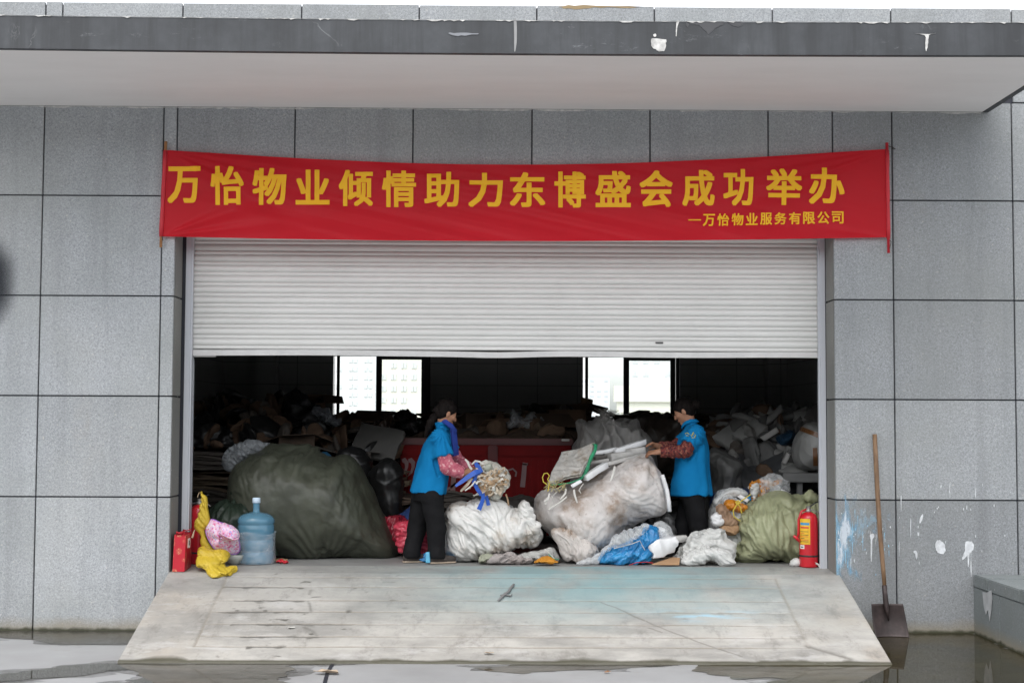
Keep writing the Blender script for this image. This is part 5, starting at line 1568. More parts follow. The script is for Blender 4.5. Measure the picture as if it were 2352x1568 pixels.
MB().lathe([(0, .576), (.030, .576), (.034, .572), (.035, .562), (.036, .532), (.034, .530), (.0, .530)], (bx_, by_, bz_), 28).build('cap', CAPM, bot, True)
# loose clear wrapper round the lower two thirds
nn_, mm_ = 72, 44
A_, Z_ = np.meshgrid(np.linspace(0, 2 * math.pi, nn_, endpoint=False), np.linspace(0, 1, mm_), indexing='ij')
zt_ = .27 + .012 * np.sin(A_ * 3 + 1)
hz = Z_ * zt_
Pq = np.stack([np.cos(A_), np.sin(A_), hz * 4], -1).reshape(-1, 3)
cre = (.007 * crumple(Pq, 1.6, 7, 8, 1.6) + .006 * np.abs(pnoise(Pq * np.array([5, 5, 2.2]) + np.stack([Pq[:, 2] * 1.5] * 3, 1)))).reshape(A_.shape)
rad = .1605 + .004 + cre + .006 * (Z_ > .93)
WV = np.stack([bx_ + rad * np.cos(A_), by_ + rad * np.sin(A_), bz_ + .004 + hz], -1).reshape(-1, 3)
ii = np.arange(nn_ * mm_).reshape(nn_, mm_); i2 = np.roll(ii, -1, 0)
put('wrapper', WV, np.stack([ii[:, :-1], i2[:, :-1], i2[:, 1:], ii[:, 1:]], -1).reshape(-1, 4), film('wrapper_film', (.85, .89, .92), .16, .06, 22), bot, True)

# fire extinguishers
EXR = paint('extinguisher_red', (.52, .012, .022), .28, var=.1, bump=.02, spec=.6)
BLK = paint('black_rubber', (.02, .02, .022), .5, bump=0)
STEEL = paint('grey_steel', (.35, .34, .32), .4, .7, bump=0)
YEL = paint('label_yellow', (.72, .42, .02), .5, bump=0); LBL = paint('label_blue', (.05, .25, .45), .5, bump=0); LBW = paint('label_white', (.7, .69, .64), .6, bump=0); LRED = paint('label_red', (.55, .04, .03), .5, bump=0)
def extinguisher(cx, cy, cz, r_, h_, label, face, full=True):
    e = empty('fire_extinguisher', (cx, cy, cz)); tag(e, label, 'fire extinguisher')
    hb = h_ * .86
    MB().lathe([(0, .004), (r_ * .9, .004), (r_ * .97, 0), (r_, .01), (r_, hb - .09), (r_ * .97, hb - .055), (r_ * .82, hb - .025), (r_ * .5, hb - .006), (r_ * .3, hb), (0, hb)], (cx, cy, cz), 40).build('cylinder', EXR, e, True)
    MB().lathe([(r_ * 1.005, .09), (r_ * 1.03, .093), (r_ * 1.03, .103), (r_ * 1.005, .106)], (cx, cy, cz), 40).build('band', BLK, e, True)
    vb = MB().lathe([(r_ * .3, hb), (r_ * .34, hb + .006), (r_ * .34, hb + .02), (.018, hb + .024), (.018, hb + .05), (0, hb + .05)], (cx, cy, cz), 20)
    vb.build('valve', STEEL, e, True)
    zt = cz + hb + .035
    m = MB()
    m.tube([(cx - .015, cy, zt), (cx + .03, cy, zt + .022), (cx + .065, cy, zt + .046), (cx + .085, cy, zt + .052)], [.009, .010, .009, .006], 8, flat=(1.2, .6))
    m.build('lever', BLK, e, True)
    m = MB(); m.tube([(cx - .01, cy, zt - .012), (cx + .04, cy, zt - .016), (cx + .085, cy, zt - .04), (cx + .10, cy, zt - .052)], [.009, .009, .008, .005], 8, flat=(1.2, .6)); m.build('carry_handle', STEEL, e, True)
    m = MB(); m.tube([(cx - .012, cy, zt - .012), (cx - r_ * .8, cy - .02, zt - .03), (cx - r_ * 1.12, cy - .02, zt - .10), (cx - r_ * 1.12, cy - .01, zt - .22), (cx - r_ * 1.25, cy - .0, cz + h_ * .42)], .010, 8)
    if full: m.tube([(cx - r_ * 1.05, cy - .03, cz + h_ * .40), (cx - r_ * 1.35, cy - .03, cz + h_ * .45), (cx - r_ * 1.7, cy - .035, cz + h_ * .49)], [.013, .014, .012], 8)
    m.build('hose', BLK if not full else EXR, e, True)
    def patch(a0, a1, z0, z1, mt, name, k=1.004, n=10, parent=e):
        m = MB(); vs = []
        for i in range(n + 1):
            a = a0 + (a1 - a0) * i / n
            for zz in (z0, z1): vs.append((cx + r_ * k * math.cos(a), cy + r_ * k * math.sin(a), cz + zz))
        m.add(vs, [(2 * i, 2 * i + 2, 2 * i + 3, 2 * i + 1) for i in range(n)])
        return m.build(name, mt, parent, True)
    a0, a1 = face
    la = patch(a0, a1, h_ * .36, h_ * .76, YEL, 'label')
    wd = a1 - a0
    patch(a0 + .06 * wd, a1 - .06 * wd, h_ * .66, h_ * .70, LBL, 'print', 1.008, parent=la)
    patch(a0 + .12 * wd, a1 - .12 * wd, h_ * .61, h_ * .635, LRED, 'print', 1.008, parent=la)
    for q in range(7):
        patch(a0 + .1 * wd, a0 + (.85 - .35 * (q % 3 == 2)) * wd, h_ * (.40 + q * .026), h_ * (.408 + q * .026), LRED if q % 2 else BLK, 'print', 1.008, parent=la)
    patch(a0, a0 + .5 * wd, h_ * .29, h_ * .35, LBW, 'inspection_tag')
    patch(a0 + .1 * wd, a0 + .4 * wd, h_ * .31, h_ * .325, BLK, 'inspection_print', 1.008)
    return e
p = at(1857.5, 1300, .40)
extinguisher(p.x, .40, .516, .081, .555, 'red fire extinguisher with a yellow label at the right door rail', (R(195), R(268)))
p = at(456, 1297, .50)
extinguisher(p.x, .50, .516, .081, .60, 'red fire extinguisher half hidden by the yellow sack at the left door rail', (R(300), R(345)), False)

# yellow woven sack hanging from behind the hat
YELS = sackcloth('yellow_sackcloth', (.50, .36, .03), (.34, .22, .02), .35, .5, var=.1)
v1, f1 = inflate([(459,1128),(462,1125),(468,1131),(475,1136),(479,1145),(481,1168),(485,1192),(482,1206),(474,1214),(472,1224),(476,1236),(482,1250),(496,1262),(486,1268),(474,1268),(463,1262),(458,1246),(459,1230),(448,1217),(444,1204),(450,1183),(457,1158)], .30, .045, .04, .006, sm=True, floor=False)
v1 = displace(v1, f1, .016 * crumple(v1, 7, 111, 8, 1.3, (1.6, 1, .3)) - .02 , False)
v1 = cloth(v1, f1, .25, .06, .03, .15, 9, 6, .01)
v1[:, 1] += .05 * np.clip((1.0 - v1[:, 2]), 0, 1)
ys = kind_of('yellow_sack', 'empty yellow woven sack propped against the left fire extinguisher, its end on the ramp', 'sack', v1, f1, YELS)
v, f = inflate([(455,1262),(464,1255),(480,1262),(496,1264),(508,1262),(518,1268),(525,1278),(519,1288),(523,1296),(536,1294),(549,1295),(549,1307),(541,1319),(524,1318),(509,1321),(490,1315),(478,1303),(459,1298),(454,1282)], .16, .10, .07, .007, floor=False, it=2)
zr_ = lambda y: np.where(y < 0, za + (za - zf0) / (0 - RY0) * y, za + (FLOOR - za) * np.clip(y / YS, 0, 1))
v = cloth(displace(v, f, .05 * crumple(v, 4, 112, 6, 1.0) - .025, False), f, .25, .09, .045, .8, 10, 6, .014)
v[:, 1] -= .22 * np.clip((.62 - v[:, 2]) / .15, 0, 1)
v[:, 2] = np.maximum(v[:, 2], zr_(v[:, 1]) + .004)
kind_of('sack_end', None, None, v, f, YELS, parent=ys)
m = MB().tube([at(x, y, .22) for x, y in ((447, 1216), (445, 1222), (443, 1230), (441, 1234))], [.005, .006, .008, .01], 6)
m.tube([at(x, y, .28) for x, y in ((458, 1130), (455, 1136), (454, 1142))], .003, 5)
m.build('sack_string', paint('string_beige', (.5, .38, .26), .8, bump=0), ys)

# floral sun hat
t = NT('floral_cloth')
vr = t.voro(72, out=1)
sep = t.n.new('ShaderNodeSeparateColor'); t.link(vr, sep.inputs[0])
flo = t.ramp(sep.outputs[0], [(0, (.66, .42, .60)), (.25, (.70, .30, .48)), (.42, (.66, .58, .70)), (.58, (.60, .12, .26)), (.68, (.70, .50, .60)), (.84, (.38, .32, .58)), (.92, (.72, .62, .66))], 'CONSTANT')
t.set(base=flo, rough=.8); t.bump(t.noise(60, 3), .2, .004)
FLO = t.m
PURP = paint('purple_piping', (.34, .16, .52), .7, bump=0)
oh = [(468,1207),(472,1199),(480,1194),(490,1195),(503,1200),(516,1204),(530,1212),(541,1224),(546,1240),(546,1262),(540,1272),(530,1274),(517,1270),(500,1263),(488,1254),(478,1241),(471,1225)]
v, f = inflate(oh, .24, .012, .02, .005, floor=False)
cc = np.array(at(508, 1235, .24)); rr_ = np.hypot(v[:, 0] - cc[0], v[:, 2] - cc[2])
bend = .05 * np.exp(-(rr_ / .10) ** 2) - .07 * np.clip(rr_ / .16, 0, 1.3) ** 2 + .018 * np.sin(np.arctan2(v[:, 2] - cc[2], v[:, 0] - cc[0]) * 3 + 1)
v[:, 1] -= bend
ht = kind_of('sun_hat', 'pink floral sun hat with purple piping leaning on the yellow sack', 'hat', v, f, FLO)
op = smooth_poly(oh, 5); pw = []
for x, y in op:
    q = at(x, y, .24); r0 = math.hypot(q.x - cc[0], q.z - cc[2])
    pw.append((q.x, .24 - (-.07 * min(r0 / .16, 1.3) ** 2 + .05 * math.exp(-(r0 / .1) ** 2) + .018 * math.sin(math.atan2(q.z - cc[2], q.x - cc[0]) * 3 + 1)), q.z))
pw.append(pw[0])
MB().tube(pw, .0065, 6, False).build('piping', PURP, ht, True)
v, f = inflate([(504,1226),(506,1212),(514,1201),(524,1203),(536,1207),(546,1216),(551,1228),(548,1238),(540,1243),(528,1241),(514,1236)], .20, .085, .06, .006, floor=False)
am = .02 * crumple(v, 9, 121, 8, 1.3) - .008
v = displace(v, f, am, False)
kind_of('crown', None, None, v, f, FLO, parent=ht)
m = MB().tube([at(x, y, .105) for x, y in ((500, 1218), (512, 1228), (524, 1233), (538, 1239), (548, 1236))], .011, 8, flat=(1.6, .5))
m.build('hat_band', FLO, ht, True)

# small white bowl peeping out behind hat
pb = at(538, 1280, .44)
MB().lathe([(.03, 0), (.045, .004), (.085, .05), (.10, .085), (.096, .086), (.08, .05), (.04, .012), (0, .010)], (pb.x, .44, FLOOR + .002), 28).build('bowl', paint('bowl_enamel', (.5, .52, .47), .3, bump=0), None, True)
tag(bpy.data.objects['bowl'], 'pale bowl tucked between the sun hat and the water bottle', 'bowl')

# red gift bag
t = NT('gift_paper')
fl_ = t.voro(15, out=0); pet = t.voro(70, out=0)
k_ = t.math('MULTIPLY', t.ramp(fl_, [(.30, 1), (.42, 0)]), t.ramp(pet, [(.28, .95), (.42, .25)]))
t.set(base=t.mix(t.math('MULTIPLY', k_, .75), (.46, .015, .03), (.70, .38, .20)), rough=.35, spec=.5)
GIFT = t.m
g0 = at(394, 1318, .02); g1 = at(424, 1319, .05)
gw = g1.x - g0.x; gh = .31
gb = empty('gift_bag', (g0.x + gw / 2, .15, zr_(np.array(.15)) + .002)); tag(gb, 'red paper gift bag with gold flowers and cord handles at the left jamb', 'gift bag')
zb = float(zr_(np.array(.03))) + .004
x0, x1, y0, y1 = g0.x + .006, g1.x + .004, .02, .285
zb1 = float(zr_(np.array(y1))) + .004
m = MB(); tk = .003; tp = .012
vs = [(x0, y0, zb), (x1, y0, zb), (x1, y1, zb1), (x0, y1, zb1), (x0 + tp, y0 + .0, zb + gh), (x1 + .006, y0, zb + gh - .01), (x1 + .004, y1, zb + gh + .0), (x0 + tp, y1, zb + gh + .01)]
m.add(vs, [(0, 3, 2, 1), (0, 1, 5, 4), (1, 2, 6, 5), (2, 3, 7, 6), (3, 0, 4, 7)])
o = m.build('paper_body', GIFT, gb)
sm_ = o.modifiers.new('thickness', 'SOLIDIFY'); sm_.thickness = .004
for yq in (y0 + .004, y1 - .004):
    m = MB(); a_ = Vector((x0 + .03, yq, zb + gh - .01)); b_ = Vector((x1 - .025, yq, zb + gh - .015))
    m.tube([a_, a_ + Vector((.004, -.01, .035)), a_.lerp(b_, .3) + Vector((0, -.015, .03)), a_.lerp(b_, .75) + Vector((0, -.02, .028)), b_ + Vector((.02, -.012, .045)), b_ + Vector((.015, 0, .01)), b_], .0055, 6)
    m.build('cord_handle', REDP, gb, True)
MB().box((x1 + .003, .12, zb + .19), (x1 + .0075, .20, zb + .27)).build('paper_tag', LBW, gb)
MB().box((x1 + .0076, .145, zb + .21), (x1 + .0082, .175, zb + .25)).build('tag_print', BLK, gb)

# scraps on the floor behind the bottle
bar('cardboard_scrap', at(628, 1287, .62), at(655, 1284, .7), .1, .015, CARD, 'brown cardboard scrap on the floor right of the water bottle', 'cardboard', None, 31, floor=True)
lump('red_scrap', 'red plastic scrap on the floor at the foot of the huge olive sack', 'plastic scrap', [(634,1290),(642,1284),(656,1286),(664,1291),(650,1293)], .52, .03, .02, REDP, 131, .01, 14, .006)
lump('paper_scrap', 'crumpled white paper on the floor left of the right fire extinguisher', 'paper', [(1814,1296),(1820,1284),(1834,1282),(1842,1290),(1840,1298),(1826,1300)], .44, .05, .04, WBAG, 132, .025, 12, .006)
m = MB().tube([at(x, y, .34) for x, y in ((1872, 1292), (1880, 1296), (1884, 1304), (1890, 1308), (1892, 1300), (1886, 1294))], .009, 6)
tag(m.build('cloth_tie', COR), 'white cloth tie on the ramp beside the right fire extinguisher', 'cloth')

# ------------------------------------------------------------------ shovel
sh = empty('shovel', at(2042, 1466, -.16)); tag(sh, 'square-bladed shovel with a long wooden handle leaning on the wall beside the ramp', 'shovel')
pt = at(2010, 996, -.02)
def shp(x, y):            # depth runs from the wall at the top to the ground in front
    s_ = (y - 996) / (1466 - 996)
    return at(x, y, -.03 - .20 * s_)
WOODH = NT('shovel_wood')
WOODH.set(base=WOODH.ramp(WOODH.noise(6, 5, .6, vec=WOODH.mapping((6, 6, 1))), [(.3, (.10, .055, .028)), (.55, (.18, .105, .055)), (.75, (.25, .155, .085))]), rough=.65); WOODH.bump(WOODH.noise(30, 4, .6, vec=WOODH.mapping((6, 6, 1))), .2, .003)
hp = [(2009, 997), (2012, 1060), (2016, 1140), (2021, 1220), (2028, 1300), (2032, 1348)]
MB().tube([shp(x, y) for x, y in hp], [.019, .0205, .0205, .020, .019, .017], 12).build('handle', WOODH.m, sh, True)
RUST = NT('shovel_steel'); RUST.set(base=RUST.ramp(RUST.noise(9, 6, .65), [(.3, (.022, .016, .015)), (.55, (.040, .028, .027)), (.75, (.07, .05, .047))]), rough=.55, metal=.2); RUST.bump(RUST.noise(40, 5), .25, .004)
MB().tube([shp(x, y) for x, y in ((2031, 1343), (2033, 1365), (2035, 1385), (2037, 1400), (2041, 1425))], [.022, .021, .024, .019, .006], 12).build('socket', RUST.m, sh, True)
nb_, mb2 = 22, 18
rows = []
for j in range(mb2):
    s_ = j / (mb2 - 1)
    y = 1386 + (1466 - 1386) * s_
    xl_ = 2001 + (2009 - 2001) * s_; xr_ = 2074 + (2087 - 2074) * s_ + 2.0 * math.sin(s_ * 3.1)
    for i in range(nb_):
        u = i / (nb_ - 1) * 2 - 1
        q = shp(xl_ + (xr_ - xl_) * (u + 1) / 2, y + (2 if abs(u) < .2 and j == 0 else 0))
        dish = .045 * (u * u) * (.5 + .5 * s_) - .02 * math.sin(math.pi * s_) - .018 * math.exp(-(u / .16) ** 2) * max(0, 1 - s_ * 1.4)
        rows.append((q.x, q.y - dish + .02, max(q.z, .004)))
ib = np.arange(nb_ * mb2).reshape(mb2, nb_)
bo = put('blade', rows, np.stack([ib[:-1, :-1], ib[:-1, 1:], ib[1:, 1:], ib[1:, :-1]], -1).reshape(-1, 4), RUST.m, sh, True)
k_ = bo.modifiers.new('thickness', 'SOLIDIFY'); k_.thickness = .005
# litter in the yard
def leaf(x, y, size, mat, label, nm='dry_leaf', cat='leaf', seed=1):
    c_ = ramp_pt(x, y) if y < 1519 else atz(x, y, 0)
    rs = np.random.RandomState(seed); k = 9; vs = [(0, 0, .012)]
    for i in range(k):
        a = 2 * math.pi * i / k; r_ = size * rs.uniform(.5, 1.1)
        vs.append((r_ * math.cos(a), .6 * r_ * math.sin(a), .006 + .03 * size / .05 * rs.uniform(0, .6)))
    vs = [(c_.x + q[0], c_.y + q[1], c_.z + q[2] + .004) for q in vs]
    o = put(nm, vs, [(0, i + 1, (i + 1) % k + 1) for i in range(k)], mat)
    mm = o.modifiers.new('thickness', 'SOLIDIFY'); mm.thickness = .003
    recentre(o, c_); tag(o, label, cat); return o
BEI = paint('beige_scrap', (.42, .33, .24), .8)
leaf(1123, 1503, .05, BEI, 'beige scrap of paper on the lower edge of the ramp', 'paper_scrap', 'scrap', 1)
leaf(750, 1548, .11, BEI, 'long beige leaf lying across the joint in the yard concrete', 'dry_leaf', 'leaf', 2)
leaf(1394, 1546, .035, paint('brown_leaf', (.25, .12, .05), .8), 'small brown leaf on the yard concrete in front of the ramp', 'dry_leaf', 'leaf', 3)
leaf(668, 1404 + 40, .03, LBW, 'tiny white scrap in a groove on the left of the ramp', 'paper_scrap', 'scrap', 4)
m = MB(); GRS = paint('grey_cord', (.16, .16, .16), .8, bump=0)
def rp(x, y, z=.012):
    q = ramp_pt(x, y); return Vector((q.x, q.y, q.z + z))
m.tube([rp(x, y) for x, y in ((1180, 1344), (1176, 1349), (1172, 1354), (1168, 1362), (1160, 1366), (1152, 1374), (1144, 1382))], [.01, .014, .012, .012, .016, .014, .008], 6, flat=(1, .6))
m.tube([rp(x, y) for x, y in ((1150, 1370), (1160, 1368), (1172, 1371), (1176, 1368))], [.01, .013, .011, .006], 6, flat=(1, .6))
tag(m.build('frayed_cord', GRS, None, True), 'frayed grey rag cord lying on the middle of the ramp', 'cord')
# ------------------------------------------------------------------ people
SKIN = NT('skin'); SKIN.set(base=SKIN.ramp(SKIN.noise(18, 4), [(.3, (.30, .145, .085)), (.7, (.37, .19, .115))]), rough=.5, spec=.35); SKIN = SKIN.m
HAIR = NT('hair'); HAIR.set(base=HAIR.ramp(HAIR.noise(40, 3, .6, vec=HAIR.mapping((1, 1, .25))), [(.3, (.005, .004, .004)), (.7, (.014, .011, .010))]), rough=.65, spec=.05); HAIR.bump(HAIR.noise(90, 3, .6, vec=HAIR.mapping((1, 1, .15))), .5, .004); HAIR = HAIR.m
SHIRT = NT('blue_jersey'); SHIRT.set(base=SHIRT.ramp(SHIRT.noise(5, 4), [(.3, (.004, .150, .36)), (.7, (.006, .185, .42))]), rough=.85, spec=.12); SHIRT.bump(SHIRT.noise(14, 4, .5, dist=.6), .2, .012); SHIRT = SHIRT.m
TROU = NT('black_trousers'); TROU.set(base=TROU.ramp(TROU.noise(7, 4), [(.3, (.006, .006, .007)), (.7, (.012, .012, .013))]), rough=.85, spec=.15); TROU.bump(TROU.noise(12, 4), .25, .012); TROU = TROU.m
EYE = paint('eye_dark', (.02, .015, .012), .2, bump=0)
LIP = paint('lip', (.26, .09, .07), .5, bump=0)
def floral_sleeve(name, a, b, c, sc):
    t = NT(name)
    v = t.voro(sc, out=1); s = t.n.new('ShaderNodeSeparateColor'); t.link(v, s.inputs[0])
    t.set(base=t.ramp(s.outputs[0], [(0, a), (.45, b), (.75, c), (.88, a)], 'CONSTANT'), rough=.8, spec=.2)
    t.bump(t.noise(14, 4, .5, dist=.8), .3, .015); return t.m

def A3(p): return np.array(p[:] if hasattr(p, '__getitem__') else p, float)

def person(J, name_label, hair_kind, sleeve_mat, seed):
    """J: joints in world space; builds one body mesh plus clothing children"""
    ang = J['heading']                              # forward direction in the ground plane
    F = np.array([math.cos(ang), math.sin(ang), 0]); L_ = np.array([-math.sin(ang), math.cos(ang), 0]); Up = np.array([0, 0, 1.])
    allp = np.array([A3(v) for k, v in J.items() if isinstance(v, Vector) and not k.startswith('palm')])
    lo = allp.min(0) - .2; hi = allp.max(0) + .2; lo[2] = FLOOR - .02
    # ---- head frame
    hp = J['head_pitch']; hF = F * math.cos(hp) - Up * math.sin(hp); hU = Up * math.cos(hp) + F * math.sin(hp)
    hc = A3(J['head'])
    HM = np.stack([hF, L_, hU], 1)                  # local -> world columns
    def h(f, l, u): return hc + hF * f + L_ * l + hU * u
    b = SDF(lo, hi, .0062)
    z0, z1 = A3(J['hip'])[2], A3(J['chest'])[2]
    hipc, chc = A3(J['hip']), A3(J['chest'])
    zz = np.linspace(z0 - .06, z1 + .13, 8); tt = (zz - z0) / (z1 - z0)
    cxs = hipc[0] + (chc[0] - hipc[0]) * tt; cys = hipc[1] + (chc[1] - hipc[1]) * tt
    ra = np.interp(tt, [-.2, .3, .8, 1.1, 1.4], [.105, .095, .105, .10, .05]); rb = np.interp(tt, [-.2, .3, .8, 1.1, 1.4], [.155, .135, .155, .165, .06])
    b.column(zz, cxs, cys, ra, rb, ang, .03)
    for s in ('n', 'f'):
        b.chain([A3(J['hipj_' + s]), A3(J['knee_' + s]), A3(J['ankle_' + s])], [.082, .056, .036], .02)
        b.rc(A3(J['ankle_' + s]) - Up * .03, A3(J['ankle_' + s]) + F * .12 - Up * .055, .034, .026, .02)
        b.chain([A3(J['sho_' + s]), A3(J['elb_' + s]), A3(J['wri_' + s])], [.05, .040, .026], .02)
        # hand: palm, four bent fingers of unequal length, thumb from the side
        w = A3(J['wri_' + s]); hd = A3(J['hand_' + s]) - w; hl = np.linalg.norm(hd); hd /= hl
        pn = A3(J['palm_' + s]) ; pn = pn - hd * (pn @ hd); pn /= np.linalg.norm(pn)      # direction the palm faces
        sdv = np.cross(hd, pn)
        pc = w + hd * .045
        b.rc(w, pc, .025, .024, .015); b.ell(pc, (.046, .038, .017), np.stack([hd, sdv, pn], 1), .012)
        for q, (off, ln) in enumerate(((-.027, .062), (-.009, .072), (.009, .068), (.026, .052))):
            k0 = pc + hd * .038 + sdv * off
            k1 = k0 + hd * ln * .42 + pn * ln * .10; k2 = k1 + hd * ln * .30 + pn * ln * .28; k3 = k2 + hd * ln * .12 + pn * ln * .26
            b.chain([k0, k1, k2, k3], [.0095, .009, .0082, .007], .006)
        t0 = pc - sdv * .030 - hd * .012
        b.chain([t0, t0 - sdv * .022 + hd * .025 + pn * .014, t0 - sdv * .022 + hd * .052 + pn * .030], [.012, .0105, .0085], .008)
    b.rc(A3(J['neck']), h(-.025, 0, -.05), .05, .046, .025)
    # head: skull, face, jaw, brow, nose, lips, chin, ears
    b.ell(h(-.012, 0, .022), (.088, .070, .088), HM, .02)
    b.ell(h(.022, 0, -.035), (.060, .056, .072), HM, .025)
    b.rc(h(.055, -.02, .018), h(.055, .02, .018), .020, .020, .02)
    b.chain([h(.078, 0, .012), h(.093, 0, -.012), h(.098, 0, -.026)], [.007, .0095, .013], .012)
    for s_ in (-1, 1):
        b.ell(h(.088, s_ * .011, -.030), (.010, .008, .007), HM, .006)
        b.ell(h(.060, s_ * .038, -.020), (.022, .020, .018), HM, .02)              # cheek
        b.ell(h(.0835, s_ * .030, .004), (.012, .016, .010), HM, .01, 's')         # socket
        b.ell(h(.069, s_ * .030, .003), (.013, .013, .0125), HM, .004)             # eyeball
        b.ell(h(-.008, s_ * .068, -.010), (.018, .007, .032), HM, .008)            # ear
    b.ell(h(.079, 0, -.055), (.012, .022, .006), HM, .006); b.ell(h(.077, 0, -.068), (.012, .019, .007), HM, .006)
    b.ell(h(.066, 0, -.095), (.018, .022, .016), HM, .015)
    v, f = b.mesh(1)
    o = put('person', v, f, SKIN, None, True)
    foot = (A3(J['ankle_n']) + A3(J['ankle_f'])) / 2; foot[2] = FLOOR
    recentre(o, foot); tag(o, name_label, 'person')
    # eyes and lips
    for s_ in (-1, 1):
        mb = MB().lathe([(0, .0), (.006, .001), (.0072, .004), (.005, .007), (0, .008)], (0, 0, 0), 12)
        M_ = Matrix.Translation(Vector(h(.0775, s_ * .030, .003))) @ Matrix((tuple(L_) + (0,), tuple(hU) + (0,), tuple(hF) + (0,), (0, 0, 0, 1))).transposed()
        vv = [tuple(M_ @ Vector(p)) for p in mb.v]
        put('eye', vv, mb.f, EYE, o, True)
        mb = MB().tube([h(.083, s_ * .016, .020), h(.085, s_ * .030, .025), h(.074, s_ * .046, .021)], [.003, .0036, .002], 6)
        mb.build('eyebrow', HAIR, o, True)
    ls = SDF(hc - .16, hc + .16, .003)
    ls.ell(h(.0805, 0, -.0555), (.012, .021, .0052), HM, .003); ls.ell(h(.0785, 0, -.0675), (.012, .018, .006), HM, .003)
    lv, lf = ls.mesh(1); put('lips', lv, lf, LIP, o, True)
    # ---- hair
    hs = SDF(hc - np.array([.4, .4, .42]), hc + np.array([.4, .4, .25]), .0058)
    hs.ell(h(-.018, 0, .030), (.096, .080, .094), HM, .02)
    hs.ell(h(-.045, 0, -.012), (.062, .074, .070), HM, .02)
    hs.ell(h(.075, 0, -.035), (.075, .085, .072), HM, .012, 's')                    # open face
    hs.ell(h(.035, 0, -.085), (.075, .12, .07), HM, .012, 's')
    for s_ in (-1, 1): hs.ell(h(-.004, s_ * .082, -.012), (.022, .022, .034), HM, .006, 's')
    if hair_kind == 'ponytail':
        hs.ell(h(-.105, 0, -.018), (.028, .026, .026), HM, .015)
        pts_ = [A3(p) for p in J_tail]
        hs.chain(pts_, [.026, .034, .036, .030, .018, .006], .012)
    else:
        hs.ell(A3(J_bun), (.046, .046, .043), HM, .010)
        hs.rc(h(-.08, 0, .02), A3(J_bun), .03, .03, .012)
    hv, hf = hs.mesh(1)
    strand = .004 * np.abs(pnoise(np.stack([(hv - hc) @ L_ * 90, (hv - hc) @ hF * 22, (hv - hc) @ hU * 22], 1)))
    hv = displace(hv, hf, strand + .002 * fbm(hv * 60, 2), False)
    ho = put('hair', hv, hf, HAIR, o, True)
    rs = random.Random(seed); m = MB()
    for _ in range(26):                              # flyaway strands
        a_ = rs.uniform(0, 6.28); p0 = h(-.02 + .085 * math.cos(a_), rs.uniform(-.05, .05), .03 + .088 * abs(math.sin(a_)))
        d_ = (p0 - hc) / np.linalg.norm(p0 - hc)
        m.tube([p0 - d_ * .01, p0 + d_ * .008 + hF * -.012, p0 + d_ * rs.uniform(.008, .016) + hF * -.035 + hU * -.01], .0008, 3, False)
    m.build('loose_strands', HAIR, ho)
    # ---- trousers
    tr_ = SDF(lo, hi, .008)
    zz = np.linspace(z0 - .08, z0 + .12, 4)
    tr_.column(zz, [hipc[0]] * 4, [hipc[1]] * 4, [.118, .122, .118, .11], [.165, .172, .165, .155], ang, .03)
    for s in ('n', 'f'):
        kn, an = A3(J['knee_' + s]), A3(J['ankle_' + s])
        tr_.chain([A3(J['hipj_' + s]) , kn, an + Up * .02, an - Up * .035], [.100, .080, .070, .073], .025)
    tr_.cut((0, 0, FLOOR + .05), (0, 0, -1))
    tv, tf = tr_.mesh(1)
    tv = displace(tv, tf, .010 * crumple(tv * np.array([1, 1, .8]), 7, seed, 8, 1.5, (.5, .5, 1.5)) + .004 * fbm(tv * 9, 3), False)
    put('trousers', tv, tf, TROU, o, True)
    # ---- shoes
    SOLE = paint('shoe_sole', (.42, .34, .26), .6, bump=0); UPP = paint('shoe_upper', J_shoe, .7, vs=20, var=.5)
    for s in ('n', 'f'):
        an = A3(J['ankle_' + s]); an[2] = FLOOR
        SF = SDF(an - np.array([.25, .25, .03]), an + np.array([.25, .25, .16]), .005)
        SF.chain([an - F * .045 + Up * .045, an + F * .06 + Up * .040, an + F * .155 + Up * .033], [.038, .042, .032], .02); SF.rc(an + Up * .05, an + Up * .09, .042, .04, .02)
        SF.cut(an + Up * .006, (0, 0, -1)); SF.cut(an + Up * .088, (0, 0, 1))
        sv, sf = SF.mesh(0); so = put('shoe', sv, sf, UPP, o, True)
        SF = SDF(an - np.array([.25, .25, .03]), an + np.array([.25, .25, .16]), .005)
        SF.chain([an - F * .045 + Up * .03, an + F * .06 + Up * .03, an + F * .155 + Up * .025], [.043, .047, .037], .02)
        SF.cut(an + Up * .003, (0, 0, -1)); SF.cut(an + Up * .018, (0, 0, 1))
        sv, sf = SF.mesh(0); put('sole', sv, sf, SOLE, so, False)
    # ---- shirt
    s_ = SDF(lo, hi, .0068)
    zh = J['hem']; zt = z1 + .165
    zz = np.linspace(zh - .02, zt, 12); tt = (zz - z0) / (z1 - z0)
    cxs = hipc[0] + (chc[0] - hipc[0]) * tt; cys = hipc[1] + (chc[1] - hipc[1]) * tt
    ra = np.interp(tt, J['st'], J['sra']); rb = np.interp(tt, J['st'], J['srb'])
    s_.column(zz, cxs, cys, ra, rb, ang, .02, 2.2)
    for s in ('n', 'f'):
        S_, E_ = A3(J['sho_' + s]), A3(J['elb_' + s])
        M_ = S_ + (E_ - S_) * J['slv']
        s_.chain([A3(J['neck']) * .45 + S_ * .55 - Up * .02, S_, M_ + (E_ - S_) * .12], [.062, .070, .080], .045)
    s_.rc(A3(J['neck']) - Up * .02, h(-.03, 0, -.088), .062, .056, .02)
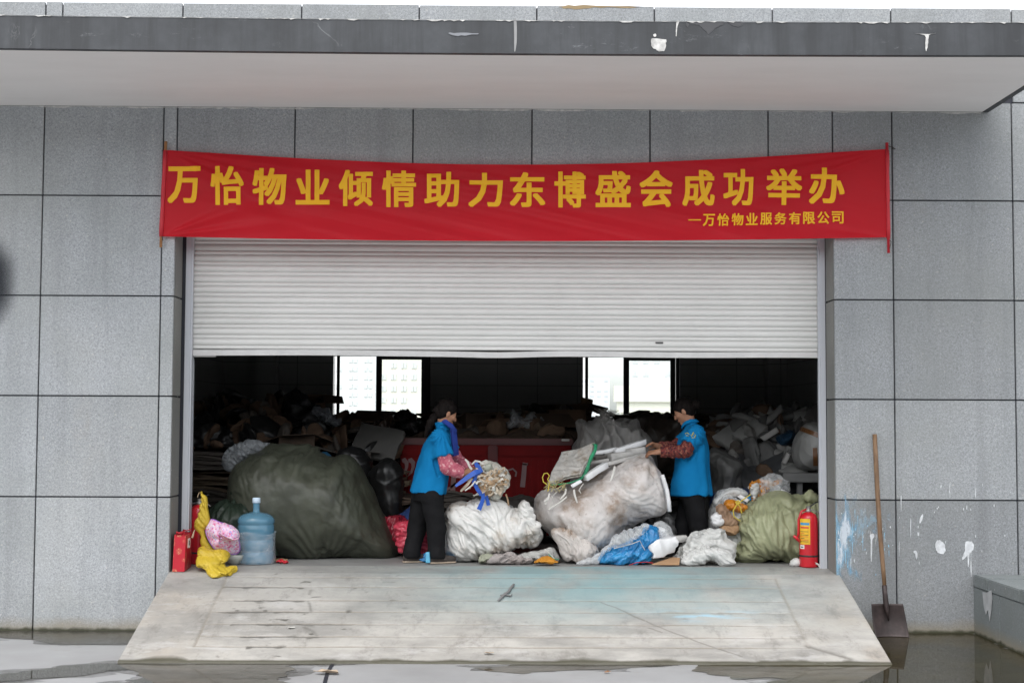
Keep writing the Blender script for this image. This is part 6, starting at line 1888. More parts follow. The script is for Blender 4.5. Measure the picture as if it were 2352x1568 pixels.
    for s in ('n', 'f'):
        S_, E_ = A3(J['sho_' + s]), A3(J['elb_' + s]); dv = (E_ - S_) / np.linalg.norm(E_ - S_)
        sl, P = s_.sub(np.minimum(S_, E_) - .14, np.maximum(S_, E_) + .14)
        C_ = S_ + (E_ - S_) * J['slv']
        far = np.linalg.norm(np.cross(P - C_, dv), axis=-1)
        cutv = (P - C_) @ dv
        torso = np.abs((P - (hipc + (chc - hipc) * ((P[..., 2:3] - z0) / (z1 - z0)))) @ F)
        m_ = (far < .11) & (cutv > 0) & ((P - chc) @ dv > .02) & (np.abs(cutv) < .16)
        inside = np.linalg.norm((P - chc) * np.array([1, 1, 0]), axis=-1)
        m_ &= inside > J['clear']
        s_.F[sl] = np.where(m_, np.maximum(s_.F[sl], cutv), s_.F[sl])
    s_.cut((0, 0, zh), (-.06, 0, -1)); s_.cut(A3(J['neck']) + hU * .035, hU * .9 + F * -.25)
    sv, sf = s_.mesh(1)
    Pn = sv.copy()
    hang = .014 * np.sin(((Pn - hipc) @ L_ * 1.4 + (Pn - hipc) @ F * 1.1) * 26 + 2.5 * pnoise(Pn * 3 + seed)) * np.clip((z1 - Pn[:, 2]) / .5, 0, 1) ** 1.2
    pull = .013 * crumple(Pn, 5, seed + 3, 8, 1.6, (1, 1, .45)) + .008 * fbm(Pn * 5, 3)
    sn = A3(J['sho_n']); r_ = np.linalg.norm(Pn - (sn - Up * .10), axis=1)
    arm = .012 * np.sin(np.arctan2((Pn - sn) @ F, -(Pn - sn) @ Up + .05) * 15 + 2 * pnoise(Pn * 6)) * np.exp(-(r_ / .16) ** 2)
    sv = displace(sv, sf, hang + pull + arm - .006, False)
    so = put('shirt', sv, sf, SHIRT, o, True)
    # collar
    nk = A3(J['neck']) + hU * .018
    cz = []
    for a in np.linspace(0, 2 * math.pi, 29):
        cz.append(nk + (F * math.cos(a) * .070 + L_ * math.sin(a) * .066) + Up * (.012 - .05 * max(0, math.cos(a)) ** 2 + .01 * (math.cos(a) < 0)))
    m = MB().tube(cz, .013, 8, False, flat=(.55, 1.7)); m.build('collar', SHIRT, so, True)
    # ---- over-sleeves on both forearms
    for s in ('n', 'f'):
        S_, E_, W_ = A3(J['sho_' + s]), A3(J['elb_' + s]), A3(J['wri_' + s])
        q = SDF(np.minimum(np.minimum(S_, E_), W_) - .15, np.maximum(np.maximum(S_, E_), W_) + .15, .006)
        M_ = S_ + (E_ - S_) * (J['slv'] - .10); W2 = W_ - (W_ - E_) / np.linalg.norm(W_ - E_) * .004
        q.chain([M_, E_, E_ + (W2 - E_) * .5, W2 - (W2 - E_) * .08, W2], [.060, .062, .058, .048, .038], .02)
        d1 = (W2 - E_) / np.linalg.norm(W2 - E_)
        q.cut(W2 - d1 * .0, d1)
        qv, qf = q.mesh(1)
        tt_ = (qv - E_) @ d1
        qv = displace(qv, qf, .006 * np.sin(tt_ * 120 + 3 * pnoise(qv * 12)) * np.clip(.4 + pnoise(qv * 6), 0, 1) + .012 * crumple(qv, 11, seed + 6, 8, 1.5) - .004, False)
        put('over_sleeve', qv, qf, sleeve_mat, o, True)
    return o

# woman at left: back three-quarter turned, bending towards the white sack with an armful of scrap
YL = .66
J = dict(heading=R(22), head_pitch=.42)
J['hip'] = at(983, 1128, YL); J['chest'] = at(1002, 1032, YL)
J['hipj_n'] = at(992, 1140, YL - .085); J['hipj_f'] = at(972, 1140, YL + .085)
J['knee_n'] = at(1003, 1214, YL - .075); J['knee_f'] = at(957, 1214, YL + .10)
J['ankle_n'] = at(1002, 1278, YL - .10); J['ankle_f'] = at(945, 1278, YL - .02)
for k in ('ankle_n', 'ankle_f'): J[k] = Vector((J[k].x, J[k].y, FLOOR + .075))
J['sho_n'] = at(1009, 1004, YL - .165); J['sho_f'] = at(1016, 1000, YL + .165)
J['elb_n'] = at(1027, 1073, YL - .20); J['elb_f'] = at(1052, 1060, YL + .18)
J['wri_n'] = at(1066, 1086, YL - .17); J['wri_f'] = at(1086, 1086, YL + .06)
J['hand_n'] = at(1092, 1078, YL - .12); J['hand_f'] = at(1106, 1098, YL + .02)
J['palm_n'] = Vector((.2, .8, -.3)); J['palm_f'] = Vector((.1, -.8, -.4))
J['neck'] = at(1019, 981, YL); J['head'] = at(1026, 949, YL)
J_tail = [at(1004, 950, YL), at(997, 958, YL - .01), at(990, 970, YL - .02), at(985, 982, YL - .02), at(980, 992, YL - .02), at(976, 1002, YL - .02)]
J_bun = None; J_shoe = (.05, .04, .035)
J['hem'] = at(985, 1141, YL).z
J['st'] = [-.3, .2, .6, .95, 1.25, 1.5]; J['sra'] = [.155, .150, .142, .132, .10, .05]; J['srb'] = [.195, .19, .185, .185, .16, .06]
J['slv'] = .62; J['clear'] = .16
PINKS = floral_sleeve('pink_sleeve', (.46, .13, .17), (.38, .09, .13), (.58, .30, .32), 60)
wl = person(J, 'woman with a ponytail in a blue polo shirt, holding an armful of plastic scrap', 'ponytail', PINKS, 5)
# darker blue towel round her neck, hanging in front
TOW = paint('blue_towel', (.008, .032, .22), .85, vs=8)
v, f = slab([(1033, 985), (1040, 1048), (1053, 1044), (1046, 984)], [YL - .10, YL - .09, YL - .03, YL - .04], .025, .007, 7, .008, 9)
tw = put('towel', v, f, TOW, wl, True)
q = [at(1046, 992, YL - .08), at(1036, 978, YL - .09), at(1023, 968, YL - .09), at(1013, 968, YL - .03), at(1010, 969, YL + .05), at(1022, 972, YL + .10), at(1040, 990, YL + .08)]
MB().tube([A3(p) for p in q], [.018, .020, .018, .016, .016, .016, .016], 10, flat=(.6, 1.2)).build('towel_roll', TOW, tw, True)

# her armful of scrap
sb = empty('scrap_armful', at(1118, 1106, YL - .05)); tag(sb, 'armful of wadded brown and clear plastic scrap with blue straps held by the left woman', 'scrap')
SC1 = paint('brown_wad', (.36, .24, .14), .5, vs=25, var=.45, bump=.4)
SC2 = paint('pale_wad', (.48, .40, .30), .55, vs=18, var=.3, bump=.4)
v, f = inflate([(1090,1098),(1096,1086),(1112,1082),(1132,1083),(1150,1088),(1158,1102),(1154,1120),(1142,1132),(1124,1136),(1106,1130),(1095,1116)], YL - .06, .12, .1, .0062, floor=False)
v = displace(v, f, .05 * crumple(v, 12, 141, 9, 1.2) + .02 * crumple(v, 26, 142, 8, 1.4) - .03, False)
put('brown_wad', v, f, SC1, sb)
v, f = inflate([(1108,1066),(1126,1062),(1146,1070),(1164,1080),(1173,1096),(1170,1116),(1158,1132),(1142,1146),(1126,1144),(1130,1128),(1146,1112),(1140,1094),(1120,1086)], YL - .02, .09, .06, .007, floor=False)
v = displace(v, f, .04 * crumple(v, 9, 143, 8, 1.2) + .015 * crumple(v, 22, 144) - .015, False)
put('clear_wad', v, f, film('scrap_film', (.74, .72, .64), .55, .15, 20), sb)
v, f = inflate([(1114,1068),(1126,1064),(1132,1074),(1122,1082),(1112,1078)], YL - .1, .04, .03, .006, floor=False)
put('pale_wad', displace(v, f, .02 * crumple(v, 16, 145), False), f, paint('grey_green_wad', (.36, .38, .32), .5), sb)
v, f = inflate([(1130,1092),(1146,1092),(1152,1106),(1142,1120),(1126,1126),(1112,1118),(1120,1102)], YL - .13, .05, .05, .006, floor=False)
put('pale_wad', displace(v, f, .035 * crumple(v, 16, 146, 9, 1.2) - .012, False), f, SC2, sb)
BLS = paint('blue_strap', (.015, .085, .42), .35, bump=.1)
def ribbon(name, pts, Ys, w, par, mat, th=.004):
    P_ = [A3(at(x, y, Y)) for (x, y), Y in zip(pts, Ys)]
    m = MB(); sd = np.array([0, -.35, .94]); vs = []
    for i, p in enumerate(P_):
        t_ = P_[min(i + 1, len(P_) - 1)] - P_[max(i - 1, 0)]; t_ /= np.linalg.norm(t_)
        s_ = np.cross(t_, np.array([0, -1., 0.15])); s_ /= np.linalg.norm(s_)
        ww = w[i] if hasattr(w, '__len__') else w
        vs += [p - s_ * ww / 2, p + s_ * ww / 2]
    m.add(vs, [(2 * i, 2 * i + 2, 2 * i + 3, 2 * i + 1) for i in range(len(P_) - 1)])
    o = m.build(name, mat, par); k = o.modifiers.new('thickness', 'SOLIDIFY'); k.thickness = th; return o
Yb = YL - .17
ribbon('blue_strap', [(1046, 1116), (1060, 1106), (1076, 1094), (1092, 1084), (1104, 1080)], [Yb - .06, Yb - .05, Yb - .04, Yb - .03, Yb], [.02, .034, .042, .044, .036], sb, BLS)
ribbon('blue_strap', [(1092, 1062), (1098, 1072), (1104, 1080), (1094, 1092), (1088, 1106), (1096, 1122), (1106, 1136)], [Yb] * 7, [.03, .045, .045, .03, .036, .034, .036], sb, BLS)
ribbon('blue_strap', [(1108, 1128), (1110, 1142), (1106, 1156), (1100, 1170)], [Yb] * 4, [.036, .034, .036, .04], sb, BLS)
ribbon('blue_strap', [(1116, 1138), (1120, 1150), (1122, 1160)], [Yb + .03] * 3, [.03, .03, .034], sb, BLS)
ribbon('pale_strap', [(1084, 1098), (1074, 1112), (1064, 1122), (1058, 1128)], [Yb - .01] * 4, [.02, .024, .022, .014], sb, SC2)
ribbon('pale_strap', [(1092, 1104), (1084, 1114), (1074, 1122), (1068, 1126)], [Yb - .02] * 4, .012, sb, COR)
ribbon('pale_strap', [(1068, 1054), (1074, 1060), (1078, 1070), (1084, 1078)], [Yb + .02] * 4, [.014, .02, .02, .02], sb, COR)
ribbon('pale_strap', [(1084, 1066), (1092, 1058), (1102, 1060), (1110, 1066)], [Yb + .02] * 4, [.012, .016, .016, .014], sb, COR)
rb_ = random.Random(77)
CLR_ = bpy.data.materials['scrap_film']
for k in range(88):                                  # curled shreds all over the wad
    a = rb_.uniform(0, 6.28); q = rb_.uniform(.1, 1) ** .6
    x, y = 1126 + 36 * q * math.cos(a), 1106 + 32 * q * math.sin(a); d_ = rb_.uniform(0, 6.28); pts = []; Ys_ = []
    for j in range(5):
        pts.append((x, y)); Ys_.append(Yb - .03 + .12 * q * q + rb_.uniform(-.03, .015)); d_ += rb_.uniform(-1.1, 1.1); st_ = rb_.uniform(3.5, 7.5); x += st_ * math.cos(d_); y += st_ * math.sin(d_)
    ribbon('shred', pts, Ys_, [rb_.uniform(.006, .028) for _ in pts], sb, rb_.choice((SC1, SC1, SC2, SC2, SC2, CLR_, CLR_, COR)), .0025)
ribbon('brown_strip', [(1162, 1134), (1166, 1146), (1168, 1160), (1166, 1172)], [YL] * 4, .014, sb, SC1)

# woman at right: facing left, picking at the dirty sack
YR = 1.02
J = dict(heading=R(180 - 14), head_pitch=.50)
J['hip'] = at(1588, 1122, YR); J['chest'] = at(1591, 1022, YR)
J['hipj_n'] = at(1590, 1136, YR - .085); J['hipj_f'] = at(1588, 1136, YR + .085)
J['knee_n'] = at(1604, 1208, YR - .085); J['knee_f'] = at(1570, 1208, YR + .07)
J['ankle_n'] = at(1610, 1270, YR - .09); J['ankle_f'] = at(1566, 1270, YR + .06)
for k in ('ankle_n', 'ankle_f'): J[k] = Vector((J[k].x, J[k].y, FLOOR + .075))
J['sho_n'] = at(1600, 996, YR - .17); J['sho_f'] = at(1588, 996, YR + .16)
J['elb_n'] = at(1572, 1036, YR - .24); J['elb_f'] = at(1548, 1030, YR + .14)
J['wri_n'] = at(1517, 1037, YR - .24); J['wri_f'] = at(1516, 1026, YR + .06)
J['hand_n'] = at(1480, 1040, YR - .20); J['hand_f'] = at(1496, 1018, YR + .02)
J['palm_n'] = Vector((-.2, .5, -.8)); J['palm_f'] = Vector((-.1, -.4, -.9))
J['neck'] = at(1586, 975, YR); J['head'] = at(1570, 944, YR)
J_bun = at(1597, 929, YR); J_tail = None; J_shoe = (.03, .03, .03)
J['hem'] = at(1588, 1131, YR).z
J['st'] = [-.3, .2, .6, .95, 1.25, 1.5]; J['sra'] = [.185, .172, .158, .150, .115, .05]; J['srb'] = [.205, .20, .195, .19, .165, .06]
J['slv'] = .62; J['clear'] = .15
REDS = floral_sleeve('dark_red_sleeve', (.15, .035, .030), (.06, .02, .022), (.24, .09, .06), 75)
wr = person(J, 'woman with a hair bun in a blue polo shirt, sorting the huge dirty sack', 'bun', REDS, 11)
# small yellow embroidery on the near sleeve of her shirt
from mathutils.bvhtree import BVHTree
shirt_ = [c for c in wr.children if c.name.startswith('shirt')][0]
bpy.context.view_layer.update()
bv_ = BVHTree.FromPolygons([shirt_.matrix_world @ q.co for q in shirt_.data.vertices], [p.vertices[:] for p in shirt_.data.polygons])
def on_shirt(x, y, off=.003):
    d_ = ray(x, y).normalized(); hit = bv_.ray_cast(CAM, d_)
    return hit[0] + hit[1] * off if hit[0] else None
m = MB()
for stroke in ([(1574, 996), (1579, 994), (1583, 997)], [(1576, 1000), (1582, 1001)], [(1588, 1002), (1590, 996), (1593, 992)], [(1585, 999), (1592, 999), (1599, 1001)], [(1593, 995), (1597, 999), (1595, 1004)], [(1588, 1005), (1596, 1005)]):
    q = [on_shirt(x, y) for x, y in stroke]
    if all(q): m.tube(q, .0035, 6)
if m.v: m.build('embroidery', paint('embroidery_yellow', (.50, .42, .05), .6, bump=0), shirt_)
# ------------------------------------------------------------------ the red bin and what is heaped inside the hall
YBIN = 2.45
q0, q1 = at(920, 1008, YBIN), at(1312, 1010, YBIN)
bt = (q0.z + q1.z) / 2; bx0, bx1 = q0.x, q1.x; bd = 1.15
bin_ = empty('waste_bin', ((bx0 + bx1) / 2, YBIN + bd / 2, FLOOR)); tag(bin_, 'big red waste bin with white lettering behind the left woman', 'waste bin')
BINR = paint('bin_red', (.16, .0015, .0022), .55, var=.15, bump=.05, spec=.15)
m = MB()
zb0 = FLOOR + .10
m.bbox((bx0, YBIN, zb0), (bx1, YBIN + .05, bt), .012).bbox((bx0, YBIN + bd - .05, zb0), (bx1, YBIN + bd, bt), .012)
m.bbox((bx0, YBIN + .052, zb0), (bx0 + .05, YBIN + bd - .052, bt), .012).bbox((bx1 - .05, YBIN + .052, zb0), (bx1, YBIN + bd - .052, bt), .012)
m.box((bx0 + .052, YBIN + .052, zb0), (bx1 - .052, YBIN + bd - .052, zb0 + .04))
for i in range(22):
    xx = bx0 + .06 + (bx1 - bx0 - .12) * (i + .5) / 22
    if abs(i - 10.5) < .6: continue
    m.bbox((xx - .022, YBIN - .016, zb0 + .15), (xx + .022, YBIN + .004, bt - .20), .006)
m.build('bin_body', BINR, bin_)
MB().bbox((bx0 - .02, YBIN - .035, bt - .055), (bx1 + .02, YBIN - .0005, bt + .012), .012).build('rim', paint('bin_rim', (.09, .015, .015), .4), bin_)
mx_ = at(1132, 1040, YBIN).x
MB().bbox((mx_ - .05, YBIN - .03, zb0 + .02), (mx_ + .05, YBIN - .0005, bt - .06), .01).build('centre_post', paint('bin_post', (.09, .004, .005), .5), bin_)
for a_, b_ in ((bx0 + .02, mx_ - .06), (mx_ + .06, bx1 - .02)):
    MB().bbox((a_, YBIN - .026, bt - .17), (b_, YBIN - .0005, bt - .10), .01).build('panel_rib', BINR, bin_)
for xx in (bx0 + .12, bx1 - .12):
    for yv in (YBIN + .14, YBIN + bd - .14):
        MB().tube([(xx - .02, yv, FLOOR + .055), (xx + .02, yv, FLOOR + .055)], .05, 14).build('wheel', BLK, bin_, True)
        MB().box((xx - .03, yv - .03, FLOOR + .07), (xx + .03, yv + .03, zb0 + .002)).build('wheel_fork', STEEL, bin_)
MB().bbox((bx1 - .10, YBIN - .045, bt - .012), (bx1 - .02, YBIN - .036, bt + .010), .003).build('latch', STEEL, bin_)
BINW = paint('bin_lettering', (.22, .13, .13), .6, bump=0)
m = MB()
def bp(x, y): return Vector((at(x, y, YBIN - .019).x, YBIN - .019, at(x, y, YBIN - .019).z))
def stroke(pts, w):
    n_ = len(pts); L = []; Rr_ = []
    for i, p in enumerate(pts):
        a = pts[max(i - 1, 0)]; b = pts[min(i + 1, n_ - 1)]; dx, dy = b[0] - a[0], b[1] - a[1]; l_ = math.hypot(dx, dy)
        ww = w[i] if hasattr(w, '__len__') else w
        L.append((p[0] - dy / l_ * ww / 2, p[1] + dx / l_ * ww / 2)); Rr_.append((p[0] + dy / l_ * ww / 2, p[1] - dx / l_ * ww / 2))
    m.poly([bp(*q) for q in L + Rr_[::-1]], (0, -.003, 0))
for ox in (0, 15):
    stroke([(923 + ox, 1057), (928 + ox, 1056), (934 + ox, 1062), (934 + ox, 1072), (930 + ox, 1084), (922 + ox, 1093)], [6, 12, 10, 7, 5, 2])
m.build('lettering', BINW, bin_); m = MB()
stroke([(1044, 1058), (1044, 1075), (1041, 1110), (1037, 1164)], [9, 11, 11, 12]); stroke([(1022, 1126), (1036, 1118), (1048, 1108)], 5); stroke([(1048, 1064), (1058, 1060), (1066, 1064)], 4)
stroke([(1054, 1148), (1078, 1147)], 4); stroke([(1052, 1160), (1082, 1159)], 4); stroke([(1068, 1140), (1068, 1158)], 4)
m.build('lettering', BINW, bin_); m = MB()
stroke([(1205, 1064), (1203, 1090), (1200, 1118)], [10, 11, 11]); stroke([(1200, 1064), (1212, 1066)], 5)
stroke([(1166, 1080), (1178, 1076), (1186, 1084), (1184, 1094)], 4)
m.build('lettering', BINW, bin_)

# ---- cardboard: flattened bundles, cartons
CARDS = [paint('kraft_%s' % k, c, .85, var=.22, vs=5, bump=.3, bs=25) for k, c in (('brown', (.12, .074, .046)), ('dark', (.065, .043, .029)), ('grey', (.095, .082, .070)), ('pale', (.15, .112, .075)))]
rc = random.Random(17)
def bundle_mesh(seed, w=.85, d=.6, n=6, t=.026):
    rs = random.Random(seed); V_, F_ = [], []; z = 0
    for i in range(n):
        ww, dd = w * rs.uniform(.7, 1.05), d * rs.uniform(.75, 1.05); ox, oy = rs.uniform(-.06, .06), rs.uniform(-.05, .05); ro = rs.uniform(-.12, .12)
        k = 7; bend = rs.uniform(-.05, .05); tl = rs.uniform(-.05, .05); base = len(V_); th = t * rs.uniform(.5, 1.3)
        for zz in (z, z + th):
            for a in range(k):
                for b in range(4):
                    u = a / (k - 1) - .5; q = b / 3 - .5
                    x, y = u * ww, q * dd
                    V_.append((x * math.cos(ro) - y * math.sin(ro) + ox + rs.uniform(-.008, .008), x * math.sin(ro) + y * math.cos(ro) + oy + rs.uniform(-.008, .008),
                               zz + bend * 4 * u * u * (1 if i < n - 2 else 1.6) + tl * u * .6 + rs.uniform(-.004, .004)))
        N4 = k * 4
        for a in range(k - 1):
            for b in range(3):
                i0 = base + a * 4 + b
                F_ += [(i0, i0 + 1, i0 + 5, i0 + 4), (i0 + N4, i0 + N4 + 4, i0 + N4 + 5, i0 + N4 + 1)]
        ring = [base + b for b in range(4)] + [base + a * 4 + 3 for a in range(1, k)] + [base + (k - 1) * 4 + b for b in (2, 1, 0)] + [base + a * 4 for a in range(k - 2, 0, -1)]
        for i_, r_ in enumerate(ring):
            s_ = ring[(i_ + 1) % len(ring)]; F_.append((s_, r_, r_ + N4, s_ + N4))
        z += th * 1.25
    me = bpy.data.meshes.new('cardboard_bundle'); me.from_pydata(V_, [], F_); me.update()
    me.materials.append(CARDS[seed % 4]); return me
BM_ = [bundle_mesh(i) for i in range(7)]
def place(mesh, name, loc, rot, label, cat, group=None, sc_=(1, 1, 1)):
    o = bpy.data.objects.new(name, mesh); col.objects.link(o); o.location = loc; o.rotation_euler = rot; o.scale = sc_
    return tag(o, label, cat, group)
LB = 'flattened cardboard bundle in the dark heap behind the huge olive sack'
def heap_h(X):            # heap height over the floor along the rear left
    return np.interp(X, [-4.1, -3.4, -2.5, -2.2, -1.9, -1.5, -.8], [1.35, 1.45, 1.38, 1.45, 1.30, 1.18, 1.05])
for r_, (Yh, cut_) in enumerate(((2.5, .55), (3.2, .25), (3.9, 0.02))):
    for c_ in range(5):
        X_ = -3.55 + c_ * .72 + rc.uniform(-.08, .08)
        z = FLOOR + .01; top = FLOOR + float(heap_h(X_)) - cut_ - .08
        while z < top:
            dz = .19
            if not (r_ == 2 and z < FLOOR + .75) and not (r_ == 1 and z < FLOOR + .3):
                o = place(rc.choice(BM_), 'cardboard_bundle', (X_ + rc.uniform(-.07, .07), Yh + rc.uniform(-.08, .08), z), (rc.uniform(-.05, .05), rc.uniform(-.06, .06), rc.uniform(-.35, .35)), LB, 'cardboard bundle', 'flattened cardboard bundles heaped at the rear left')
            z += dz
# the same behind the bin towards the rear right window
for c_ in range(6):
    X_ = -.5 + c_ * .62
    for k in range(5):
        place(rc.choice(BM_), 'cardboard_bundle', (X_ + rc.uniform(-.07, .07), 4.55 + rc.uniform(-.1, .1), FLOOR + .35 + k * .2), (rc.uniform(-.05, .05), rc.uniform(-.06, .06), rc.uniform(-.3, .3)), 'flattened cardboard bundle stacked behind the red bin', 'cardboard bundle', 'cardboard bundles stacked behind the red bin')
def carton(cx, Yc, z, w, d, h, rot, label, mat, seed=1, tilt=0, group=None):
    """an open, dented carton with four flaps; cx in photo x"""
    rs = random.Random(seed); X_ = at(cx, 980, Yc).x
    M_ = Matrix.Translation((X_, Yc, z)) @ Matrix.Rotation(rot, 4, 'Z') @ Matrix.Rotation(tilt, 4, 'X')
    j = lambda: rs.uniform(-.012, .012)
    b = [(-w/2, -d/2), (w/2, -d/2), (w/2, d/2), (-w/2, d/2)]
    V_ = [M_ @ Vector((x + j(), y + j(), 0)) for x, y in b] + [M_ @ Vector((x + j(), y + j(), h + j())) for x, y in b]
    F_ = [(0, 3, 2, 1), (0, 1, 5, 4), (1, 2, 6, 5), (2, 3, 7, 6), (3, 0, 4, 7)]
    m = MB().add(V_, F_); o = m.build('carton', mat); k = o.modifiers.new('thickness', 'SOLIDIFY'); k.thickness = .008
    recentre(o, (X_, Yc, z)); tag(o, label, 'carton', group)
    for i in range(4):
        a, c = V_[4 + i], V_[4 + (i + 1) % 4]; mid = (a + c) / 2; ctr = M_ @ Vector((0, 0, h))
        out = (mid - ctr); out.normalize(); fl = .10 + rs.uniform(0, .12); up_ = rs.uniform(-1.1, .25)
        dv = out * fl * math.cos(up_) + Vector((0, 0, 1)) * fl * math.sin(up_)
        sh_ = (c - a) * rs.uniform(.02, .12)
        f_ = MB().add([a, c, c + dv - sh_, a + dv + sh_], [(0, 1, 2, 3)]).build('flap', mat, o); k = f_.modifiers.new('thickness', 'SOLIDIFY'); k.thickness = .006
    return o
# filling inside the bin that carries the cartons
lump('crushed_cardboard', 'crushed dark cardboard filling the red bin to its rim', 'cardboard', [(930,1008),(1000,996),(1120,992),(1220,990),(1300,1000),(1304,1060),(1200,1080),(1000,1080),(932,1060)], 3.0, .48, .12, CARDS[1], 150, .06, 5, .02, floor=False)
zc_ = bt - .02
for i, (x, Yc, w, d, h, ro, lb) in enumerate((
        (1090, 3.10, .30, .3, .28, .4, 'upright dark carton left of the clear film on the red bin'),
        (1128, 3.0, .34, .3, .14, .2, 'low dark carton with open flaps on the red bin behind the scrap armful'),
        (1165, 3.25, .36, .3, .24, -.4, 'grey-brown carton tilted under the clear film on the red bin'),
        (1052, 3.05, .26, .28, .12, .1, 'small crushed carton on the red bin beside the left woman'),
        (1262, 3.2, .50, .4, .30, .3, 'wide brown carton at the right end of the red bin'),
        (1312, 3.3, .40, .4, .36, -.2, 'tall brown carton leaning beside the brown kraft sheet'),
        (1220, 3.05, .34, .3, .15, .6, 'flat dark carton on the red bin right of the clear film'))):
    carton(x, Yc, zc_ + .0, w, d, h, ro, lb, CARDS[(i * 3 + 1) % 4], 160 + i, rc.uniform(-.2, .2))
BROWNK = NT('kraft_sheet'); BROWNK.set(base=BROWNK.ramp(BROWNK.noise(9, 5, .65), [(.3, (.27, .18, .10)), (.7, (.38, .27, .16))]), rough=.8); BROWNK.bump(BROWNK.noise(20, 5, .65, dist=.8), .5, .02); BROWNK.translucent(.4, (.5, .36, .2)); BROWNK = BROWNK.m
v, f = slab([(1322, 972), (1352, 972), (1358, 918), (1334, 912)], [3.6, 3.7, 3.75, 3.65], .02, .012, 9, .03, 7)
kind_of('kraft_sheet', 'pale brown kraft sheet sticking up against the right rear window', 'kraft paper', v, f, BROWNK)
v, f = slab([(1262, 962), (1338, 946), (1346, 926), (1290, 940)], [3.5, 3.6, 3.8, 3.75], .03, .014, 12, .03, 6)
kind_of('kraft_sheet', 'darker brown kraft sheet sloping up to the pale one by the right rear window', 'kraft paper', v, f, CARDS[0])
DFILM = film('dim_film', (.62, .64, .66), .34, .1, 14)
lump('clear_bag', 'clear plastic bag crumpled on top of the cartons in the red bin', 'plastic bag', [(1160,985),(1172,946),(1178,938),(1190,950),(1205,958),(1222,948),(1232,956),(1246,968),(1238,985),(1240,1000),(1226,1004),(1215,990),(1190,985)], 2.95, .14, .1, DFILM, 170, .05, 6, .012, floor=False)
BLKF = NT('black_film'); BLKF.set(base=(.010, .010, .011), rough=.18, spec=.7); BLKF.bump(BLKF.noise(14, 6, .65, dist=1.1), .7, .03); BLKF = BLKF.m
lump('brown_bag', 'dark grey and brown plastic bag heaped behind the grey sack at the right window', 'plastic bag', [(1452,1000),(1456,972),(1468,954),(1486,946),(1502,947),(1520,956),(1528,946),(1534,950),(1540,962),(1548,956),(1556,966),(1560,1000),(1556,1080),(1450,1080)], 3.1, .4, .25, paint('dark_bag', (.045, .035, .028), .4), 171, .06, 4, .014, floor=False)
# left-hand heap, what lies on top
zt0 = FLOOR + .9
lump('clear_bag', 'dim clear plastic bag lying on top of the dark cardboard heap at left', 'plastic bag', [(560,930),(574,918),(596,920),(612,926),(634,922),(648,934),(656,952),(648,966),(630,960),(618,975),(600,984),(584,972),(576,950),(562,944)], 3.35, .2, .15, film('grey_dim_film', (.42, .43, .44), .4, .15, 9), 172, .05, 5, .014, floor=False)
lump('black_bag', 'shiny black plastic bag sprawling down the dark cardboard heap at left', 'plastic bag', [(648,925),(654,908),(676,902),(700,912),(718,932),(742,945),(762,962),(772,972),(748,985),(742,1010),(724,1026),(690,1030),(664,1016),(650,970)], 3.2, .25, .2, BLKF, 173, .08, 4, .014, floor=False)
lump('silver_wrap', 'glossy clear and black wrapping under the left edge of the left rear window', 'plastic film', [(718,930),(734,938),(752,948),(768,962),(776,972),(752,976),(736,964),(722,950)], 3.0, .1, .06, film('glossy_film', (.35, .37, .40), .5, .08, 16), 174, .05, 8, .01, floor=False)
carton(688, 3.5, at(688, 925, 3.5).z - .06, .55, .4, .10, .2, 'flattened brown carton on top of the dark heap at left', CARDS[0], 181, .25)
v, f = slab([(762, 962), (800, 975), (802, 948), (768, 946)], [3.9, 3.9, 4.0, 4.0], .03, .014, 21, .03, 7)
kind_of('kraft_sheet', 'pale kraft sheet at the foot of the left pane of the left rear window', 'kraft paper', v, f, BROWNK)
v, f = slab([(792, 985), (820, 985), (812, 945), (806, 946)], [3.8, 3.8, 3.9, 3.9], .04, .014, 22, .03, 7)
kind_of('kraft_sheet', 'small pointed brown cardboard flap against the left rear window', 'kraft paper', v, f, CARDS[3])
carton(868, 3.6, at(868, 990, 3.6).z, .46, .4, .16, .15, 'brown carton with a folded-up flap against the second pane of the left rear window', CARDS[0], 183, .2)
carton(838, 3.5, at(838, 994, 3.5).z, .40, .4, .12, -.2, 'dark carton between the two panes of the left rear window', CARDS[1], 184, .1)
lump('black_bag', 'low black plastic bag under the right end of the left rear window', 'plastic bag', [(912,962),(926,956),(944,955),(958,960),(968,972),(984,982),(990,1000),(960,1010),(916,1008),(900,985)], 3.4, .2, .15, BLKF, 175, .06, 6, .013, floor=False)
lump('brown_bag', 'brown plastic wrapped bundle below the second pane of the left rear window', 'bundle', [(818,985),(840,975),(862,962),(884,952),(906,950),(912,970),(908,1000),(880,1020),(830,1018),(812,1002)], 3.0, .2, .18, paint('brown_film', (.05, .033, .025), .25), 176, .05, 5, .013, floor=False)
bar('grey_board', at(816, 1008, 2.3), at(918, 1028, 2.2), .40, .05, paint('board_grey', (.10, .097, .09), .8), 'long grey board lying across the dark heap left of the red bin', 'board', None, 33, .012, tilt=.9)
lump('blue_scrap', 'small blue plastic scrap showing over the top of the huge olive sack', 'plastic scrap', [(730,1046),(738,1038),(752,1037),(760,1048),(752,1058),(738,1056)], 1.75, .08, .06, paint('scrap_blue', (.03, .12, .22), .3), 177, .02, 10, .008, floor=False)
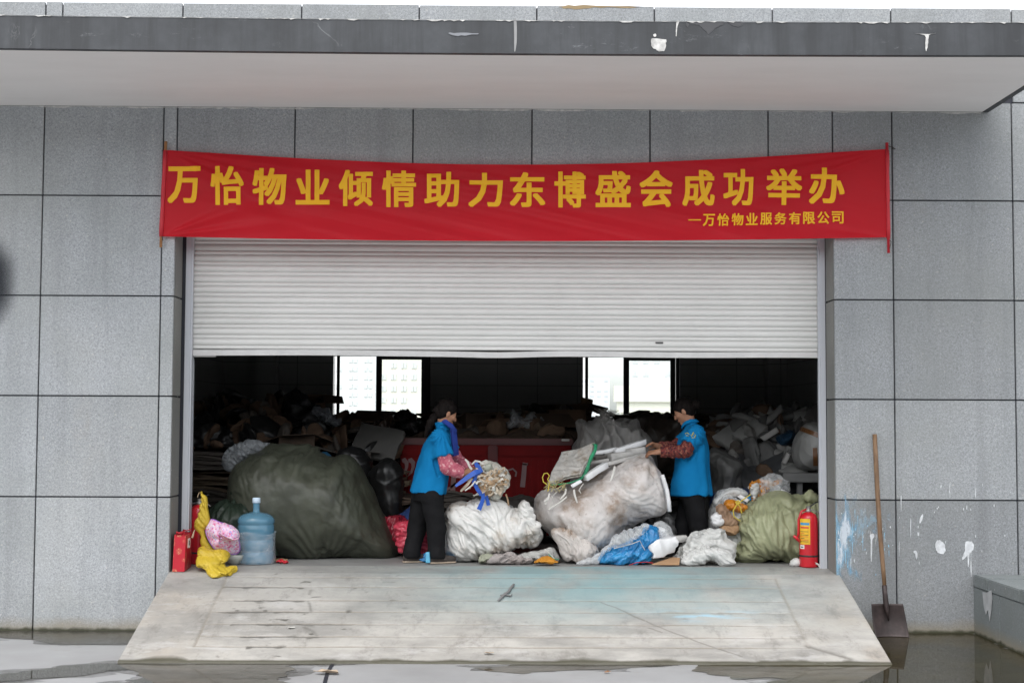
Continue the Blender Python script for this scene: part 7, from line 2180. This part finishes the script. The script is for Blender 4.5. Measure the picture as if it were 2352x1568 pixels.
for i, (x0, x1, y0, y1, Yc, lb) in enumerate(((640, 720, 1000, 1040, 1.95, 'dark carton behind the top of the huge olive sack'), (770, 850, 1040, 1090, 1.9, 'dark brown carton between the huge olive sack and the red bin'), (850, 915, 1075, 1140, 1.9, 'lower dark carton beside the left end of the red bin'), (860, 918, 1150, 1240, 1.8, 'dark carton on the floor by the left end of the red bin'))):
    a, b = at(x0, y1, Yc), at(x1, y0, Yc)
    carton((x0 + x1) / 2, Yc + .25, max(FLOOR + .003, a.z), b.x - a.x, .45, b.z - a.z, .15, lb, CARDS[(i + 1) % 4], 190 + i)
for i, (x, y, z_) in enumerate(((850, 1200, .3), (780, 1150, 1.0), (690, 1100, 1.2))):
    pass
# stacks that carry them
for X_ in (-1.75, -1.2):
    for k in range(4):
        place(rc.choice(BM_), 'cardboard_bundle', (X_ + rc.uniform(-.05, .05), 2.05 + rc.uniform(-.05, .05), FLOOR + .01 + k * .19), (0, 0, rc.uniform(-.2, .2)), LB, 'cardboard bundle', 'flattened cardboard bundles heaped at the rear left')

# ---- right-hand heap: foam boxes, boards, bags
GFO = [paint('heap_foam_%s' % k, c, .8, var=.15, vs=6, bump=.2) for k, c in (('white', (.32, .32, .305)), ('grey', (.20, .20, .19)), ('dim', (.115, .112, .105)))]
def dpt(x, y, Y): return at(x, y, Y)
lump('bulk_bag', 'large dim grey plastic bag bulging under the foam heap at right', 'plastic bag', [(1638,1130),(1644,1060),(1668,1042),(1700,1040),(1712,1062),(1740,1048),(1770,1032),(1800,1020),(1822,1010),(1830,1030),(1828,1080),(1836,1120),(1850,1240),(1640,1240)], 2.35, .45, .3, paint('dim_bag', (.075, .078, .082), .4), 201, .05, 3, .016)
lump('blue_bag', 'dull blue plastic bag showing in the foam heap at right', 'plastic bag', [(1782,1002),(1800,992),(1820,988),(1824,1002),(1818,1016),(1800,1026),(1786,1022)], 2.2, .16, .1, paint('dim_blue_bag', (.02, .06, .11), .4), 202, .03, 6, .011, floor=False)
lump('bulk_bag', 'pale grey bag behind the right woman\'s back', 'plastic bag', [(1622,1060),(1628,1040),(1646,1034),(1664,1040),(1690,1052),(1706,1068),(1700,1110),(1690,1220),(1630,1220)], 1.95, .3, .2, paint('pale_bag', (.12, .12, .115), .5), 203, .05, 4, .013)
RH = 'broken foam pieces heaped at the rear right'
RL = 'broken grey foam piece in the heap at the rear right'
rf = random.Random(29)
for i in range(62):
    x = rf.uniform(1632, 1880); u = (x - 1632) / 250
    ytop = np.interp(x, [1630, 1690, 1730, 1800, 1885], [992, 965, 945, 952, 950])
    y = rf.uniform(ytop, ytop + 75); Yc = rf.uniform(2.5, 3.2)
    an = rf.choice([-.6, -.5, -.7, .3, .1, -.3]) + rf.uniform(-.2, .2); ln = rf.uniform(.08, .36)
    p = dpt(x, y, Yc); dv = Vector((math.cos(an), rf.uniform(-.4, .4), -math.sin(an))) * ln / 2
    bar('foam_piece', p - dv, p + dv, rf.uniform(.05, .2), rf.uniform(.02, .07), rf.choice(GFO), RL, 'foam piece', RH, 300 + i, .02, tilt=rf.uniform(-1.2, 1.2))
# big leaning boards and boxes behind
bar('foam_board', dpt(1655, 1020, 2.5), dpt(1742, 960, 2.7), .22, .06, GFO[0], 'long pale foam board leaning diagonally in the rear right heap', 'foam board', None, 341, .012, tilt=.8)
bar('foam_board', dpt(1715, 985, 2.9), dpt(1776, 945, 3.2), .34, .04, GFO[1], 'broad grey foam panel standing near the rear right column', 'foam board', None, 342, .012, tilt=1.2)
bar('foam_board', dpt(1700, 1010, 2.4), dpt(1748, 975, 2.5), .2, .07, GFO[0], 'chunky pale foam board with a recess in the rear right heap', 'foam board', None, 343, .015, tilt=.6)
bar('foam_board', dpt(1750, 1008, 2.3), dpt(1786, 986, 2.3), .06, .05, FOAMD, 'short bright foam bar in the middle of the rear right heap', 'foam board', None, 344, .006)
bar('foam_board', dpt(1800, 1065, 1.9), dpt(1812, 1040, 1.9), .05, .04, FOAMD, 'small upright pale foam bar left of the taped bundle', 'foam board', None, 345, .006)
bar('foam_board', dpt(1806, 1094, 1.8), dpt(1840, 1076, 1.9), .2, .05, GFO[0], 'bent pale foam corner piece below the taped bundle', 'foam board', None, 346, .01, tilt=.5)
bar('foam_board', dpt(1800, 1050, 2.0), dpt(1836, 1066, 2.0), .28, .04, GFO[0], 'grey foam sheet leaning left of the taped bundle', 'foam board', None, 347, .01, tilt=1.0)
lump('clear_bag', 'clear plastic bag standing up behind the foam heap at right', 'plastic bag', [(1712,985),(1722,946),(1732,928),(1752,934),(1774,946),(1778,965),(1760,975),(1730,990)], 3.3, .2, .15, film('dark_film', (.30, .30, .29), .5, .15, 8), 204, .04, 5, .014, floor=False)
lump('clear_bag', 'thin clear bag with bright glints above the foam heap near the right column', 'plastic bag', [(1784,968),(1790,946),(1800,939),(1812,944),(1816,958),(1806,972),(1792,978)], 3.0, .14, .1, film('glint_film', (.40, .40, .39), .32, .06, 16), 205, .04, 8, .012, floor=False)
lump('grey_sheet', 'dim grey plastic sheet hanging at the far right of the rear heap', 'plastic sheet', [(1836,980),(1848,952),(1862,934),(1884,920),(1910,920),(1912,985),(1880,990),(1850,992)], 2.6, .2, .15, paint('dim_sheet', (.11, .105, .10), .45), 206, .04, 5, .013, floor=False)
lump('brown_bag', 'dark wrapped bundle behind the right woman\'s neck', 'bundle', [(1618,1000),(1624,978),(1640,966),(1654,960),(1674,966),(1684,985),(1680,1040),(1622,1044)], 3.0, .3, .2, CARDS[1], 207, .05, 5, .014, floor=False)
# white taped bundle at the right rail
tb = lump('taped_bundle', 'round white bundle bound with brown tape behind the right door rail', 'bundle', [(1822,1040),(1826,1005),(1838,985),(1850,972),(1872,968),(1900,972),(1920,1000),(1922,1045),(1908,1072),(1870,1082),(1838,1076),(1826,1062)], 1.75, .28, .24, paint('bundle_white', (.34, .34, .325), .35), 208, .02, 4, .012, floor=False)
TAPE = paint('brown_tape', (.20, .09, .035), .3, bump=0)
bv2 = BVHTree.FromPolygons([tb.matrix_world @ q.co for q in tb.data.vertices], [p.vertices[:] for p in tb.data.polygons])
bpy.context.view_layer.update()
bv2 = BVHTree.FromPolygons([tb.matrix_world @ q.co for q in tb.data.vertices], [p.vertices[:] for p in tb.data.polygons])
def tape(pts, w):
    P0, P1 = [], []
    for i, (x, y) in enumerate(pts):
        a = pts[max(i - 1, 0)]; b = pts[min(i + 1, len(pts) - 1)]; dx, dy = b[0] - a[0], b[1] - a[1]; l_ = math.hypot(dx, dy)
        for s_, L in ((-1, P0), (1, P1)):
            h_ = bv2.ray_cast(CAM, ray(x - s_ * dy / l_ * w / 2, y + s_ * dx / l_ * w / 2).normalized())
            if h_[0] is None: return
            L.append(h_[0] + h_[1] * .006)
    m = MB(); n_ = len(P0)
    m.add(P0 + P1, [(i, i + 1, n_ + i + 1, n_ + i) for i in range(n_ - 1)])
    o = m.build('tape', TAPE, tb); k = o.modifiers.new('thickness', 'SOLIDIFY'); k.thickness = .003
tape([(1840 + i * 4.2, 985 + i * 1.6) for i in range(14)], 10)
tape([(1872 + i * .1, 1028 + i * 4) for i in range(11)], 10)
# white painted bench with a leg
bn_ = empty('bench', dpt(1850, 1200, 1.6)); tag(bn_, 'dim white wooden bench behind the pale olive tied sack', 'bench')
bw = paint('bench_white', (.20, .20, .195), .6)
a, b = dpt(1796, 1100, 1.6), dpt(1925, 1112, 1.6)
MB().bbox((a.x, 1.55, b.z + .02), (b.x, 2.1, a.z + .06), .008).build('bench_top', bw, bn_)
for x in (1838, 1918):
    q = dpt(x, 1150, 1.6); MB().bbox((q.x - .025, 1.6, FLOOR + .002), (q.x + .025, 1.66, b.z + .018), .004).build('leg', bw, bn_)
    MB().bbox((q.x - .025, 2.0, FLOOR + .002), (q.x + .025, 2.06, b.z + .018), .004).build('leg', bw, bn_)
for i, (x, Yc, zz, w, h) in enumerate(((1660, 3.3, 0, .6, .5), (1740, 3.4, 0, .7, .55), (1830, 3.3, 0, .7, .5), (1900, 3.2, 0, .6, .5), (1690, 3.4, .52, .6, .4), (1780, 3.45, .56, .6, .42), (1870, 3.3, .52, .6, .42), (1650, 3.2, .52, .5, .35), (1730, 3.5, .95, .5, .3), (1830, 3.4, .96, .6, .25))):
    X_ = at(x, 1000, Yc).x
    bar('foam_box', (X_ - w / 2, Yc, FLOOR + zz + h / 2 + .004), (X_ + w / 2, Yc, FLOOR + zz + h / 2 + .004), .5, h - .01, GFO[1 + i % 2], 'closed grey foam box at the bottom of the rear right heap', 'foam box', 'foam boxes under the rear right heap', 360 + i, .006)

# ---- opened sack of mixed scrap between the right woman and the pale olive sack
o_ = [(1630,1205),(1632,1170),(1642,1140),(1656,1128),(1672,1130),(1690,1140),(1708,1150),(1722,1160),(1722,1230),(1700,1262),(1650,1256),(1636,1236)]
CLSACK = film('clear_sack_film', (.78, .79, .78), .6, .14, 10)
v, f = inflate(o_, 1.1, .28, .2, .01)
v = cloth(displace(v, f, .05 * crumple(v, 3, 221, 6, 1.0) - .025), f, .2, .08, .05, .8, 12, 5)
ms = kind_of('scrap_sack', 'torn clear sack of brown paper and tape left of the pale olive tied sack', 'sack', v, f, CLSACK)
lump('brown_paper', 'crumpled brown kraft paper spilling from the torn clear sack', 'kraft paper', [(1646,1172),(1652,1160),(1664,1164),(1678,1180),(1694,1196),(1690,1208),(1672,1210),(1656,1198)], .82, .06, .05, paint('brown_wrap', (.30, .19, .12), .75), 222, .045, 9, .007, floor=False)
lump('cardboard_piece', 'flat brown cardboard piece below the crumpled kraft paper', 'cardboard', [(1652,1212),(1664,1206),(1690,1204),(1700,1212),(1690,1226),(1672,1226)], .82, .05, .04, CARD, 223, .02, 9, .008, floor=False)
lump('orange_bag', 'orange plastic pieces inside the torn clear sack', 'plastic scrap', [(1664,1156),(1676,1148),(1700,1152),(1716,1160),(1712,1172),(1690,1176),(1668,1170)], .84, .06, .05, paint('orange_film', (.52, .19, .015), .3), 224, .03, 10, .007, floor=False)
bar('foam_strip', at(1688, 1131, .95), at(1718, 1150, .92), .05, .035, FOAM, 'white foam strip lying across the top of the torn clear sack', 'foam strip', None, 231)
lump('blue_scrap', 'bright blue plastic scrap behind the white foam strip on the torn clear sack', 'plastic scrap', [(1690,1134),(1700,1132),(1722,1138),(1726,1150),(1712,1148),(1698,1142)], 1.02, .05, .04, BLUEP, 225, .02, 12, .007, floor=False)
lump('white_scrap', 'white plastic scrap draped on the rim of the torn clear sack', 'plastic scrap', [(1640,1148),(1652,1134),(1672,1126),(1694,1124),(1712,1130),(1716,1136),(1694,1134),(1670,1140),(1654,1152),(1644,1160)], .98, .07, .05, WBAG, 226, .03, 9, .007, floor=False)
lump('white_scrap', 'white foam lump in the lower left of the torn clear sack', 'foam lump', [(1632,1190),(1640,1178),(1652,1180),(1662,1194),(1658,1206),(1644,1208),(1634,1202)], .80, .06, .05, FOAM, 227, .02, 9, .007, floor=False)
m = MB().tube([at(x, y, .76) for x, y in ((1724, 1135), (1708, 1146), (1694, 1156), (1684, 1172), (1686, 1186), (1700, 1196))], .006, 6).tube([at(x, y, .755) for x, y in ((1692, 1152), (1700, 1164), (1704, 1178))], .006, 6)
m.tube([at(x, y, .758) for x, y in ((1690, 1152), (1696, 1149), (1700, 1155), (1693, 1158), (1690, 1152))], .007, 6)
tag(m.build('twine', YCORD), 'yellow twine knotted over the torn clear sack', 'twine')
# tangle of orange tape and film on top
ORT = NT('orange_tape'); ORT.set(base=ORT.ramp(ORT.noise(12, 4), [(.3, (.42, .15, .01)), (.7, (.58, .25, .02))]), rough=.25, spec=.6); ORT = ORT.m
rq = random.Random(41)
ot = empty('tape_tangle', at(1755, 1120, 1.0)); tag(ot, 'tangle of orange parcel tape heaped above the pale olive tied sack', 'tape')
for k in range(11):
    x, y = rq.uniform(1730, 1775), rq.uniform(1100, 1152); pts = []; Ys_ = []
    a = rq.uniform(0, 6.28)
    for j in range(7):
        pts.append((x, y)); Ys_.append(1.0 + rq.uniform(-.05, .05)); a += rq.uniform(-1, 1); x = min(1792, max(1726, x + 9 * math.cos(a))); y = min(1156, max(1096, y + 9 * math.sin(a)))
    ribbon('tape_strip', pts, Ys_, [rq.uniform(.02, .055) for _ in pts], ot, ORT, .003)
lump('clear_film', 'clear film and tape bunched above the pale olive tied sack', 'plastic film', [(1736,1150),(1740,1120),(1746,1100),(1764,1090),(1786,1096),(1806,1108),(1812,1124),(1800,1140),(1780,1148),(1760,1152)], 1.06, .1, .08, CLEAR, 228, .04, 9, .009, floor=False)
lump('white_cup', 'crumpled white paper wedged left of the orange tape tangle', 'paper', [(1718,1118),(1726,1110),(1740,1108),(1742,1122),(1736,1144),(1726,1148),(1722,1130)], 1.0, .05, .04, WBAG, 229, .02, 10, .007, floor=False)
bar('foam_strip', at(1796, 1128, .95), at(1814, 1138, .93), .06, .04, FOAM, 'short white foam strip on top of the pale olive tied sack', 'foam strip', None, 232)
lump('dark_bag', 'dark blue bag in shadow between the right woman and the torn clear sack', 'plastic bag', [(1628,1140),(1650,1126),(1690,1120),(1730,1122),(1740,1160),(1730,1240),(1640,1240)], 1.7, .25, .2, NAVY, 230, .03, 5, .013)
# filler bags below and behind the white sacks, seen between them
lump('dark_bag', 'dark grey bag in the shadow behind the white sack and the red bin', 'plastic bag', [(1060,1200),(1080,1160),(1140,1140),(1200,1140),(1240,1160),(1250,1240),(1070,1240)], 1.7, .3, .2, paint('shadow_bag', (.045, .04, .036), .6), 233, .04, 4, .014)
lump('dark_bag', 'dark grey plastic bag under the right end of the huge dirty white sack', 'plastic bag', [(1440,1240),(1470,1205),(1520,1180),(1545,1190),(1556,1225),(1552,1262),(1500,1272),(1450,1272)], 1.15, .25, .18, paint('grey_bag_dark', (.10, .10, .10), .4), 234, .03, 5, .011)

lump('black_bag', 'dull black sack added to darken the gap between olive sack and red bin', 'plastic bag', [(846,1110),(858,1078),(876,1058),(898,1052),(916,1066),(924,1100),(930,1170),(932,1240),(860,1240),(850,1180)], 1.72, .2, .15, paint('dull_black', (.012, .012, .012), .35), 235, .04, 4, .013)  # black sack added so the gap beside the bin reads dark
lump('black_bag', 'black plastic sack behind the right shoulder of the huge olive sack', 'plastic bag', [(776,1050),(790,1034),(812,1024),(836,1030),(850,1050),(856,1090),(850,1200),(790,1200)], 1.85, .15, .12, bpy.data.materials['dull_black'], 236, .04, 4, .013)

# ragged mixed scrap strewn over both heaps
SCM = [CARDS[0], CARDS[3], CARDS[2], paint('scrap_grey', (.13, .13, .125), .55), paint('scrap_pale', (.26, .255, .24), .6), bpy.data.materials['dull_black']]
ru = random.Random(88); protos = []
for k in range(8):
    n_ = 9; oo = [(1176 + ru.uniform(.5, 1.1) * 26 * math.cos(6.283 * i / n_), 1000 + ru.uniform(.4, 1.1) * 20 * math.sin(6.283 * i / n_)) for i in range(n_)]
    v, f = inflate(oo, 3.0, .08, .06, .011, floor=False)
    v = cloth(displace(v, f, .05 * crumple(v, 5, 400 + k, 6, 1.0) - .02, False), f, .28, .12, .05, k * .8, 400 + k, 6, .016, (50, 35))
    me = put('crumpled_scrap', v - v.mean(0), f, SCM[k % 6], None, True); protos.append(me.data); bpy.data.objects.remove(me)
def strew(n, x0, x1, ytop, dy, Y0, Y1, label, group, dark):
    for k in range(n):
        x = ru.uniform(x0, x1); t_ = ru.random(); y = np.interp(x, ytop[0], ytop[1]) + dy * t_ ** 1.3
        Yc = Y1 + (Y0 - Y1) * t_ + ru.uniform(-.1, .1); me = ru.choice([protos[q] for q in dark])
        s_ = ru.uniform(.6, 1.5); o = place(me, 'crumpled_scrap', at(x, y, Yc), (ru.uniform(0, 6.3), ru.uniform(0, 6.3), ru.uniform(0, 6.3)), label, 'scrap', group, (s_ * 1.35, s_, s_ * ru.uniform(.35, .8)))
strew(70, 446, 910, ([446, 560, 640, 760, 910], [930, 925, 930, 965, 968]), 95, 2.1, 3.5, 'crumpled scrap strewn over the dark heap behind the huge olive sack', 'crumpled scrap on the rear left heap', (0, 2, 5, 6))
strew(26, 990, 1325, ([990, 1325], [985, 965]), 30, 2.7, 3.3, 'crumpled scrap lying on top of the red bin', 'crumpled scrap on the red bin', (0, 1, 2, 5, 6))
strew(52, 1634, 1882, ([1634, 1700, 1760, 1882], [985, 950, 948, 945]), 150, 2.0, 3.0, 'crumpled scrap among the foam pieces at the rear right', 'crumpled scrap on the rear right heap', (0, 2, 3, 3, 4, 6))
